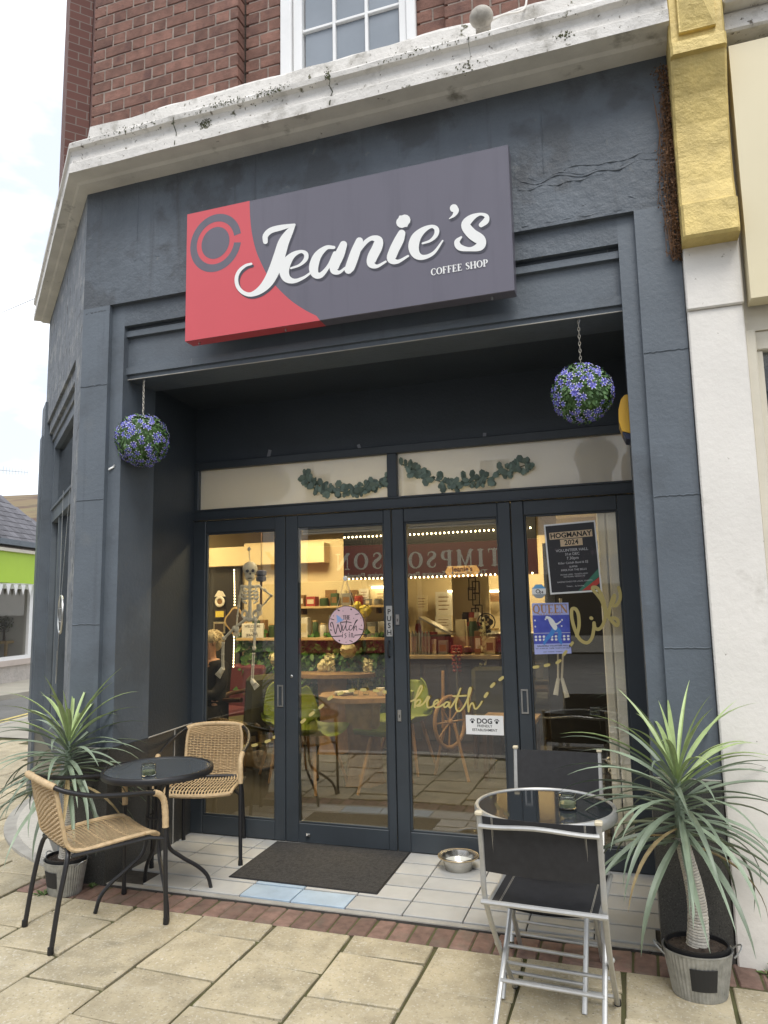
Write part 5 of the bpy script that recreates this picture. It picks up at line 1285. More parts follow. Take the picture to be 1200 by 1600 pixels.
# octagonal alarm sticker
mat('sticker_blue', (0.16, 0.42, 0.70), .4); mat('sticker_grey', (0.33, 0.36, 0.37), .4)
GB = GF
oc = PY(842, 924, GB)
st_ = thing('octagon_sticker', 'small octagonal blue, white and grey alarm sticker on the door glass', 'sticker', oc)
R8 = .045
def octa(h, lo=-2, hi=2): 
    pts = [(R8 * math.cos(PI / 8 + PI / 4 * k), R8 * math.sin(PI / 8 + PI / 4 * k)) for k in range(8)]
    out = []
    for i in range(8):
        p, q = pts[i], pts[(i + 1) % 8]
        for (lim, keep) in ((lo, lambda z: z >= lo), (hi, lambda z: z <= hi)): pass
        out.append((p[0], min(max(p[1], lo), hi)))
        for lim in (lo, hi):
            if (p[1] - lim) * (q[1] - lim) < 0: t = (lim - p[1]) / (q[1] - p[1]); out.append((p[0] + (q[0] - p[0]) * t, lim))
    return [Vector((oc.x + x, GB - h, oc.z + z)) for x, z in out]
mb = MB(); mb.poly([Vector((oc.x + R8 * math.cos(PI / 8 + PI / 4 * k), GB + .0005, oc.z + R8 * math.sin(PI / 8 + PI / 4 * k))) for k in range(8)]); mb.build('sheet', 'paper_white', st_)
mb = MB(); mb.poly([Vector((oc.x + x, GB - .0003, oc.z + z)) for x, z in ((-.0415, .0172), (.0415, .0172), (.0172, .0415), (-.0172, .0415))]); mb.build('blue_band', 'sticker_blue', st_)
mb = MB(); mb.poly([Vector((oc.x + x, GB - .0003, oc.z + z)) for x, z in ((-.0415, -.0172), (-.0172, -.0415), (.0172, -.0415), (.0415, -.0172))]); mb.build('grey_band', 'sticker_grey', st_)
mb = MB(); text_mesh(mb, 'O', .035, lambda u, v, h: Vector((oc.x + u, GB - .0005, oc.z + v)), -.006, -.012, bold=.01); text_mesh(mb, '24', .024, lambda u, v, h: Vector((oc.x + u, GB - .0006, oc.z + v)), .014, -.014, bold=.01); mb.build('lettering', 'ink', st_)
# strips of old tape on the porch wall
mat('tape', (0.22, 0.23, 0.25), 0.35)
for (x, y, w, h, r, lab) in ((420, 712, 6, 20, 14, 'strip of old clear tape stuck above the left transom window'), (561, 698, 5, 8, -20, 'short scrap of old tape above the middle of the transom'), (757, 682, 5, 11, 5, 'small scrap of old tape above the right transom window'), ):
    p = PY(x, y, .938); M = Matrix.Translation((p.x, .938, p.z)) @ Matrix.Rotation(R(r), 4, 'Y'); k = p.y
    mb = MB(); s = .0042; mb.box(-w * s / 2, w * s / 2, -.0012, .0012, -h * s / 2, h * s / 2, M); tag(mb.build('tape_strip', 'tape'), lab, 'tape')
p = PY(176, 732, .03); mb = MB(); mb.prism([(p.x - .024, p.z - .010), (p.x + .010, p.z + .004), (p.x + .016, p.z + .022), (p.x + .002, p.z + .012), (p.x - .020, p.z + .002)], lambda x, z: Vector((x, .0315, z)), lambda x, z: Vector((x, .026 - .3 * abs(x - p.x), z))); tag(mb.build('tape_strip', 'paper_white'), 'curled scrap of white tape on the left jamb of the porch', 'tape')
# ------------------------------------------------------------------ the room behind the glass (fabric of the building)
ROOM = [(1.4, 1.03), (1.4, 6.2), (-5.02, 6.2), (-5.02, 2.05), (-4.76, 1.83), (-3.86, 1.03)]
def room_slab(z0, z1): q = MB(); q.prism(ROOM, lambda x, y: (x, y, z0), lambda x, y: (x, y, z1)); return q
structure(room_slab(-.05, .006).build('shop_floor', 'carpet'))
mb = room_slab(2.62, 2.70); mb.build('room_ceiling', 'room_ceiling', shop)
mb = MB(); mb.box(-5.02, 1.3, 6.1, 6.2, 0.006, 2.62); mb.build('room_wall', 'room_wall', shop)
mb = MB(); mb.box(1.3, 1.4, 1.03, 6.2, 0.006, 2.62); mb.build('room_wall', 'room_wall', shop)
mb = MB(); mb.box(-5.02, -4.97, 2.06, 6.1, 0.006, 2.62); mb.build('room_wall', 'room_wall', shop)
mb = room_slab(3.12, 3.2); mb.build('building_core', 'mortar', shop)
mb = MB(); mb.box(-5.09, -5.03, 1.80, 6.3, 0, 6.4); mb.build('back_wall', 'brick_far', shop)
mb = MB(); mb.box(1.41, 1.5, 1.1, 6.2, 0, 4.4); mb.build('back_wall', 'brick_far', shop)
mb = MB(); mb.box(-5.03, 1.41, 6.21, 6.3, 0, 6.4); mb.build('back_wall', 'brick_far', shop)
mb = MB(); mb.box(-3.75, -2.96, 1.0, 1.025, 0.0, 3.0); mb.build('front_return', 'black_paint', shop)
mb = MB(); mb.box(.1, 1.3, .99, 1.02, 0, 3.0); mb.build('front_return', 'black_paint', shop)
# black partition on the left and the beam over it
mb = MB(); mb.box(-4.965, -4.32, 4.00, 4.06, 0.0, 2.02); mb.build('black_partition', 'black_paint', shop)
mb = MB(); mb.box(-4.965, -3.2, 3.9, 4.15, 2.03, 2.25); mb.build('ceiling_beam', 'room_wall', shop)
mb = MB(); mb.box(-2.44, -0.70, 2.58, 2.66, 1.77, 2.28); bulk = mb.build('dark_bulkhead', 'black_paint', shop)
mb = MB(); mb.box(-2.44, -0.70, 2.66, 4.6, 2.28, 2.62); mb.build('bulkhead_soffit', 'room_wall', shop)
# rear partition holding shelves and green wall
mb = MB(); mb.box(-4.30, -2.42, 4.06, 4.14, 0.0, 2.30); mb.build('shelf_wall', 'room_wall', shop)
# white panelled reveal and the dark screen at the right
mb = MB()
for x0, x1 in ((-.150, -.100), (-.093, -.020)): mb.cbox(x0, x1, .985, 1.03, .10, 2.12, .006)
mb.box(-.099, -.094, 1.02, 1.06, .1, 2.12); mat('reveal_white', (0.88, 0.875, 0.85), .5); mb.build('panelled_reveal', 'reveal_white', shop)
mb = MB(); mb.box(-.62, .08, 2.3, 2.36, 0, 2.0); mb.build('dark_screen', 'black_paint', shop)

# ------------------------------------------------------------------ lamps inside
mat('lamp_glow', (1, .9, .6), .5, emit=(1.0, .84, .52), estr=9.0)
def lamp_panel(loc, sx, sy, watts, label):
    t = thing('ceiling_light', label, 'ceiling light', loc, 0, 'lit ceiling panels inside the cafe')
    mb = MB(); mb.cbox(-sx / 2, sx / 2, -sy / 2, sy / 2, -.02, .0, .003); mb.build('housing', 'white_upvc', t, world=False)
    mb = MB(); mb.box(-sx / 2 + .02, sx / 2 - .02, -sy / 2 + .02, sy / 2 - .02, -.026, -.0201); mb.build('diffuser', 'lamp_glow', t, world=False)
    ld = bpy.data.lights.new('panel_light', 'AREA'); ld.shape = 'RECTANGLE'; ld.size = sx; ld.size_y = sy; ld.energy = watts; ld.color = (1.0, .80, .46)
    lo = bpy.data.objects.new('panel_light', ld); COL.objects.link(lo); lo.parent = t; lo.location = (0, 0, -.03)
lamp_panel((-3.3, 3.2, 2.62), .6, .6, 17, 'lit ceiling panel above the green chairs')
lamp_panel((-1.2, 5.2, 2.62), .9, .5, 21, 'lit ceiling panel above the counter')
lamp_panel((-4.75, 3.2, 2.62), .5, .5, 12, 'lit ceiling panel above the seated woman')
lamp_panel((-1.6, 1.75, 2.62), 1.6, .2, 20, 'added ceiling panel just inside the doors, lighting the transom film')  # added lamp, placed to shine through the frosted transom film from behind
def tube_lamp(px0, px1, py_, Y, label):
    a = PY(px0, py_, Y); b = PY(px1, py_, Y); t = thing('strip_light', label, 'strip light', (a + b) / 2)
    mb = MB(); mb.cbox(a.x, b.x, Y - .02, Y + .02, a.z - .012, a.z + .012, .004); mb.build('diffuser', 'lamp_glow', t)
    mb = MB(); mb.cbox(a.x - .02, b.x + .02, Y - .03, Y + .03, a.z + .0125, a.z + .03, .003); mb.build('housing', 'white_upvc', t)
tube_lamp(700, 725, 924, 5.9, 'lit strip light over the notices behind the counter'); tube_lamp(764, 786, 924, 5.9, 'lit strip light over the corner behind the drinks cabinet'); tube_lamp(581, 606, 918, 4.0, 'lit strip light over the shelf of cards')
# string lights along the bulkhead and down the partition
mat('fairy', (1, .9, .7), .5, emit=(1.0, .80, .45), estr=14.0)
def fairy(pts, n, label):
    t = thing('string_lights', label, 'string lights', pts[0]); C_ = catmull(pts, 8) if len(pts) > 2 else [np.array(p) for p in pts]
    mb = MB(); mb.tube([tuple(p) for p in C_], .002, 4); mb.build('wire', 'ink', t)
    L_ = [0]
    for a, b in zip(C_[:-1], C_[1:]): L_.append(L_[-1] + float(np.linalg.norm(b - a)))
    for k in range(n):
        s = L_[-1] * (k + .5) / n; i = max(j for j in range(len(L_)) if L_[j] <= s); i = min(i, len(C_) - 2); p = C_[i] + (C_[i + 1] - C_[i]) * ((s - L_[i]) / max(L_[i + 1] - L_[i], 1e-6))
        mb = MB(); mb.ell((p[0], p[1] - .004, p[2]), .0065, .006, .008, 8, 6); mb.build('bulb', 'fairy', t)
fairy([(-2.44, 2.565, 2.155), (-1.6, 2.565, 2.150), (-.72, 2.565, 2.155)], 44, 'string of small lights along the top of the dark bulkhead')
fairy([(-2.44, 2.565, 1.775), (-1.6, 2.565, 1.77), (-.72, 2.565, 1.775)], 44, 'string of small lights along the foot of the dark bulkhead')
fairy([(-4.38, 3.97, 2.0), (-4.37, 3.97, 1.5), (-4.38, 3.97, .85)], 34, 'string of small lights down the edge of the black partition')
fairy([(-4.72, 3.95, 2.05), (-4.74, 3.95, 1.4), (-4.72, 3.95, .9)], 30, 'string of small lights hanging in the left corner of the cafe')
# small plaque on the bulkhead
mat('ply', (0.50, 0.34, 0.16), .6, var=.15, vscale=20)
pl_ = thing('wooden_plaque', "small wooden plaque reading Jeanie's on the dark bulkhead", 'plaque', (-1.36, 2.56, 1.80))
pa, pb = PY(695, 885, 2.56), PY(750, 900, 2.56); x0, x1, z0, z1 = pa.x, pb.x, pb.z, pa.z
mb = MB(); mb.prism([(x0 + .03, z0), (x1 - .03, z0), (x1, (z0 + z1) / 2), (x1 - .03, z1), (x0 + .03, z1), (x0, (z0 + z1) / 2)], lambda x, z: Vector((x, 2.572, z)), lambda x, z: Vector((x, 2.56, z))); mb.build('board', 'ply', pl_)
mb = MB(); fp_ = lambda u, v, h: Vector((u, 2.5592 - h, v)); text_mesh(mb, "Jeanie's", .062, fp_, (x0 + x1) / 2, z0 + .045, bold=.03); text_mesh(mb, 'Established 2022', .026, fp_, (x0 + x1) / 2, z0 + .016, bold=.02); mb.build('lettering', 'ink', pl_)
# roller blinds rolled up at the door heads
mat('blind_white', (0.66, 0.66, 0.70), .6)
for i in (1, 2):
    x0, x1, g0, g1 = DOORS[i]
    b_ = thing('roller_blind', 'white roller blind rolled up at the head of the %s' % ('door with the pink round sign' if i == 1 else 'door with the dog notice'), 'roller blind', ((g0 + g1) / 2, .985, 2.04))
    mb = MB(); mb.cbox(g0 + .01, g1 - .01, .968, 1.02, 2.040, 2.085, .012); mb.build('cassette', 'blind_white', b_)
    mb = MB(); mb.tube([(g0 + .012, .985, 2.032), (g1 - .012, .985, 2.032)], .008, 8); mb.build('bottom_bar', 'blind_white', b_)
# leaf garland behind the transom glass - in front of the frosted film
mat('garland_leaf', (0.16, 0.215, 0.175), .6, rnd=.3)
mat('garland_stem', (0.07, 0.09, 0.07), .7)
mb = MB()
for k in range(9): mb.add([(-.5 + .5 * 0, 0, 0)], [])
lv = MB(); lv.add([(0, 0, 0), (.35, 0, .32), (.8, 0, .30), (1, 0, 0), (.8, 0, -.30), (.35, 0, -.32), (.5, -.08, 0)], [(0, 6, 1), (1, 6, 2), (2, 6, 3), (3, 6, 4), (4, 6, 5), (5, 6, 0)], True)
o_ = lv.build('leaf', 'garland_leaf'); GL = o_.data; bpy.data.objects.remove(o_)
def garland(run, label, seed):
    rng = random.Random(seed); P3 = catmull([tuple(PY(x, y, .938)) for x, y in run], 8)
    t = thing('leaf_garland', label, 'garland', tuple(P3[0]))
    mb = MB(); mb.tube([tuple(p) for p in P3], .0035, 5); mb.build('stem', 'garland_stem', t)
    base = Vector(P3[0])
    for i in range(150):
        f = rng.random() * (len(P3) - 1); k = int(f); p = P3[k] + (P3[min(k + 1, len(P3) - 1)] - P3[k]) * (f - k)
        s = rng.uniform(.028, .066); inst('leaf', GL, t, Vector((p[0] + rng.uniform(-.012, .012), .938 - rng.uniform(0, .02), p[2] + rng.uniform(-.022, .022))) - base, (rng.uniform(-.7, .7), rng.uniform(0, 6.28), rng.uniform(-.5, .5)), (s, s, s))
garland([(474, 742), (500, 762), (540, 768), (575, 762), (604, 748)], 'grey green leaf garland sagging across the left transom window', 1)
garland([(628, 725), (660, 742), (700, 755), (745, 752), (790, 738), (828, 724)], 'grey green leaf garland sagging across the right transom window', 2)

# ------------------------------------------------------------------ plastic skeletons hung behind the glass
mat('bone', (0.70, 0.68, 0.61), .5)
def make_skeleton():
    Y = 1.02; t = thing('skeleton_decoration', 'pale plastic skeleton decoration hanging behind the left pane', 'skeleton', PY(392, 860, Y))
    K = lambda x, y, dy=0: PY(310 + x / 5.336, 820 + y / 5.336, Y + dy)
    mb = MB(); c = K(430, 365); mb.ell(c, .052, .058, .050, 18, 12); j = K(430, 430); mb.ell(j, .034, .038, .036, 14, 10); sk = mb.build('skull', 'bone', t)
    mb = MB()
    for (x, y) in ((408, 385), (455, 383)): e = K(x, y, -.052); mb.ell(e, .013, .008, .012, 10, 6)
    e = K(432, 408, -.055); mb.ell(e, .006, .006, .009, 8, 6); e = K(430, 445, -.036); mb.ell(e, .022, .006, .004, 8, 6); mb.build('eye_socket', 'alarm_dark', sk)
    mb = MB(); mb.tube([K(422, 205), K(430, 310)], .003, 5); mb.ell(K(422, 203), .014, .008, .014, 10, 6); mb.build('hanger', 'bone', t)
    mb = MB(); pts = [K(430, 460 + 40 * k) for k in range(9)]; mb.tube([tuple(p) for p in pts], [.014, .012, .013, .012, .013, .012, .014, .013, .016], 8); mb.build('spine', 'bone', t)
    for k, (yy, w) in enumerate(((530, 55), (560, 66), (590, 70), (620, 62))):
        for s in (-1, 1):
            mb = MB(); mb.tube([tuple(p) for p in catmull([K(430, yy), K(430 + s * w * .7, yy - 10, -.02), K(430 + s * w, yy + 14, -.05), K(430 + s * w * .5, yy + 34, -.07)], 4)], .007, 6); mb.build('rib', 'bone', t)
    for s, pts in ((-1, [(430, 515), (360, 515)]), (1, [(430, 515), (505, 512)])):
        mb = MB(); mb.tube([tuple(K(*p)) for p in pts], .011, 7); mb.build('collar_bone', 'bone', t)
    def limb(pts, name, r=.0095):
        r *= .8
        mb = MB(); mb.tube([tuple(K(*p)) for p in pts], r, 7)
        for p in pts: mb.ell(K(*p), r * 1.7, r * 1.5, r * 1.7, 10, 6)
        return mb.build(name, 'bone', t)
    limb([(360, 515), (345, 600), (335, 680)], 'upper_arm'); limb([(335, 680), (325, 760), (318, 850)], 'forearm', .007); limb([(505, 512), (555, 545), (605, 590)], 'upper_arm'); limb([(605, 590), (560, 645), (505, 700)], 'forearm', .007)
    limb([(390, 790), (300, 860), (215, 945)], 'thigh_bone', .012); limb([(480, 795), (472, 900), (465, 1030)], 'thigh_bone', .012)
    for off in (-7, 7):
        limb([(206 + off, 985), (203 + off, 1080), (205 + off, 1190)], 'shin_bone', .005); limb([(460 + off, 1075), (455 + off, 1170), (450 + off, 1285)], 'shin_bone', .005)
    for hand in ((318, 870), (505, 690)):
        mb = MB(); h = K(*hand); mb.ell(h, .022, .010, .028, 10, 6)
        for k in range(5): mb.tube([h + Vector((-.018 + .009 * k, 0, -.02)), h + Vector((-.026 + .013 * k, -.004, -.062 + .006 * abs(k - 2)))], .0035, 5)
        mb.build('hand', 'bone', t)
    for (a, b) in (((205, 1195), (160, 1265)), ((445, 1295), (490, 1360))):
        mb = MB(); P0, P1 = K(*a), K(*b); d = (P1 - P0); w = Vector((d.z, 0, -d.x)).normalized()
        mb.tube([tuple(P0), tuple(P0 + d * .5)], [.017, .021], 8)
        for k in range(5): mb.tube([tuple(P0 + d * .45 + w * (-.016 + .008 * k)), tuple(P1 + w * (-.022 + .011 * k))], .0042, 5)
        mb.build('foot', 'bone', t)
    mb = MB()
    for s, cx in ((-1, 385), (1, 480)):
        ring = [tuple(K(cx + 22 * math.cos(a), 745 + 30 * math.sin(a))) for a in [2 * PI * k / 14 for k in range(14)]]; mb.tube(ring, .009, 6, closed=True)
    mb.tube([tuple(K(385, 775)), tuple(K(430, 795)), tuple(K(480, 775))], .014, 7); mb.build('pelvis', 'bone', t)
    return t
make_skeleton()
t2 = thing('skeleton_decoration', 'thin pale skeleton legs hanging below the blue concert poster', 'skeleton', PY(876, 1030, 1.03))
for (x0, y0, x1, y1, x2, y2) in ((872, 1018, 872, 1060, 868, 1086), (880, 1018, 878, 1060, 886, 1090)):
    mb = MB(); mb.tube([tuple(PY(x0, y0, 1.03)), tuple(PY(x1, y1, 1.03))], .006, 6); mb.tube([tuple(PY(x1, y1, 1.03)), tuple(PY(x2, y2, 1.0))], [.010, .016], 7, flat=.4); mb.build('leg_bone', 'bone', t2)
mb = MB(); mb.tube([tuple(PY(876, 935, 1.03)), tuple(PY(876, 1020, 1.03))], .009, 6); mb.build('spine', 'bone', t2)
# checked ornament with a curling black tail
ck = bpy.data.materials.new('checked'); ck.use_nodes = True; MATS['checked'] = ck; nt = ck.node_tree; cx_ = nt.nodes.new('ShaderNodeTexChecker'); cx_.inputs['Scale'].default_value = 62; cx_.inputs['Color1'].default_value = (.75, .74, .70, 1); cx_.inputs['Color2'].default_value = (.01, .01, .01, 1)
t_ = nt.nodes.new('ShaderNodeTexCoord'); nt.links.new(t_.outputs['Object'], cx_.inputs['Vector']); nt.links.new(cx_.outputs['Color'], nt.nodes['Principled BSDF'].inputs['Base Color']); nt.nodes['Principled BSDF'].inputs['Roughness'].default_value = .3
Y = 1.03; oc_ = PY(960, 1214, Y)
ca = thing('checked_ornament', 'black and white checked ornament with a curled black tail behind the glass', 'ornament', oc_)
mb = MB(); mb.ell(PY(962, 1204, Y), .045, .03, .034, 16, 10); mb.ell(PY(957, 1188, Y), .038, .028, .026, 14, 10); mb.build('body', 'checked', ca)
mb = MB(); mb.tube([tuple(PY(x, y, Y)) for x, y in ((970, 1182), (976, 1172), (976, 1162), (970, 1156), (962, 1155))], [.010, .010, .009, .007, .004], 8); mb.build('tail', 'ink', ca)
mb = MB(); mb.cbox(oc_.x - .06, oc_.x + .06, Y - .05, Y + .05, oc_.z - .012, oc_.z - .001, .003); mb.box(oc_.x - .04, oc_.x + .04, Y - .03, Y + .03, .006, oc_.z - .012); mb.build('stand', 'black_paint', ca)

# ------------------------------------------------------------------ furniture inside
mat('olive_shell', (0.26, 0.33, 0.045), .45); mat('wood_leg', (0.42, 0.24, 0.10), .5, var=.2, vscale=12); mat('table_wood', (0.34, 0.21, 0.105), .4, var=.3, vscale=9, bump=.1); mat('dark_wood', (0.07, 0.035, 0.02), .5)
mat('olive_velvet', (0.075, 0.070, 0.028), .8); mat('burgundy', (0.13, 0.03, 0.045), .8)
def make_tub(label, loc, rz):
    c = thing('tub_chair', label, 'chair', loc, rz, 'olive green shell chairs inside the cafe')
    vs = []; fs = []; nu, nv = 14, 10
    prof = [(.22, .455, .20), (.20, .46, .215), (.10, .45, .225), (-.02, .44, .225), (-.12, .445, .22), (-.18, .49, .215), (-.215, .58, .205), (-.24, .68, .185), (-.26, .76, .15), (-.268, .80, .10)]
    pr = catmull(prof, 2)
    for (y, z, w) in pr:
        for i in range(nu + 1):
            t = -1 + 2 * i / nu; vs.append((t * w, y + .10 * t * t * (1 if z > .5 else 0), z + .035 * t ** 4 + (.0 if z > .5 else .03 * t * t)))
    m = len(pr); n0 = len(vs); vs += [(x * .985, y + .010, z - .010) for x, y, z in vs]
    for j in range(m - 1):
        for i in range(nu):
            a = j * (nu + 1) + i; q = (a, a + 1, a + nu + 2, a + nu + 1); fs += [q, tuple(reversed([k + n0 for k in q]))]
    bnd = [i for i in range(nu + 1)] + [(j + 1) * (nu + 1) + nu for j in range(m - 1)] + [(m - 1) * (nu + 1) + i for i in reversed(range(nu))] + [j * (nu + 1) for j in reversed(range(1, m - 1))]
    for a, b in zip(bnd, bnd[1:] + bnd[:1]): fs.append((b, a, a + n0, b + n0))
    mb = MB(); mb.add(vs, fs, True); mb.build('shell', 'olive_shell', c, world=False)
    for sx in (-1, 1):
        for sy in (-1, 1):
            mb = MB(); mb.tube([(sx * .12, sy * .10 - .01, .44), (sx * .22, sy * .20 - .01, 0)], [.019, .012], 8); mb.build('leg', 'wood_leg', c, world=False)
    return c
tc1 = make_tub('olive shell chair tucked under the wooden table, its back to the left wall', (-2.62, 2.30, .007), R(-105))
copy_thing(tc1, (-2.02, 2.40, .007), R(100), 'olive shell chair at the wooden table facing the left wall'); copy_thing(tc1, (-3.02, 2.62, .007), R(-140), 'olive shell chair standing between the wooden table and the armchair'); copy_thing(tc1, (-2.05, 3.1, .007), R(170), 'olive shell chair behind the wooden table')
def live_table(loc, rx, ry, h, label):
    t = thing('wooden_table', label, 'table', loc); n = 40; rng = random.Random(int(rx * 100)); vs = []
    for z in (h - .04, h):
        for k in range(n): a = 2 * PI * k / n; q = 1 + .05 * math.sin(3 * a + 1) + .03 * math.sin(7 * a); vs.append((rx * q * math.cos(a), ry * q * math.sin(a), z))
    mb = MB(); mb.add(vs, [tuple(reversed(range(n))), tuple(range(n, 2 * n))] + [(k, (k + 1) % n, n + (k + 1) % n, n + k) for k in range(n)]); mb.build('top', 'table_wood', t, world=False)
    mb = MB(); mb.lathe([(.17, 0), (.15, .06), (.13, .3), (.135, .5), (.15, h - .041)], 26)
    for i, v in enumerate(mb.v): a = math.atan2(v[1], v[0]); q = 1 + .10 * math.sin(5 * a + v[2] * 2) + .06 * math.sin(11 * a - v[2] * 5); mb.v[i] = (v[0] * q, v[1] * q, v[2])
    mb.build('trunk_base', 'table_wood', t, world=False)
    return t
live_table((-2.26, 2.55, .007), .42, .30, .75, 'live edge wooden table on a trunk base between the olive chairs')
live_table((-3.05, 3.75, .007), .45, .24, .82, 'live edge wooden table against the green plant wall')
live_table((-4.33, 2.52, .007), .24, .24, .70, 'small wooden table in front of the seated woman')
# glasses, plates and cups on the middle table
mat('china', (0.72, 0.70, 0.64), .3)
for k, (x, y, kind, lab) in enumerate(((-2.30, 2.47, 'g', 'tall clear tumbler on the live edge table'), (-2.22, 2.52, 'g', 'short clear tumbler on the live edge table'), (-2.42, 2.50, 'p', 'stack of white plates on the live edge table'), (-2.08, 2.50, 'c', 'white cup on the live edge table'), (-2.0, 2.62, 'c', 'white sugar bowl on the live edge table'))):
    mb = MB()
    if kind == 'g': h = .15 if k == 0 else .10; mb.lathe([(.028, 0), (.034, h), (.032, h), (.026, .006), (.0, .006)], 18, (x, y, .758)); o = mb.build('tumbler', 'jar_glass'); tag(o, lab, 'glass')
    elif kind == 'p':
        mb.lathe([(.05, 0), (.09, .012), (.092, .016), (.05, .008), (0, .008)], 24, (x, y, .758)); mb.lathe([(.05, .012), (.08, .024), (.082, .028), (.05, .02), (0, .02)], 24, (x, y, .758)); tag(mb.build('plates', 'china'), lab, 'plates')
    else:
        mb.lathe([(.025, 0), (.035, .02), (.038, .065), (.035, .065), (.0, .01)], 18, (x, y, .758)); mb.tube([(x + .036, y, .80), (x + .06, y, .795), (x + .06, y, .78), (x + .035, y, .775)], .004, 6); tag(mb.build('cup', 'china'), lab, 'cup')
def make_armchair(label, loc, rz, m):
    c = thing('armchair', label, 'armchair', loc, rz)
    mb = MB(); mb.cbox(-.27, .27, -.22, .28, .30, .44, .03); mb.build('seat', m, c, world=False)
    mb = MB(); mb.cbox(-.28, .28, -.30, -.20, .36, .92, .04, Matrix.Rotation(R(6), 4, 'X')); mb.build('backrest', m, c, world=False)
    for s in (-1, 1):
        mb = MB(); mb.tube([tuple(p) for p in catmull([(s * .27, -.24, .66), (s * .29, 0, .64), (s * .29, .22, .62), (s * .28, .25, .55), (s * .27, .24, .42)], 4)], .022, 8); mb.build('arm', 'dark_wood', c, world=False)
        for y in (-.24, .24): mb = MB(); mb.tube([(s * .23, y, .31), (s * .25, y * 1.1, 0)], [.024, .015], 8); mb.build('leg', 'dark_wood', c, world=False)
    return c
make_armchair('dark olive armchair with wooden arms beside the black partition', (-3.62, 3.02, .007), R(62), 'olive_velvet')
make_armchair('burgundy armchair behind the small wooden table', (-4.28, 3.62, .007), R(160), 'burgundy')
# ------------------------------------------------------------------ seated woman
mat('skin', (0.62, 0.36, 0.26), .55, var=.06, vscale=20); mat('hair_blonde', (0.66, 0.55, 0.36), .7, var=.25, vscale=40, bump=.6, bscale=60); mat('knit_black', (0.014, 0.014, 0.018), .85, var=.3, vscale=50); mat('lip', (0.42, 0.10, 0.10), .5)
wp_ = PY(329, 1030, 2.78)
woman = thing('person', 'seated woman with short pale hair, glasses and a black top', 'person', (wp_.x, 2.80, .007), heading(-.45, -.90))
def skin_mesh(name, verts, edges, radii, m, parent, root=0, sub=2):
    me = bpy.data.meshes.new(name); me.from_pydata(verts, edges, []); o = bpy.data.objects.new(name, me); COL.objects.link(o)
    md = o.modifiers.new('skin', 'SKIN'); md.use_smooth_shade = True
    for i, r in enumerate(radii): me.skin_vertices[0].data[i].radius = (r, r) if not isinstance(r, tuple) else r
    me.skin_vertices[0].data[root].use_root = True
    s = o.modifiers.new('sub', 'SUBSURF'); s.levels = sub; s.render_levels = sub
    dg = bpy.context.evaluated_depsgraph_get(); nm = bpy.data.meshes.new_from_object(o.evaluated_get(dg)); bpy.data.objects.remove(o)
    nm.materials.clear(); nm.materials.append(MATS[m]); 
    for p in nm.polygons: p.use_smooth = True
    n = bpy.data.objects.new(name, nm); COL.objects.link(n); n.parent = parent; return n
# local +y is forward; seat height .46
V = [(0, 0, .50), (0, -.01, .66), (0, -.02, .82), (0, -.01, .96), (0, .0, 1.03), (0, .015, 1.09), (0, .03, 1.17), (0, .025, 1.25)]
E_ = [(i, i + 1) for i in range(7)]; RD = [(.15, .12), (.135, .105), (.15, .11), (.13, .085), .052, .052, (.074, .088), (.060, .072)]
def limb_(start, pts, rs):
    global V, E_, RD
    prev = start
    for p, r in zip(pts, rs): V.append(p); RD.append(r); E_.append((prev, len(V) - 1)); prev = len(V) - 1
    return prev
for s in (-1, 1):
    limb_(0, [(s * .10, .06, .50), (s * .12, .42, .50), (s * .12, .44, .26), (s * .12, .43, .08), (s * .12, .54, .04)], [.085, .068, .052, .04, .035])
    w_ = limb_(3, [(s * .17, -.01, .96), (s * .225, .02, .80), (s * .215, .10, .70), (s * .16, .28, .745), (s * .145, .335, .752)], [.058, .046, .042, .030, .026])
    for k in range(5):
        a = (-.030 + .015 * k) * s
        if k == 0: limb_(w_, [(s * .115, .345, .758), (s * .098, .375, .757)], [.0095, .008])
        else: limb_(w_, [(s * .145 + a + s * .01, .385, .757), (s * .145 + a * 1.2 + s * .01, .385 + .030 * (1 - .12 * abs(k - 2)), .757), (s * .145 + a * 1.2 + s * .008, .405 + .03 * (1 - .15 * abs(k - 2)), .752)], [.0095, .0085, .0075])
body = skin_mesh('body', V, E_, RD, 'skin', woman)
# face details
mb = MB(); mb.ell((0, .118, 1.178), .012, .018, .022, 10, 8); mb.ell((0, .122, 1.166), .014, .012, .010, 10, 6); mb.build('nose', 'skin', woman, world=False)
for s in (-1, 1):
    mb = MB(); mb.ell((s * .030, .097, 1.205), .012, .008, .008, 10, 6); e = mb.build('eye', 'paper_white', woman, world=False)
    mb = MB(); mb.ell((s * .030, .104, 1.205), .005, .004, .005, 8, 6); mb.build('iris', 'ink', e, world=False)
    mb = MB(); mb.ell((s * .074, .02, 1.19), .010, .018, .028, 10, 8); mb.build('ear', 'skin', woman, world=False)
    mb = MB(); mb.tube([(s * .030 + .021 * math.cos(t), .116, 1.203 + .017 * math.sin(t)) for t in [2 * PI * k / 14 for k in range(14)]], .0018, 5, closed=True); mb.tube([(s * .05, .114, 1.207), (s * .075, .04, 1.205)], .0018, 5); mb.build('glasses_rim', 'dark_wood', woman, world=False)
mb = MB(); mb.ell((0, .106, 1.135), .022, .008, .006, 12, 6); mb.build('mouth', 'lip', woman, world=False)
rng = random.Random(5); mb = MB()
mb.ell((0, .005, 1.235), .088, .095, .078, 18, 12); mb.ell((0, -.045, 1.19), .080, .060, .085, 16, 10)
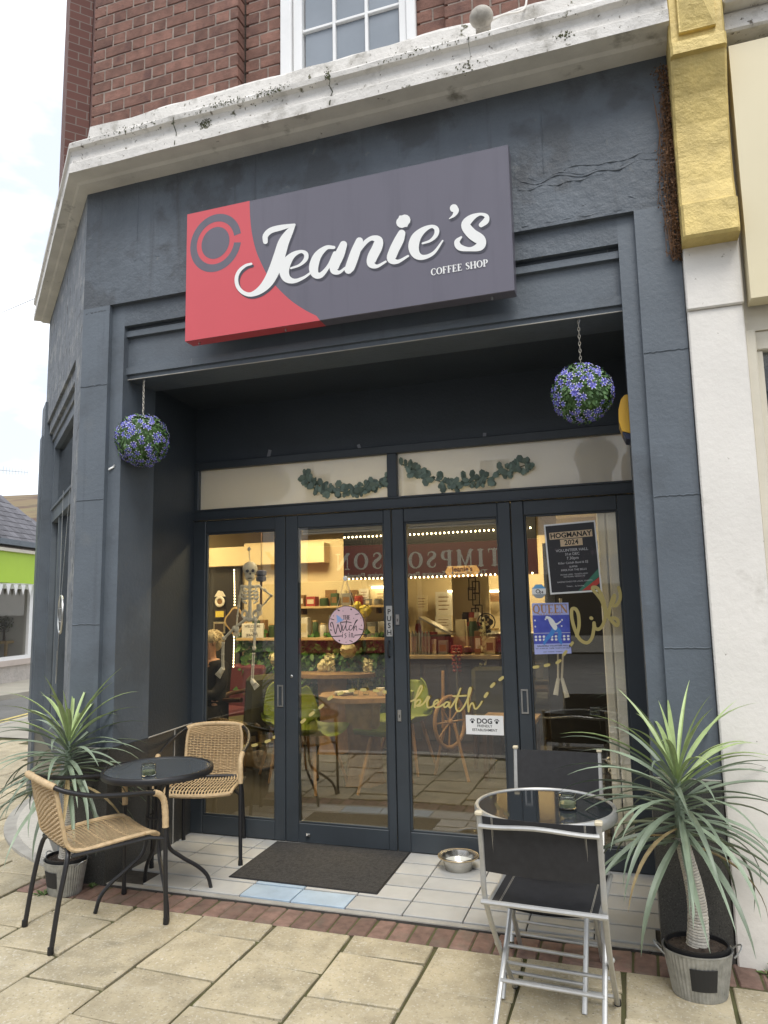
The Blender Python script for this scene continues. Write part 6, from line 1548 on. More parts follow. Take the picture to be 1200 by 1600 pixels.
for k in range(260):
    z = rng.uniform(-.3, 1); a = rng.uniform(0, 6.28); q = math.sqrt(max(0, 1 - z * z)); n_ = Vector((q * math.cos(a), q * math.sin(a), z))
    if n_.y > .55 and z < .45: continue
    p = Vector((0, -.012, 1.225)) + Vector((n_.x * .086, n_.y * .094, n_.z * .082)); tdir = (n_ + Vector((rng.uniform(-.8, .8), rng.uniform(-.8, .8), rng.uniform(-.5, .6)))).normalized()
    mb.tube([tuple(p), tuple(p + tdir * .018), tuple(p + tdir * .026 + Vector((0, 0, -.012)))], [.007, .005, .001], 5)
mb.build('hair', 'hair_blonde', woman, world=False)
Vc, Ec, Rc = [], [], []
Vc = [(0, 0, .50), (0, -.01, .66), (0, -.02, .82), (0, -.01, .965), (0, .0, 1.02)]; Ec = [(i, i + 1) for i in range(4)]; Rc = [(.172, .142), (.158, .128), (.172, .132), (.150, .105), .066]
for s in (-1, 1):
    pr_ = 3
    for p, r in zip([(s * .17, -.01, .965), (s * .225, .02, .80), (s * .215, .10, .70), (s * .165, .265, .742)], [.072, .060, .055, .042]): Vc.append(p); Rc.append(r); Ec.append((pr_, len(Vc) - 1)); pr_ = len(Vc) - 1
skin_mesh('sweater', Vc, Ec, Rc, 'knit_black', woman)
Vt = [(0, 0, .50)]; Et = []; Rt_ = [(.165, .135)]
for s in (-1, 1):
    pr_ = 0
    for p, r in zip([(s * .10, .06, .50), (s * .12, .42, .50), (s * .12, .44, .26), (s * .12, .43, .11)], [.100, .080, .066, .054]): Vt.append(p); Rt_.append(r); Et.append((pr_, len(Vt) - 1)); pr_ = len(Vt) - 1
skin_mesh('trousers', Vt, Et, Rt_, 'knit_black', woman)
for s in (-1, 1): mb = MB(); mb.ell((s * .12, .49, .04), .045, .12, .042, 14, 8); mb.build('shoe', 'ink', woman, world=False)
st = thing('stool', 'dark upholstered stool under the seated woman', 'stool', (wp_.x, 2.80, .007), R(70))
mb = MB(); mb.lathe([(.19, .34), (.20, .36), (.20, .395), (.18, .41), (0, .415)], 24); mb.build('seat', 'olive_velvet', st, world=False)
for k in range(4): a = PI / 4 + PI / 2 * k; mb = MB(); mb.tube([(.13 * math.cos(a), .13 * math.sin(a), .345), (.17 * math.cos(a), .17 * math.sin(a), 0)], [.018, .013], 8); mb.build('leg', 'dark_wood', st, world=False)
# ------------------------------------------------------------------ plant wall with flowers, shelves of bits
mat('ivy', (0.06, 0.16, 0.035), .5, var=.5, vscale=8, spots=[((0.16, 0.30, 0.06), 6, .55, .7)])
mat('cream_flower', (0.70, 0.66, 0.42), .7, var=.1, vscale=40); mat('yellow_flower', (0.70, 0.58, 0.10), .7, var=.15, vscale=40)
rng = random.Random(12); mb = MB()
for i in range(2400):
    x = rng.uniform(-4.28, -2.46); z = rng.uniform(.18, 1.13) if rng.random() < .9 else rng.uniform(1.13, 1.25)
    d = Vector((rng.uniform(-1, 1), -rng.uniform(.1, .8), rng.uniform(-1, .6))).normalized(); w = d.cross(Vector((0, -1, .2))).normalized(); l = rng.uniform(.05, .11); p = Vector((x, 4.05 - rng.uniform(.0, .14), z))
    mb.add([p, p + d * l * .45 + w * l * .32, p + d * l, p + d * l * .45 - w * l * .32], [(0, 1, 2, 3)])
o = mb.build('plant_wall', 'ivy'); o['kind'] = 'stuff'; tag(o, 'dense artificial green leaf wall below the shelf inside the cafe', 'plant wall')
def bloom(px, py_, Y, r, m, lab):
    c = PY(px, py_, Y); rg = random.Random(int(px)); mb = MB()
    for i in range(70):
        z = rg.uniform(-1, 1); a = rg.uniform(0, 6.28); q = math.sqrt(1 - z * z); n_ = Vector((q * math.cos(a), q * math.sin(a), z)); p = c + n_ * r * rg.uniform(.75, 1); t = n_.orthogonal().normalized(); w = n_.cross(t); s = r * .30
        mb.add([p + t * s, p + w * s, p - t * s, p - w * s], [(0, 1, 2, 3)])
    mb.ell(c, r * .75, r * .75, r * .75, 12, 8)
    tag(mb.build('pompom_flower' if m == 'yellow_flower' else 'hydrangea', m), lab, 'flower')
bloom(432, 1030, 3.75, .09, 'cream_flower', 'cream hydrangea head in the plant wall beside the left door stile'); bloom(544, 1016, 3.8, .09, 'cream_flower', 'cream hydrangea head just under the pink round sign'); bloom(505, 1042, 3.85, .085, 'cream_flower', 'cream hydrangea head low in the plant wall above the far table'); bloom(571, 955, 3.8, .075, 'yellow_flower', 'yellow pompom flower head above the shelf'); bloom(558, 946, 3.9, .05, 'yellow_flower', 'small yellow flower head behind the pink round sign')
for (px, y0, y1, lab) in ((575, 1030, 1075, 'trailing white flower spray by the right of the plant wall'), (516, 1022, 1055, 'trailing white flower spray in the middle of the plant wall'), (757, 965, 1080, 'long trailing white flower spray beside the glass drinks cabinet')):
    Yp = 3.85 if px < 700 else 4.0; a = PY(px, y0, Yp); b = PY(px, y1, Yp); rg = random.Random(px); mb = MB()
    mb.tube([tuple(a), tuple((a + b) / 2 + Vector((.02, 0, 0))), tuple(b)], .006, 5)
    for i in range(90):
        t = rg.random(); p = a + (b - a) * t + Vector((rg.uniform(-.05, .05), rg.uniform(-.04, .02), 0)); s = rg.uniform(.012, .024); d = Vector((rg.uniform(-1, 1), -1, rg.uniform(-1, 1))).normalized(); t_ = d.orthogonal().normalized(); w = d.cross(t_); mb.add([p + t_ * s, p + w * s, p - t_ * s, p - w * s], [(0, 1, 2, 3)])
    tag(mb.build('flower_spray', 'cream_flower'), lab, 'flower')
mat('shelf_pine', (0.55, 0.40, 0.20), .6, var=.1, vscale=12)
shf = thing('wall_shelf', 'pine shelf above the green plant wall', 'shelf', (-3.4, 3.98, 1.16)); mb = MB(); mb.cbox(-4.29, -2.44, 3.86, 4.055, 1.165, 1.195, .003); mb.build('board', 'shelf_pine', shf)
mb = MB()
for x in (-4.1, -3.3, -2.6): mb.box(x, x + .02, 3.9, 4.055, 1.09, 1.1649)
mb.build('bracket', 'dark_wood', shf)
sh2 = thing('wall_shelf', 'upper pine shelf carrying green planters behind the pink round sign', 'shelf', (-3.0, 3.98, 1.52)); mb = MB(); mb.cbox(-3.60, -2.44, 3.90, 4.055, 1.515, 1.54, .003); mb.build('board', 'shelf_pine', sh2)
mb = MB()
for x in (-3.5, -2.6): mb.box(x, x + .02, 3.93, 4.055, 1.45, 1.5149)
mb.build('bracket', 'dark_wood', sh2)
cols = {'box_dark': (.05, .035, .03), 'box_green': (.05, .09, .04), 'box_cream': (.62, .54, .36), 'box_red': (.32, .05, .04), 'box_brown': (.22, .12, .05), 'box_white': (.66, .63, .55), 'box_grey': (.20, .20, .19)}
for k, v in cols.items(): mat(k, v, .6, var=.12, vscale=15)
rng = random.Random(31); used_labels = set()
def goods(x0, x1, Y, z, n, hmin, hmax, names, where, wmin=.05, wmax=.13):
    x = x0
    while x < x1 - wmin:
        w = min(rng.uniform(wmin, wmax), x1 - x); h = rng.uniform(hmin, hmax); m = rng.choice(list(cols)); d = rng.uniform(.05, .11)
        nm = rng.choice(names)
        for _ in range(60):
            size = 'tall' if h > (hmin + hmax) / 2 else 'low'
            lab = '%s %s %s %s' % (size, m.split('_')[1], nm.replace('_', ' '), where)
            if lab not in used_labels: break
            m = rng.choice(list(cols)); nm = rng.choice(names); h = rng.uniform(hmin, hmax)
        used_labels.add(lab)
        t = thing(nm, lab, nm.split('_')[-1], (x + w / 2, Y, z), 0, 'goods ' + where)
        mb = MB(); 
        if nm == 'storage_jar':
            r = min(w, .10) / 2; mb.lathe([(r * .9, 0), (r, .01), (r, h * .8), (r * .8, h * .86), (r * .8, h * .9)], 14); mb.build('jar', m, t, world=False); mb = MB(); mb.lathe([(r * .85, h * .9), (r * .85, h), (0, h)], 14); mb.build('lid', 'shelf_pine', t, world=False)
        else:
            mb.cbox(-w / 2, w / 2, -d / 2, d / 2, 0, h, .003); mb.build('carton', m, t, world=False); mb = MB(); mb.box(-w * .35, w * .35, -d / 2 - .0015, -d / 2 - .0002, h * .25, h * .7); mb.build('paper_label', rng.choice(['box_white', 'box_cream', 'box_brown']), t, world=False)
        x += w + rng.uniform(.012, .05)
goods(-4.22, -2.46, 3.96, 1.196, 12, .10, .24, ['gift_box', 'storage_jar'], 'on the pine shelf above the plant wall')
goods(-3.56, -2.48, 3.98, 1.541, 8, .06, .14, ['gift_box', 'storage_jar'], 'on the upper shelf')
# framed notices and cards on the back walls
def notice(px0, py0, px1, py1, Y, m, lab, lines=True):
    a = PY(px0, py0, Y); b = PY(px1, py1, Y); t = thing('wall_notice', lab, 'notice', ((a.x + b.x) / 2, Y, b.z)); mb = MB(); mb.box(a.x, b.x, Y, Y + .012, b.z, a.z); mb.build('sheet', m, t)
    if lines:
        mb = MB(); w = b.x - a.x; h = a.z - b.z
        for k in range(4): mb.box(a.x + w * .18, b.x - w * (.18 + .1 * (k % 2)), Y - .001, Y - .0002, a.z - h * (.24 + .17 * k), a.z - h * (.20 + .17 * k))
        mb.build('print', 'box_brown', t)
notice(508, 922, 526, 950, 4.04, 'box_brown', 'brown framed notice under the bulkhead at the left'); notice(527, 922, 541, 952, 4.04, 'box_cream', 'cream card with a brown patch on the shelf wall', False); notice(545, 922, 559, 944, 4.04, 'box_brown', 'brown framed notice above the yellow flowers'); notice(561, 920, 576, 945, 4.04, 'box_white', 'white card with a line drawing on the shelf wall'); notice(586, 922, 604, 950, 4.04, 'box_cream', 'cream notice beside the right end of the shelf wall')
notice(680, 925, 707, 962, 5.95, 'box_white', 'large white menu sheet high on the wall behind the counter'); notice(680, 963, 706, 988, 5.95, 'box_white', 'white menu sheet low on the wall behind the counter'); notice(650, 930, 668, 955, 5.95, 'box_cream', 'square cream picture on the wall behind the counter'); notice(728, 990, 745, 1010, 5.95, 'box_cream', 'small cream notice under the little red shelf'); notice(765, 926, 784, 940, 5.95, 'box_brown', 'brown sign under the strip light in the corner')
lb = PY(378, 975, 3.87); lb2 = PY(411, 997, 3.87)
lx = thing('letter_board', "white letter board reading Welcome to Jeanie's on the shelf", 'letter board', ((lb.x + lb2.x) / 2, 3.88, 1.196)); mb = MB(); mb.cbox(lb.x, lb2.x, 3.865, 3.895, 1.197, 1.197 + (lb.z - lb2.z), .003); mb.build('board', 'paper_white', lx)
mb = MB(); hb = lb.z - lb2.z; fx = lambda u, v, h: Vector((u, 3.864 - h, v))
for k, s in enumerate(('WELCOME', 'TO', "JEANIE'S")): text_mesh(mb, s, hb * .26, fx, (lb.x + lb2.x) / 2, 1.197 + hb * (.72 - .31 * k), bold=.01)
mb.build('lettering', 'ink', lx)
# round dark chalk board and lantern on the black partition, small framed print
mat('brass', (.35, .26, .12), .4, metal=.6)
c_ = PY(368, 970, 3.95); t = thing('wooden_plaque', 'dark shaped wooden plaque at the edge of the black partition', 'plaque', c_)
mb = MB(); mb.prism([(c_.x + .13 * math.cos(a) * (1 + .12 * math.cos(4 * a)), c_.z + .15 * math.sin(a) * (1 + .1 * math.cos(4 * a))) for a in [2 * PI * k / 32 for k in range(32)]], lambda x, z: Vector((x, 3.96, z)), lambda x, z: Vector((x, 3.94, z))); mb.build('rim', 'shelf_pine', t)
mb = MB(); mb.prism([(c_.x + .11 * math.cos(a) * (1 + .12 * math.cos(4 * a)), c_.z + .13 * math.sin(a) * (1 + .1 * math.cos(4 * a))) for a in [2 * PI * k / 32 for k in range(32)]], lambda x, z: Vector((x, 3.941, z)), lambda x, z: Vector((x, 3.936, z))); mb.build('panel', 'box_dark', t)
a, b = PY(334, 972, 3.98), PY(352, 990, 3.98); t = thing('picture_frame', 'small silver framed picture on the black partition', 'picture', ((a.x + b.x) / 2, 3.98, b.z)); mb = MB(); mb.cbox(a.x, b.x, 3.97, 3.995, b.z, a.z, .003); mb.build('frame', 'steel', t); mb = MB(); mb.box(a.x + .02, b.x - .02, 3.967, 3.9695, b.z + .02, a.z - .02); mb.build('picture', 'box_dark', t)
a, b = PY(336, 953, 3.98), PY(352, 966, 3.98); t = thing('picture_frame', 'small green picture glowing on the black partition', 'picture', ((a.x + b.x) / 2, 3.98, b.z)); mb = MB(); mb.cbox(a.x, b.x, 3.97, 3.995, b.z, a.z, .003); mb.build('frame', 'box_dark', t); mb = MB(); mb.box(a.x + .015, b.x - .015, 3.967, 3.9695, b.z + .015, a.z - .015); mb.build('picture', 'yellow_flower', t)
c_ = PY(343, 940, 3.97); t = thing('wall_clock', 'small ornate white clock on the black partition', 'clock', c_)
def yring(cx, Y, cz, r, w, m, name, t, n=24):
    mb = MB(); mb.tube([(cx + r * math.cos(2 * PI * k / n), Y, cz + r * math.sin(2 * PI * k / n)) for k in range(n)], w, 6, closed=True); return mb.build(name, m, t)
yring(c_.x, 3.975, c_.z, .05, .016, 'china', 'rim', t); mb = MB(); mb.ell((c_.x, 3.985, c_.z), .05, .012, .05, 16, 8); mb.build('dial', 'box_brown', t); mb = MB(); mb.prism([(c_.x - .07, c_.z + .06), (c_.x + .07, c_.z + .06), (c_.x + .03, c_.z + .12), (c_.x - .02, c_.z + .13)], lambda x, z: Vector((x, 3.99, z)), lambda x, z: Vector((x, 3.97, z))); mb.build('crest', 'china', t)
c_ = PY(408, 900, 3.2); t = thing('hanging_lantern', 'dark blue lantern shade on a brown stem hung behind the skeleton', 'lantern', c_); mb = MB(); mb.lathe([(.03, -.06), (.055, -.05), (.055, -.01), (.04, 0), (.055, .01), (.055, .05), (.03, .06)], 16, c_); mb.build('shade', 'alarm_dark', t); mb = MB(); mb.tube([(c_.x, c_.y, c_.z - .06), (c_.x + .0, c_.y, c_.z - .30)], .013, 8); mb.tube([(c_.x, c_.y, c_.z + .06), (c_.x, c_.y, 2.62)], .004, 6); mb.build('stem', 'dark_wood', t)
# ------------------------------------------------------------------ counter and its clutter on the right
ct_ = thing('counter', 'dark panelled cafe counter with a pale worktop', 'counter', (-1.95, 4.3, .007)); mb = MB(); mb.box(-2.40, -1.30, 4.0, 4.6, .007, .96); mb.build('front', 'dark_wood', ct_)
mb = MB(); mb.cbox(-2.42, -1.28, 3.96, 4.62, .961, 1.0, .004); mb.build('worktop', 'shelf_pine', ct_)
for k in range(4): mb = MB(); mb.cbox(-2.36 + .27 * k, -2.13 + .27 * k, 3.985, 4.0, .12, .9, .006); mb.build('panel', 'box_dark', ct_)
goods(-2.36, -1.32, 4.12, 1.001, 10, .08, .26, ['gift_box', 'storage_jar', 'biscuit_tin'], 'on the cafe counter', .05, .12)
goods(-2.30, -1.34, 4.40, 1.001, 8, .16, .38, ['coffee_carton', 'storage_jar'], 'at the back of the cafe counter', .07, .16)
t = thing('picket_ornament', 'row of small grey picket boards on the counter end', 'ornament', PY(655, 1000, 4.05))
for k in range(6):
    p = PY(643 + 5 * k, 1006, 4.06); mb = MB(); mb.prism([(p.x, 1.001), (p.x + .028, 1.001), (p.x + .028, p.z + .10), (p.x + .014, p.z + .14), (p.x, p.z + .10)], lambda x, z: Vector((x, 4.075, z)), lambda x, z: Vector((x, 4.06, z))); mb.build('slat', 'box_grey', t)
ms = thing('coffee_machine', 'dark coffee machine with angled steel lid on the counter', 'coffee machine', (-2.0, 4.3, 1.001)); a = PY(671, 992, 4.25); b = PY(700, 1015, 4.25)
mb = MB(); mb.cbox(a.x, b.x, 4.15, 4.42, 1.001, a.z, .01); mb.build('body', 'box_dark', ms); mb = MB(); mb.cbox(-.20, .20, -.12, .12, -.01, .01, .004, Matrix.Translation(((a.x + b.x) / 2 - .02, 4.28, a.z + .10)) @ Matrix.Rotation(R(28), 4, 'Y')); mb.build('lid', 'steel', ms)
t = thing('lollipop_stand', 'tall stand of red wrapped sweets beside the counter', 'sweet stand', PY(713, 1040, 3.9)); a = PY(708, 1010, 3.9); b = PY(719, 1048, 3.9)
mb = MB(); mb.tube([((a.x + b.x) / 2, 3.9, .007), ((a.x + b.x) / 2, 3.9, a.z)], .012, 8); mb.lathe([(.14, 0), (.14, .015), (.02, .03)], 18, ((a.x + b.x) / 2, 3.9, .007)); mb.build('pole', 'steel', t)
rg = random.Random(2)
for k in range(40):
    z = b.z + (a.z - b.z) * (k // 5) / 7; an = 2 * PI * (k % 5) / 5 + k * .2; mb = MB(); mb.ell(((a.x + b.x) / 2 + .035 * math.cos(an), 3.9 + .035 * math.sin(an), z), .016, .016, .016, 8, 6); mb.build('sweet', 'box_red', t)
t = thing('red_shelf', 'little red wall shelf with pots hung behind the counter', 'shelf', PY(733, 972, 4.7)); a = PY(718, 972, 4.7); b = PY(750, 978, 4.7); mb = MB(); mb.cbox(a.x, b.x, 4.62, 4.8, b.z, a.z, .004); mb.build('board', 'box_red', t); mb = MB(); mb.box(a.x + .02, a.x + .04, 4.7, 4.8, b.z - .10, b.z); mb.box(b.x - .04, b.x - .02, 4.7, 4.8, b.z - .10, b.z); mb.build('bracket', 'dark_wood', t)
mb = MB(); mb.box(a.x - .1, b.x + .1, 4.80, 4.86, 0.006, 2.62); mb.build('pier', 'room_wall', shop)
for k, (px, m, lab) in enumerate(((728, 'box_dark', 'dark pot on the little red wall shelf'), (738, 'box_red', 'red pot on the little red wall shelf'), (746, 'box_white', 'white pot on the little red wall shelf'))):
    c_ = PY(px, 968, 4.7); mb = MB(); mb.lathe([(.03, 0), (.045, .03), (.045, .08), (.035, .10), (.04, .11), (0, .112)], 14, (c_.x, 4.7, a.z + .001)); tag(mb.build('shelf_pot', m), lab, 'pot')
t = thing('frame_garland', 'hanging string of dark empty picture frames on the wall pier', 'garland', PY(740, 940, 4.75))
for k, (x, y) in enumerate(((738, 912), (744, 918), (738, 928), (744, 936), (743, 960), (749, 955), (748, 972), (745, 985))):
    c_ = PY(x, y, 4.76); mb = MB(); w, h = .045, .075
    for (x0, x1, z0, z1) in ((-w, w, h - .012, h), (-w, w, -h, -h + .012), (-w, -w + .012, -h + .012, h - .012), (w - .012, w, -h + .012, h - .012)): mb.box(c_.x + x0, c_.x + x1, 4.75 - .012 * (k % 3), 4.76 - .012 * (k % 3), c_.z + z0, c_.z + z1)
    mb.build('frame', 'box_dark', t)
# paper chain, fan, glass cabinet, spinning wheel, far chair
t = thing('desk_fan', 'dark wire desk fan on top of the drinks cabinet', 'fan', PY(760, 972, 4.4)); c_ = PY(760, 972, 4.4)
yring(c_.x, 4.4, c_.z, .095, .006, 'ink', 'cage', t); yring(c_.x, 4.37, c_.z, .06, .004, 'ink', 'cage', t)
for k in range(4): a0 = PI / 2 * k; mb = MB(); mb.ell((c_.x + .045 * math.cos(a0), 4.39, c_.z + .045 * math.sin(a0)), .035, .006, .035, 10, 6); mb.build('blade', 'box_dark', t)
cab0 = PY(765, 990, 4.2); mb = MB(); mb.tube([(c_.x, 4.42, c_.z - .09), (c_.x, 4.42, cab0.z + .012)], .012, 8); mb.lathe([(.07, 0), (.06, .02)], 16, (c_.x, 4.42, cab0.z + .002)); mb.build('stand', 'ink', t)
t = thing('drinks_cabinet', 'glass fronted drinks cabinet with white shelves at the right', 'cabinet', (-1.15, 4.4, .007)); x0, x1 = -1.45, -.80; zt = cab0.z
mb = MB(); mb.box(x0, x1, 4.6, 4.64, .007, zt); mb.box(x0, x0 + .02, 4.18, 4.6, .007, zt); mb.box(x1 - .02, x1, 4.18, 4.6, .007, zt); mb.box(x0, x1, 4.18, 4.64, zt, zt + .001); mb.box(x0 + .02, x1 - .02, 4.18, 4.6, .007, .08); mb.build('carcass', 'box_white', t)
for z in (.42, .72, 1.0): mb = MB(); mb.box(x0 + .021, x1 - .021, 4.2, 4.599, z, z + .014); mb.build('shelf', 'box_white', t)
mb = MB(); mb.box(x0 + .021, x1 - .021, 4.181, 4.185, .081, zt - .002); mb.build('pane', 'door_glass', t)
goods(x0 + .05, x1 - .05, 4.38, .735, 5, .10, .20, ['drink_carton', 'storage_jar'], 'inside the glass drinks cabinet'); goods(x0 + .05, x1 - .05, 4.38, 1.015, 5, .08, .16, ['drink_carton', 'storage_jar'], 'on the top shelf in the glass cabinet')
wl = thing('spinning_wheel', 'wooden spinning wheel standing behind the word breath', 'spinning wheel', (-1.42, 2.9, .007)); wc_ = PY(703, 1128, 2.9)
nW = 30; ring = [(wc_.x + .10 * math.cos(2 * PI * k / nW), 2.9 + .15 * math.cos(2 * PI * k / nW), wc_.z + .22 * math.sin(2 * PI * k / nW)) for k in range(nW)]
mb = MB(); mb.tube(ring, .018, 8, closed=True); mb.build('rim', 'wood_leg', wl)
for k in range(8): mb = MB(); mb.tube([(wc_.x, 2.9, wc_.z), ring[int(k * nW / 8)]], .008, 6); mb.build('spoke', 'wood_leg', wl)
mb = MB(); mb.ell((wc_.x, 2.9, wc_.z), .03, .03, .03, 10, 8); mb.build('hub', 'wood_leg', wl)
for dx in (-.05, .05): mb = MB(); mb.tube([(wc_.x + dx, 2.9 - dx, wc_.z + .0), (wc_.x + dx * 3.5, 2.9 - dx * 2, .007)], .014, 8); mb.build('leg', 'wood_leg', wl)
mb = MB(); mb.tube([(wc_.x - .06, 2.88, wc_.z - .05), (wc_.x - .04, 2.86, wc_.z + .45)], .014, 8); mb.build('distaff', 'wood_leg', wl)
t = thing('side_table', 'low wooden side table beside the spinning wheel', 'table', (-1.05, 3.0, .007)); mb = MB(); mb.cbox(-1.28, -.80, 2.85, 3.2, .50, .54, .004); mb.build('top', 'table_wood', t)
for x in (-1.25, -.83):
    for y in (2.88, 3.17): mb = MB(); mb.box(x - .018, x + .018, y - .018, y + .018, .007, .4999); mb.build('leg', 'dark_wood', t)
make_armchair('dark olive armchair behind the dog notice', (-1.22, 3.55, .007), R(190), 'olive_velvet')
# ------------------------------------------------------------------ across the side street: low shop with green fascia
mat('harling', (0.46, 0.42, 0.38), .9, var=.12, vscale=6, bump=.8, bscale=14, bdist=.03)
mat('lime', (0.42, 0.62, 0.035), .5, var=.04, vscale=2); mat('roof_slate', (0.12, 0.115, 0.125), .7, var=.25, vscale=3, rnd=.28)
mat('render_pink', (0.50, 0.43, 0.38), .9, var=.08, vscale=3); mat('linen', (0.52, 0.47, 0.40), .9, var=.2, vscale=5)
W0 = GZ(0, 1071); dirw = Vector((-.22, .975, 0)).normalized(); nrm = Vector((dirw.y, -dirw.x, 0))     # wall runs along dirw, faces nrm
def gw(u, d, z): p = W0 + dirw * u + nrm * d; return Vector((p.x, p.y, z))
def gbx(mb, u0, u1, d0, d1, z0, z1, mi=0):
    vs = [gw(u, d, z) for z in (z0, z1) for d in (d0, d1) for u in (u0, u1)]
    mb.add(vs, [(0, 2, 3, 1), (4, 5, 7, 6), (0, 1, 5, 4), (2, 6, 7, 3), (0, 4, 6, 2), (1, 3, 7, 5)], mi=mi)
def at_wall(px, py_, d=0.0):
    r = ray(px, py_); P0 = W0 + nrm * d; s = nrm.dot(P0 - CAM) / nrm.dot(r); p = CAM + r * s; return (p - W0).dot(dirw), p.z
gz_bot = at_wall(20, 911.5)[1]; gz_top = at_wall(20, 864)[1]; sill = at_wall(20, 1031)[1]; eave = gz_top + .22
gs = thing('green_shop', 'low shop with lime green fascia and grey slate roof across the side street', 'building', gw(1, -3, 0))
mb = MB(); gbx(mb, -9, 4.2, -6, 0, .0, .0 + sill - .12); mb.build('stone_base', 'harling', gs)
mb = MB(); gbx(mb, -9, 4.2, -6, .06, sill - .12, sill); mb.build('sill', 'render_pink', gs)
mb = MB(); gbx(mb, 2.05, 4.2, -6, 0, sill, gz_bot); gbx(mb, -9, -5.2, -6, 0, sill, gz_bot); gbx(mb, -5.2, 2.05, -6, -1.4, sill, gz_bot); gbx(mb, -9, 4.2, -6, 0, gz_bot, eave); mb.build('wall', 'render_pink', gs)
uR = at_wall(47, 960)[0]
mb = MB(); gbx(mb, uR - .06, uR + .06, -.1, .02, sill, gz_bot); gbx(mb, -5.2, uR - .06, -.1, .02, sill, sill + .08); gbx(mb, -5.2, uR - .06, -.1, .02, gz_bot - .12, gz_bot); gbx(mb, uR + .06, 2.05, -1.0, 0.0, sill, gz_bot)
gwf = mb.build('window_frame', 'white_upvc', gs)
mb = MB(); gbx(mb, -5.2, uR - .06, -.05, -.045, sill + .08, gz_bot - .12); mb.build('pane', 'dull_glass', gwf)
mb = MB(); nfold = 60
for k in range(nfold):
    u0 = -5 + (uR + 4.7) * k / nfold; gbx(mb, u0, u0 + .06, -1.2 + .05 * (k % 2), -1.1 + .05 * (k % 2), sill + .1, gz_bot - .2)
mb.build('curtain', 'linen', gwf)
mb = MB(); gbx(mb, -9, at_wall(58, 885)[0] + .3, .0, .14, gz_bot, gz_top); mb.build('fascia', 'lime', gs)
mb = MB(); gbx(mb, -9, 4.3, -.1, .22, gz_top, gz_top + .07); mb.build('fascia_cap', 'cream_paint', gs)
mb = MB(); gbx(mb, -9, 4.3, .0, .26, eave - .08, eave + .04); mb.build('gutter', 'slate_paint', gs)
# slate roof: one hipped pitch of overlapping courses, slates laid one by one in the nearest part
hipu = at_wall(62, 840)[0] + 1.0; ridge_z = eave + 3.6; ridge_d = -3.6
roof = MB(); roof.add([gw(-9.2, .2, eave), gw(hipu + .3, .2, eave), gw(hipu - 2.9, ridge_d, ridge_z), gw(-9.2, ridge_d, ridge_z), gw(hipu + .3, -7, eave), gw(-9.2, -7, eave)], [(0, 1, 2, 3), (1, 4, 2), (4, 5, 3, 2), (5, 0, 3)]); rf = roof.build('roof', 'roof_slate', gs)
nl = (gw(0, ridge_d, ridge_z) - gw(0, .2, eave)); plen = nl.length; nl.normalize(); up_ = dirw.cross(nl); up_ = up_ if up_.z > 0 else -up_
q = MB(); q.cbox(-.122, .122, -.17, .17, 0, .012, .003); so = q.build('slate', 'roof_slate'); SLM = so.data; bpy.data.objects.remove(so)
Rm = Matrix((dirw, nl, up_)).transposed()
tilt = (Rm @ Matrix.Rotation(R(-3), 3, 'X')).to_euler()
cnt = 0
for r_ in range(24):
    s = .12 + r_ * .20
    lim = hipu + .3 - 3.2 * (s / plen) - .1
    u = -.35 - .0 + (.125 if r_ % 2 else 0) - r_ * .10
    k = 0
    while u < lim and k < 14 and cnt < 300:
        p = gw(u, .2, eave) + nl * s + up_ * .012; inst('slate', SLM, rf, p - gs.location, tilt); u += .25; k += 1; cnt += 1
# bunting under the fascia
bt_ = thing('bunting', 'string of small white pennants under the lime green fascia', 'bunting', gw(-1, .16, gz_bot))
mb = MB(); mb.tube([gw(-4 + .4 * k, .17, gz_bot - .03 - .02 * math.sin(k)) for k in range(15)], .006, 4); mb.build('string', 'paper_white', bt_)
for k in range(18):
    u = -3.2 + .27 * k; q = MB(); q.prism([(u, gz_bot - .03), (u + .18, gz_bot - .03), (u + .10, gz_bot - .27)], lambda x, z: gw(x, .165, z), lambda x, z: gw(x, .175, z)); q.build('pennant', 'paper_white', bt_)
# window dressing: little trestle and tree
t = thing('display_stool', 'small wooden display stool in the window of the green shop', 'stool', gw(.1, -.6, sill)); u0, z0 = at_wall(10, 1005, -.6)
mb = MB(); gbx(mb, u0 - .3, u0 + .3, -.8, -.4, z0 + .0, z0 + .06); mb.build('top', 'shelf_pine', t)
for (a, b) in ((-.26, -.75), (.2, -.75), (-.26, -.48), (.2, -.48)): mb = MB(); gbx(mb, u0 + a, u0 + a + .05, b, b + .05, sill, z0); mb.build('leg', 'shelf_pine', t)
mb = MB(); gbx(mb, -5.1, uR - .1, -1.08, -.1, sill - .02, sill + .001); mb.build('window_board', 'render_pink', gwf)
c_ = gw(u0 - .1, -.6, z0 + .45); rg = random.Random(4); t = thing('display_tree', 'small dried ornamental tree on the stool in the green shop window', 'ornament', gw(u0 - .1, -.6, z0 + .06))
mb = MB(); mb.tube([gw(u0 - .1, -.6, z0 + .06), c_], [.03, .012], 6); mb.build('trunk', 'dark_wood', t); mb = MB()
for i in range(200):
    n_ = Vector((rg.gauss(0, 1), rg.gauss(0, 1), rg.gauss(0, 1))).normalized(); p = c_ + n_ * .22 * rg.random() ** .4; d = n_.orthogonal().normalized(); w = n_.cross(d); s = .035; mb.add([p + d * s, p + w * s, p - d * s], [(0, 1, 2)])
mb.build('crown', 'moss', t)
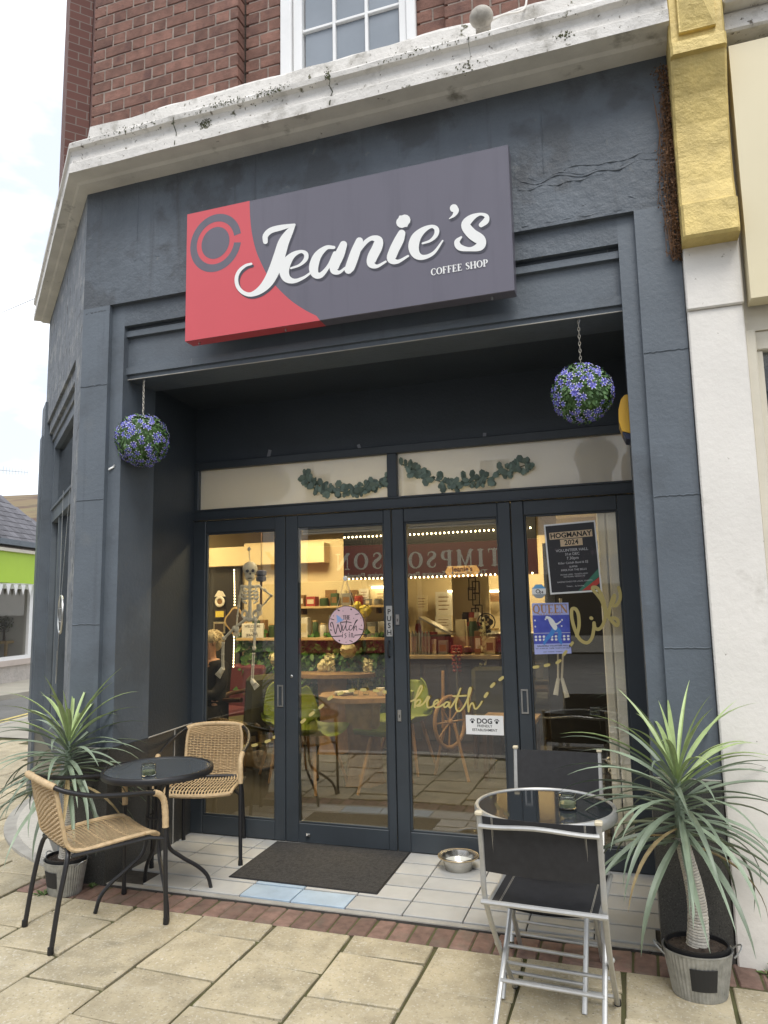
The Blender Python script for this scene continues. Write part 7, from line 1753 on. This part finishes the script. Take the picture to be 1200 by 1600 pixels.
# aerial on a pole
an = thing('tv_aerial', 'rooftop television aerial with short cross bars behind the slate roof', 'aerial', gw(-6, -6, ridge_z)); 
ap = CAM + ray(5, 735) * 24.0; aq = CAM + ray(43, 738) * 25.5
mb = MB(); mb.tube([ap - (aq - ap) * .6, aq], .012, 6); mb.build('boom', 'steel', an)
for k in range(9): p = ap + (aq - ap) * (k / 8); q = MB(); q.tube([p + Vector((0, 0, .14 - .006 * k)), p - Vector((0, 0, .14 - .006 * k))], .008, 5); q.build('element', 'steel', an)
pm_ = ap - (aq - ap) * .25
mb = MB(); mb.tube([pm_ + Vector((0, 0, .25)), Vector((pm_.x, pm_.y, 0))], .03, 8); mb.build('mast', 'steel', an)
# overhead wire to the corner of the building
a = PY(57, 465, 1.45); b = CAM + ray(-160, 520) * 30
mb = MB(); mb.tube([a + (b - a) * (k / 12) - Vector((0, 0, .35 * math.sin(PI * k / 12))) for k in range(13)], .0045, 5); tag(mb.build('overhead_wire', 'steel'), 'thin overhead wire running to the end of the white cornice', 'wire')
# moorland hill
hb_ = MB(); n1, n2 = 60, 14; yaw0 = 52
for j in range(n2 + 1):
    for i in range(n1 + 1):
        a = R(yaw0 + 38 - 80 * i / n1); d = 320 + 60 * j; t = j / n2
        hgt = 108 * math.sin(PI * min(1, t * .9)) ** .8 * (.72 + .30 * math.exp(-((math.degrees(a) - 40) / 16) ** 2)) + 5 * noise.noise(Vector((i * .23, j * .3, 1)))
        hb_.v.append((CAM.x - math.sin(a) * d, CAM.y + math.cos(a) * d, -1 + max(0, hgt)))
for j in range(n2):
    for i in range(n1): k = j * (n1 + 1) + i; hb_.f.append((k, k + 1, k + n1 + 2, k + n1 + 1)); hb_.sm.append(True); hb_.mi.append(0)
structure(hb_.build('hill', 'hill'))

# ------------------------------------------------------------------ the row across the street, seen mirrored in the door glass
mat('maroon', (0.36, 0.030, 0.046), .4); mat('letter_cream', (0.90, 0.84, 0.72), .5); mat('opp_stone', (0.50, 0.47, 0.41), .9, var=.1, vscale=1); mat('orange_letter', (0.62, 0.25, 0.04), .5)
OY = -18.0
ob = thing('opposite_row', 'stone terrace across the street with a maroon fascia and shop windows', 'building', (-6, OY - 3, 0))
mb = MB(); mb.box(-22, 12, OY - 7, OY - .5, 0, 7.2); mb.build('wall', 'opp_stone', ob)
mb = MB(); mb.box(-10.9, -10.5, OY - .5, OY, 0, 2.45); mb.box(-3.0, -2.4, OY - .5, OY, 0, 2.45); mb.box(.5, 1.2, OY - .5, OY, 0, 2.45); mb.box(-22, -21.4, OY - .5, OY, 0, 2.45); mb.box(11.4, 12, OY - .5, OY, 0, 2.45); mb.build('pier', 'opp_stone', ob)
mb = MB(); mb.box(-22, 12, OY - .5, OY - .1, 2.45, 7.2); mb.build('upper_wall', 'pilaster_white', ob)
mb = MB(); mb.box(-8.6, -2.6, OY - .1, OY, 2.42, 3.60); mb.build('maroon_fascia', 'maroon', ob)
mb = MB(); mb.box(-8.6, -2.6, OY - .1, OY - .02, 3.62, 4.55); mb.build('dark_band', 'black_paint', ob)  # flat black band on the wall above the maroon fascia
mb = MB(); mb.box(-22, -8.65, OY - .1, OY, 2.42, 3.60); mb.build('cream_fascia', 'cream_paint', ob); mb = MB(); mb.box(-2.4, 12, OY - .1, OY, 3.0, 3.75); mb.build('grey_fascia', 'opp_stone', ob)
fo = lambda u, v, h: Vector((-u, OY + .004 + h * 4, v))
mb = MB(); wt_ = sum(SERIF[c][0] + .28 for c in 'TIMPSON') * .56; serif_text(mb, 'TIMPSON', .56, fo, 3.82, 2.78, 'LEFT', .001, gap=.28, sx=(7.75 - 3.82) / wt_, bold=1.1); mb.build('fascia_lettering', 'letter_cream', ob)
mb = MB(); text_mesh(mb, 'The Quality Service People', .24, fo, 5.8, 2.50, 'CENTER', .001, .02, sx=1.15); mb.build('small_lettering', 'letter_cream', ob)
mb = MB(); text_mesh(mb, 'SY  S', .85, fo, 12.3, 2.95, 'CENTER', .001, .03); mb.build('orange_lettering', 'orange_letter', ob)
for (x0, x1) in ((-21.2, -16.2), (-16.0, -11.1), (-10.3, -6.8), (-6.6, -3.2), (-2.2, .3), (1.4, 6.2), (6.4, 11.2)):
    mb = MB(); mb.box(x0, x1, OY - .45, OY - .3, .5, 2.40); w_ = mb.build('shop_window', 'black_paint', ob); mb = MB(); mb.box(x0, x1, OY - .5, OY - .1, 0, .5); mb.build('stallriser', 'maroon' if -10.4 < x0 < -3 else 'opp_stone', w_)
for k in range(10):
    x0 = -20.5 + 3.2 * k
    mb = MB(); mb.box(x0, x0 + 1.15, OY - .12, OY - .09, 4.7, 6.4); w_ = mb.build('upper_window', 'white_upvc', ob); mb = MB(); mb.box(x0 + .08, x0 + .54, OY - .089, OY - .08, 4.8, 6.3); mb.box(x0 + .61, x0 + 1.07, OY - .089, OY - .08, 4.8, 6.3); mb.build('pane', 'black_glass', w_)
mb = MB(); mb.prism([(OY, 7.2), (OY + .3, 7.15), (OY - 3.5, 9.6), (OY - 7, 7.2)], lambda y, z: Vector((12.2, y, z)), lambda y, z: Vector((-22.2, y, z))); mb.build('roof', 'roof_slate', ob)
# list board in a window there
lbm = thing('list_board', 'pale window board listing Mortgages, Protection and Insurance across the street', 'notice', (-1.05, OY - .2, 1.9))
mb = MB(); mb.box(-2.10, .02, OY - .09, OY - .02, 2.10, 3.72); mb.build('board', 'pale_room', lbm)
mb = MB()
for k, s in enumerate(('MORTGAGES', 'PROTECTION', 'INSURANCE')):
    z = 2.90 - .28 * k; text_mesh(mb, s, .20, lambda u, v, h: Vector((-u, OY - .014, v)), .98, z, 'LEFT', 0, .02); mb.box(-.88, -.72, OY - .018, OY - .014, z, z + .15)
mb.build('lettering', 'ink', lbm)
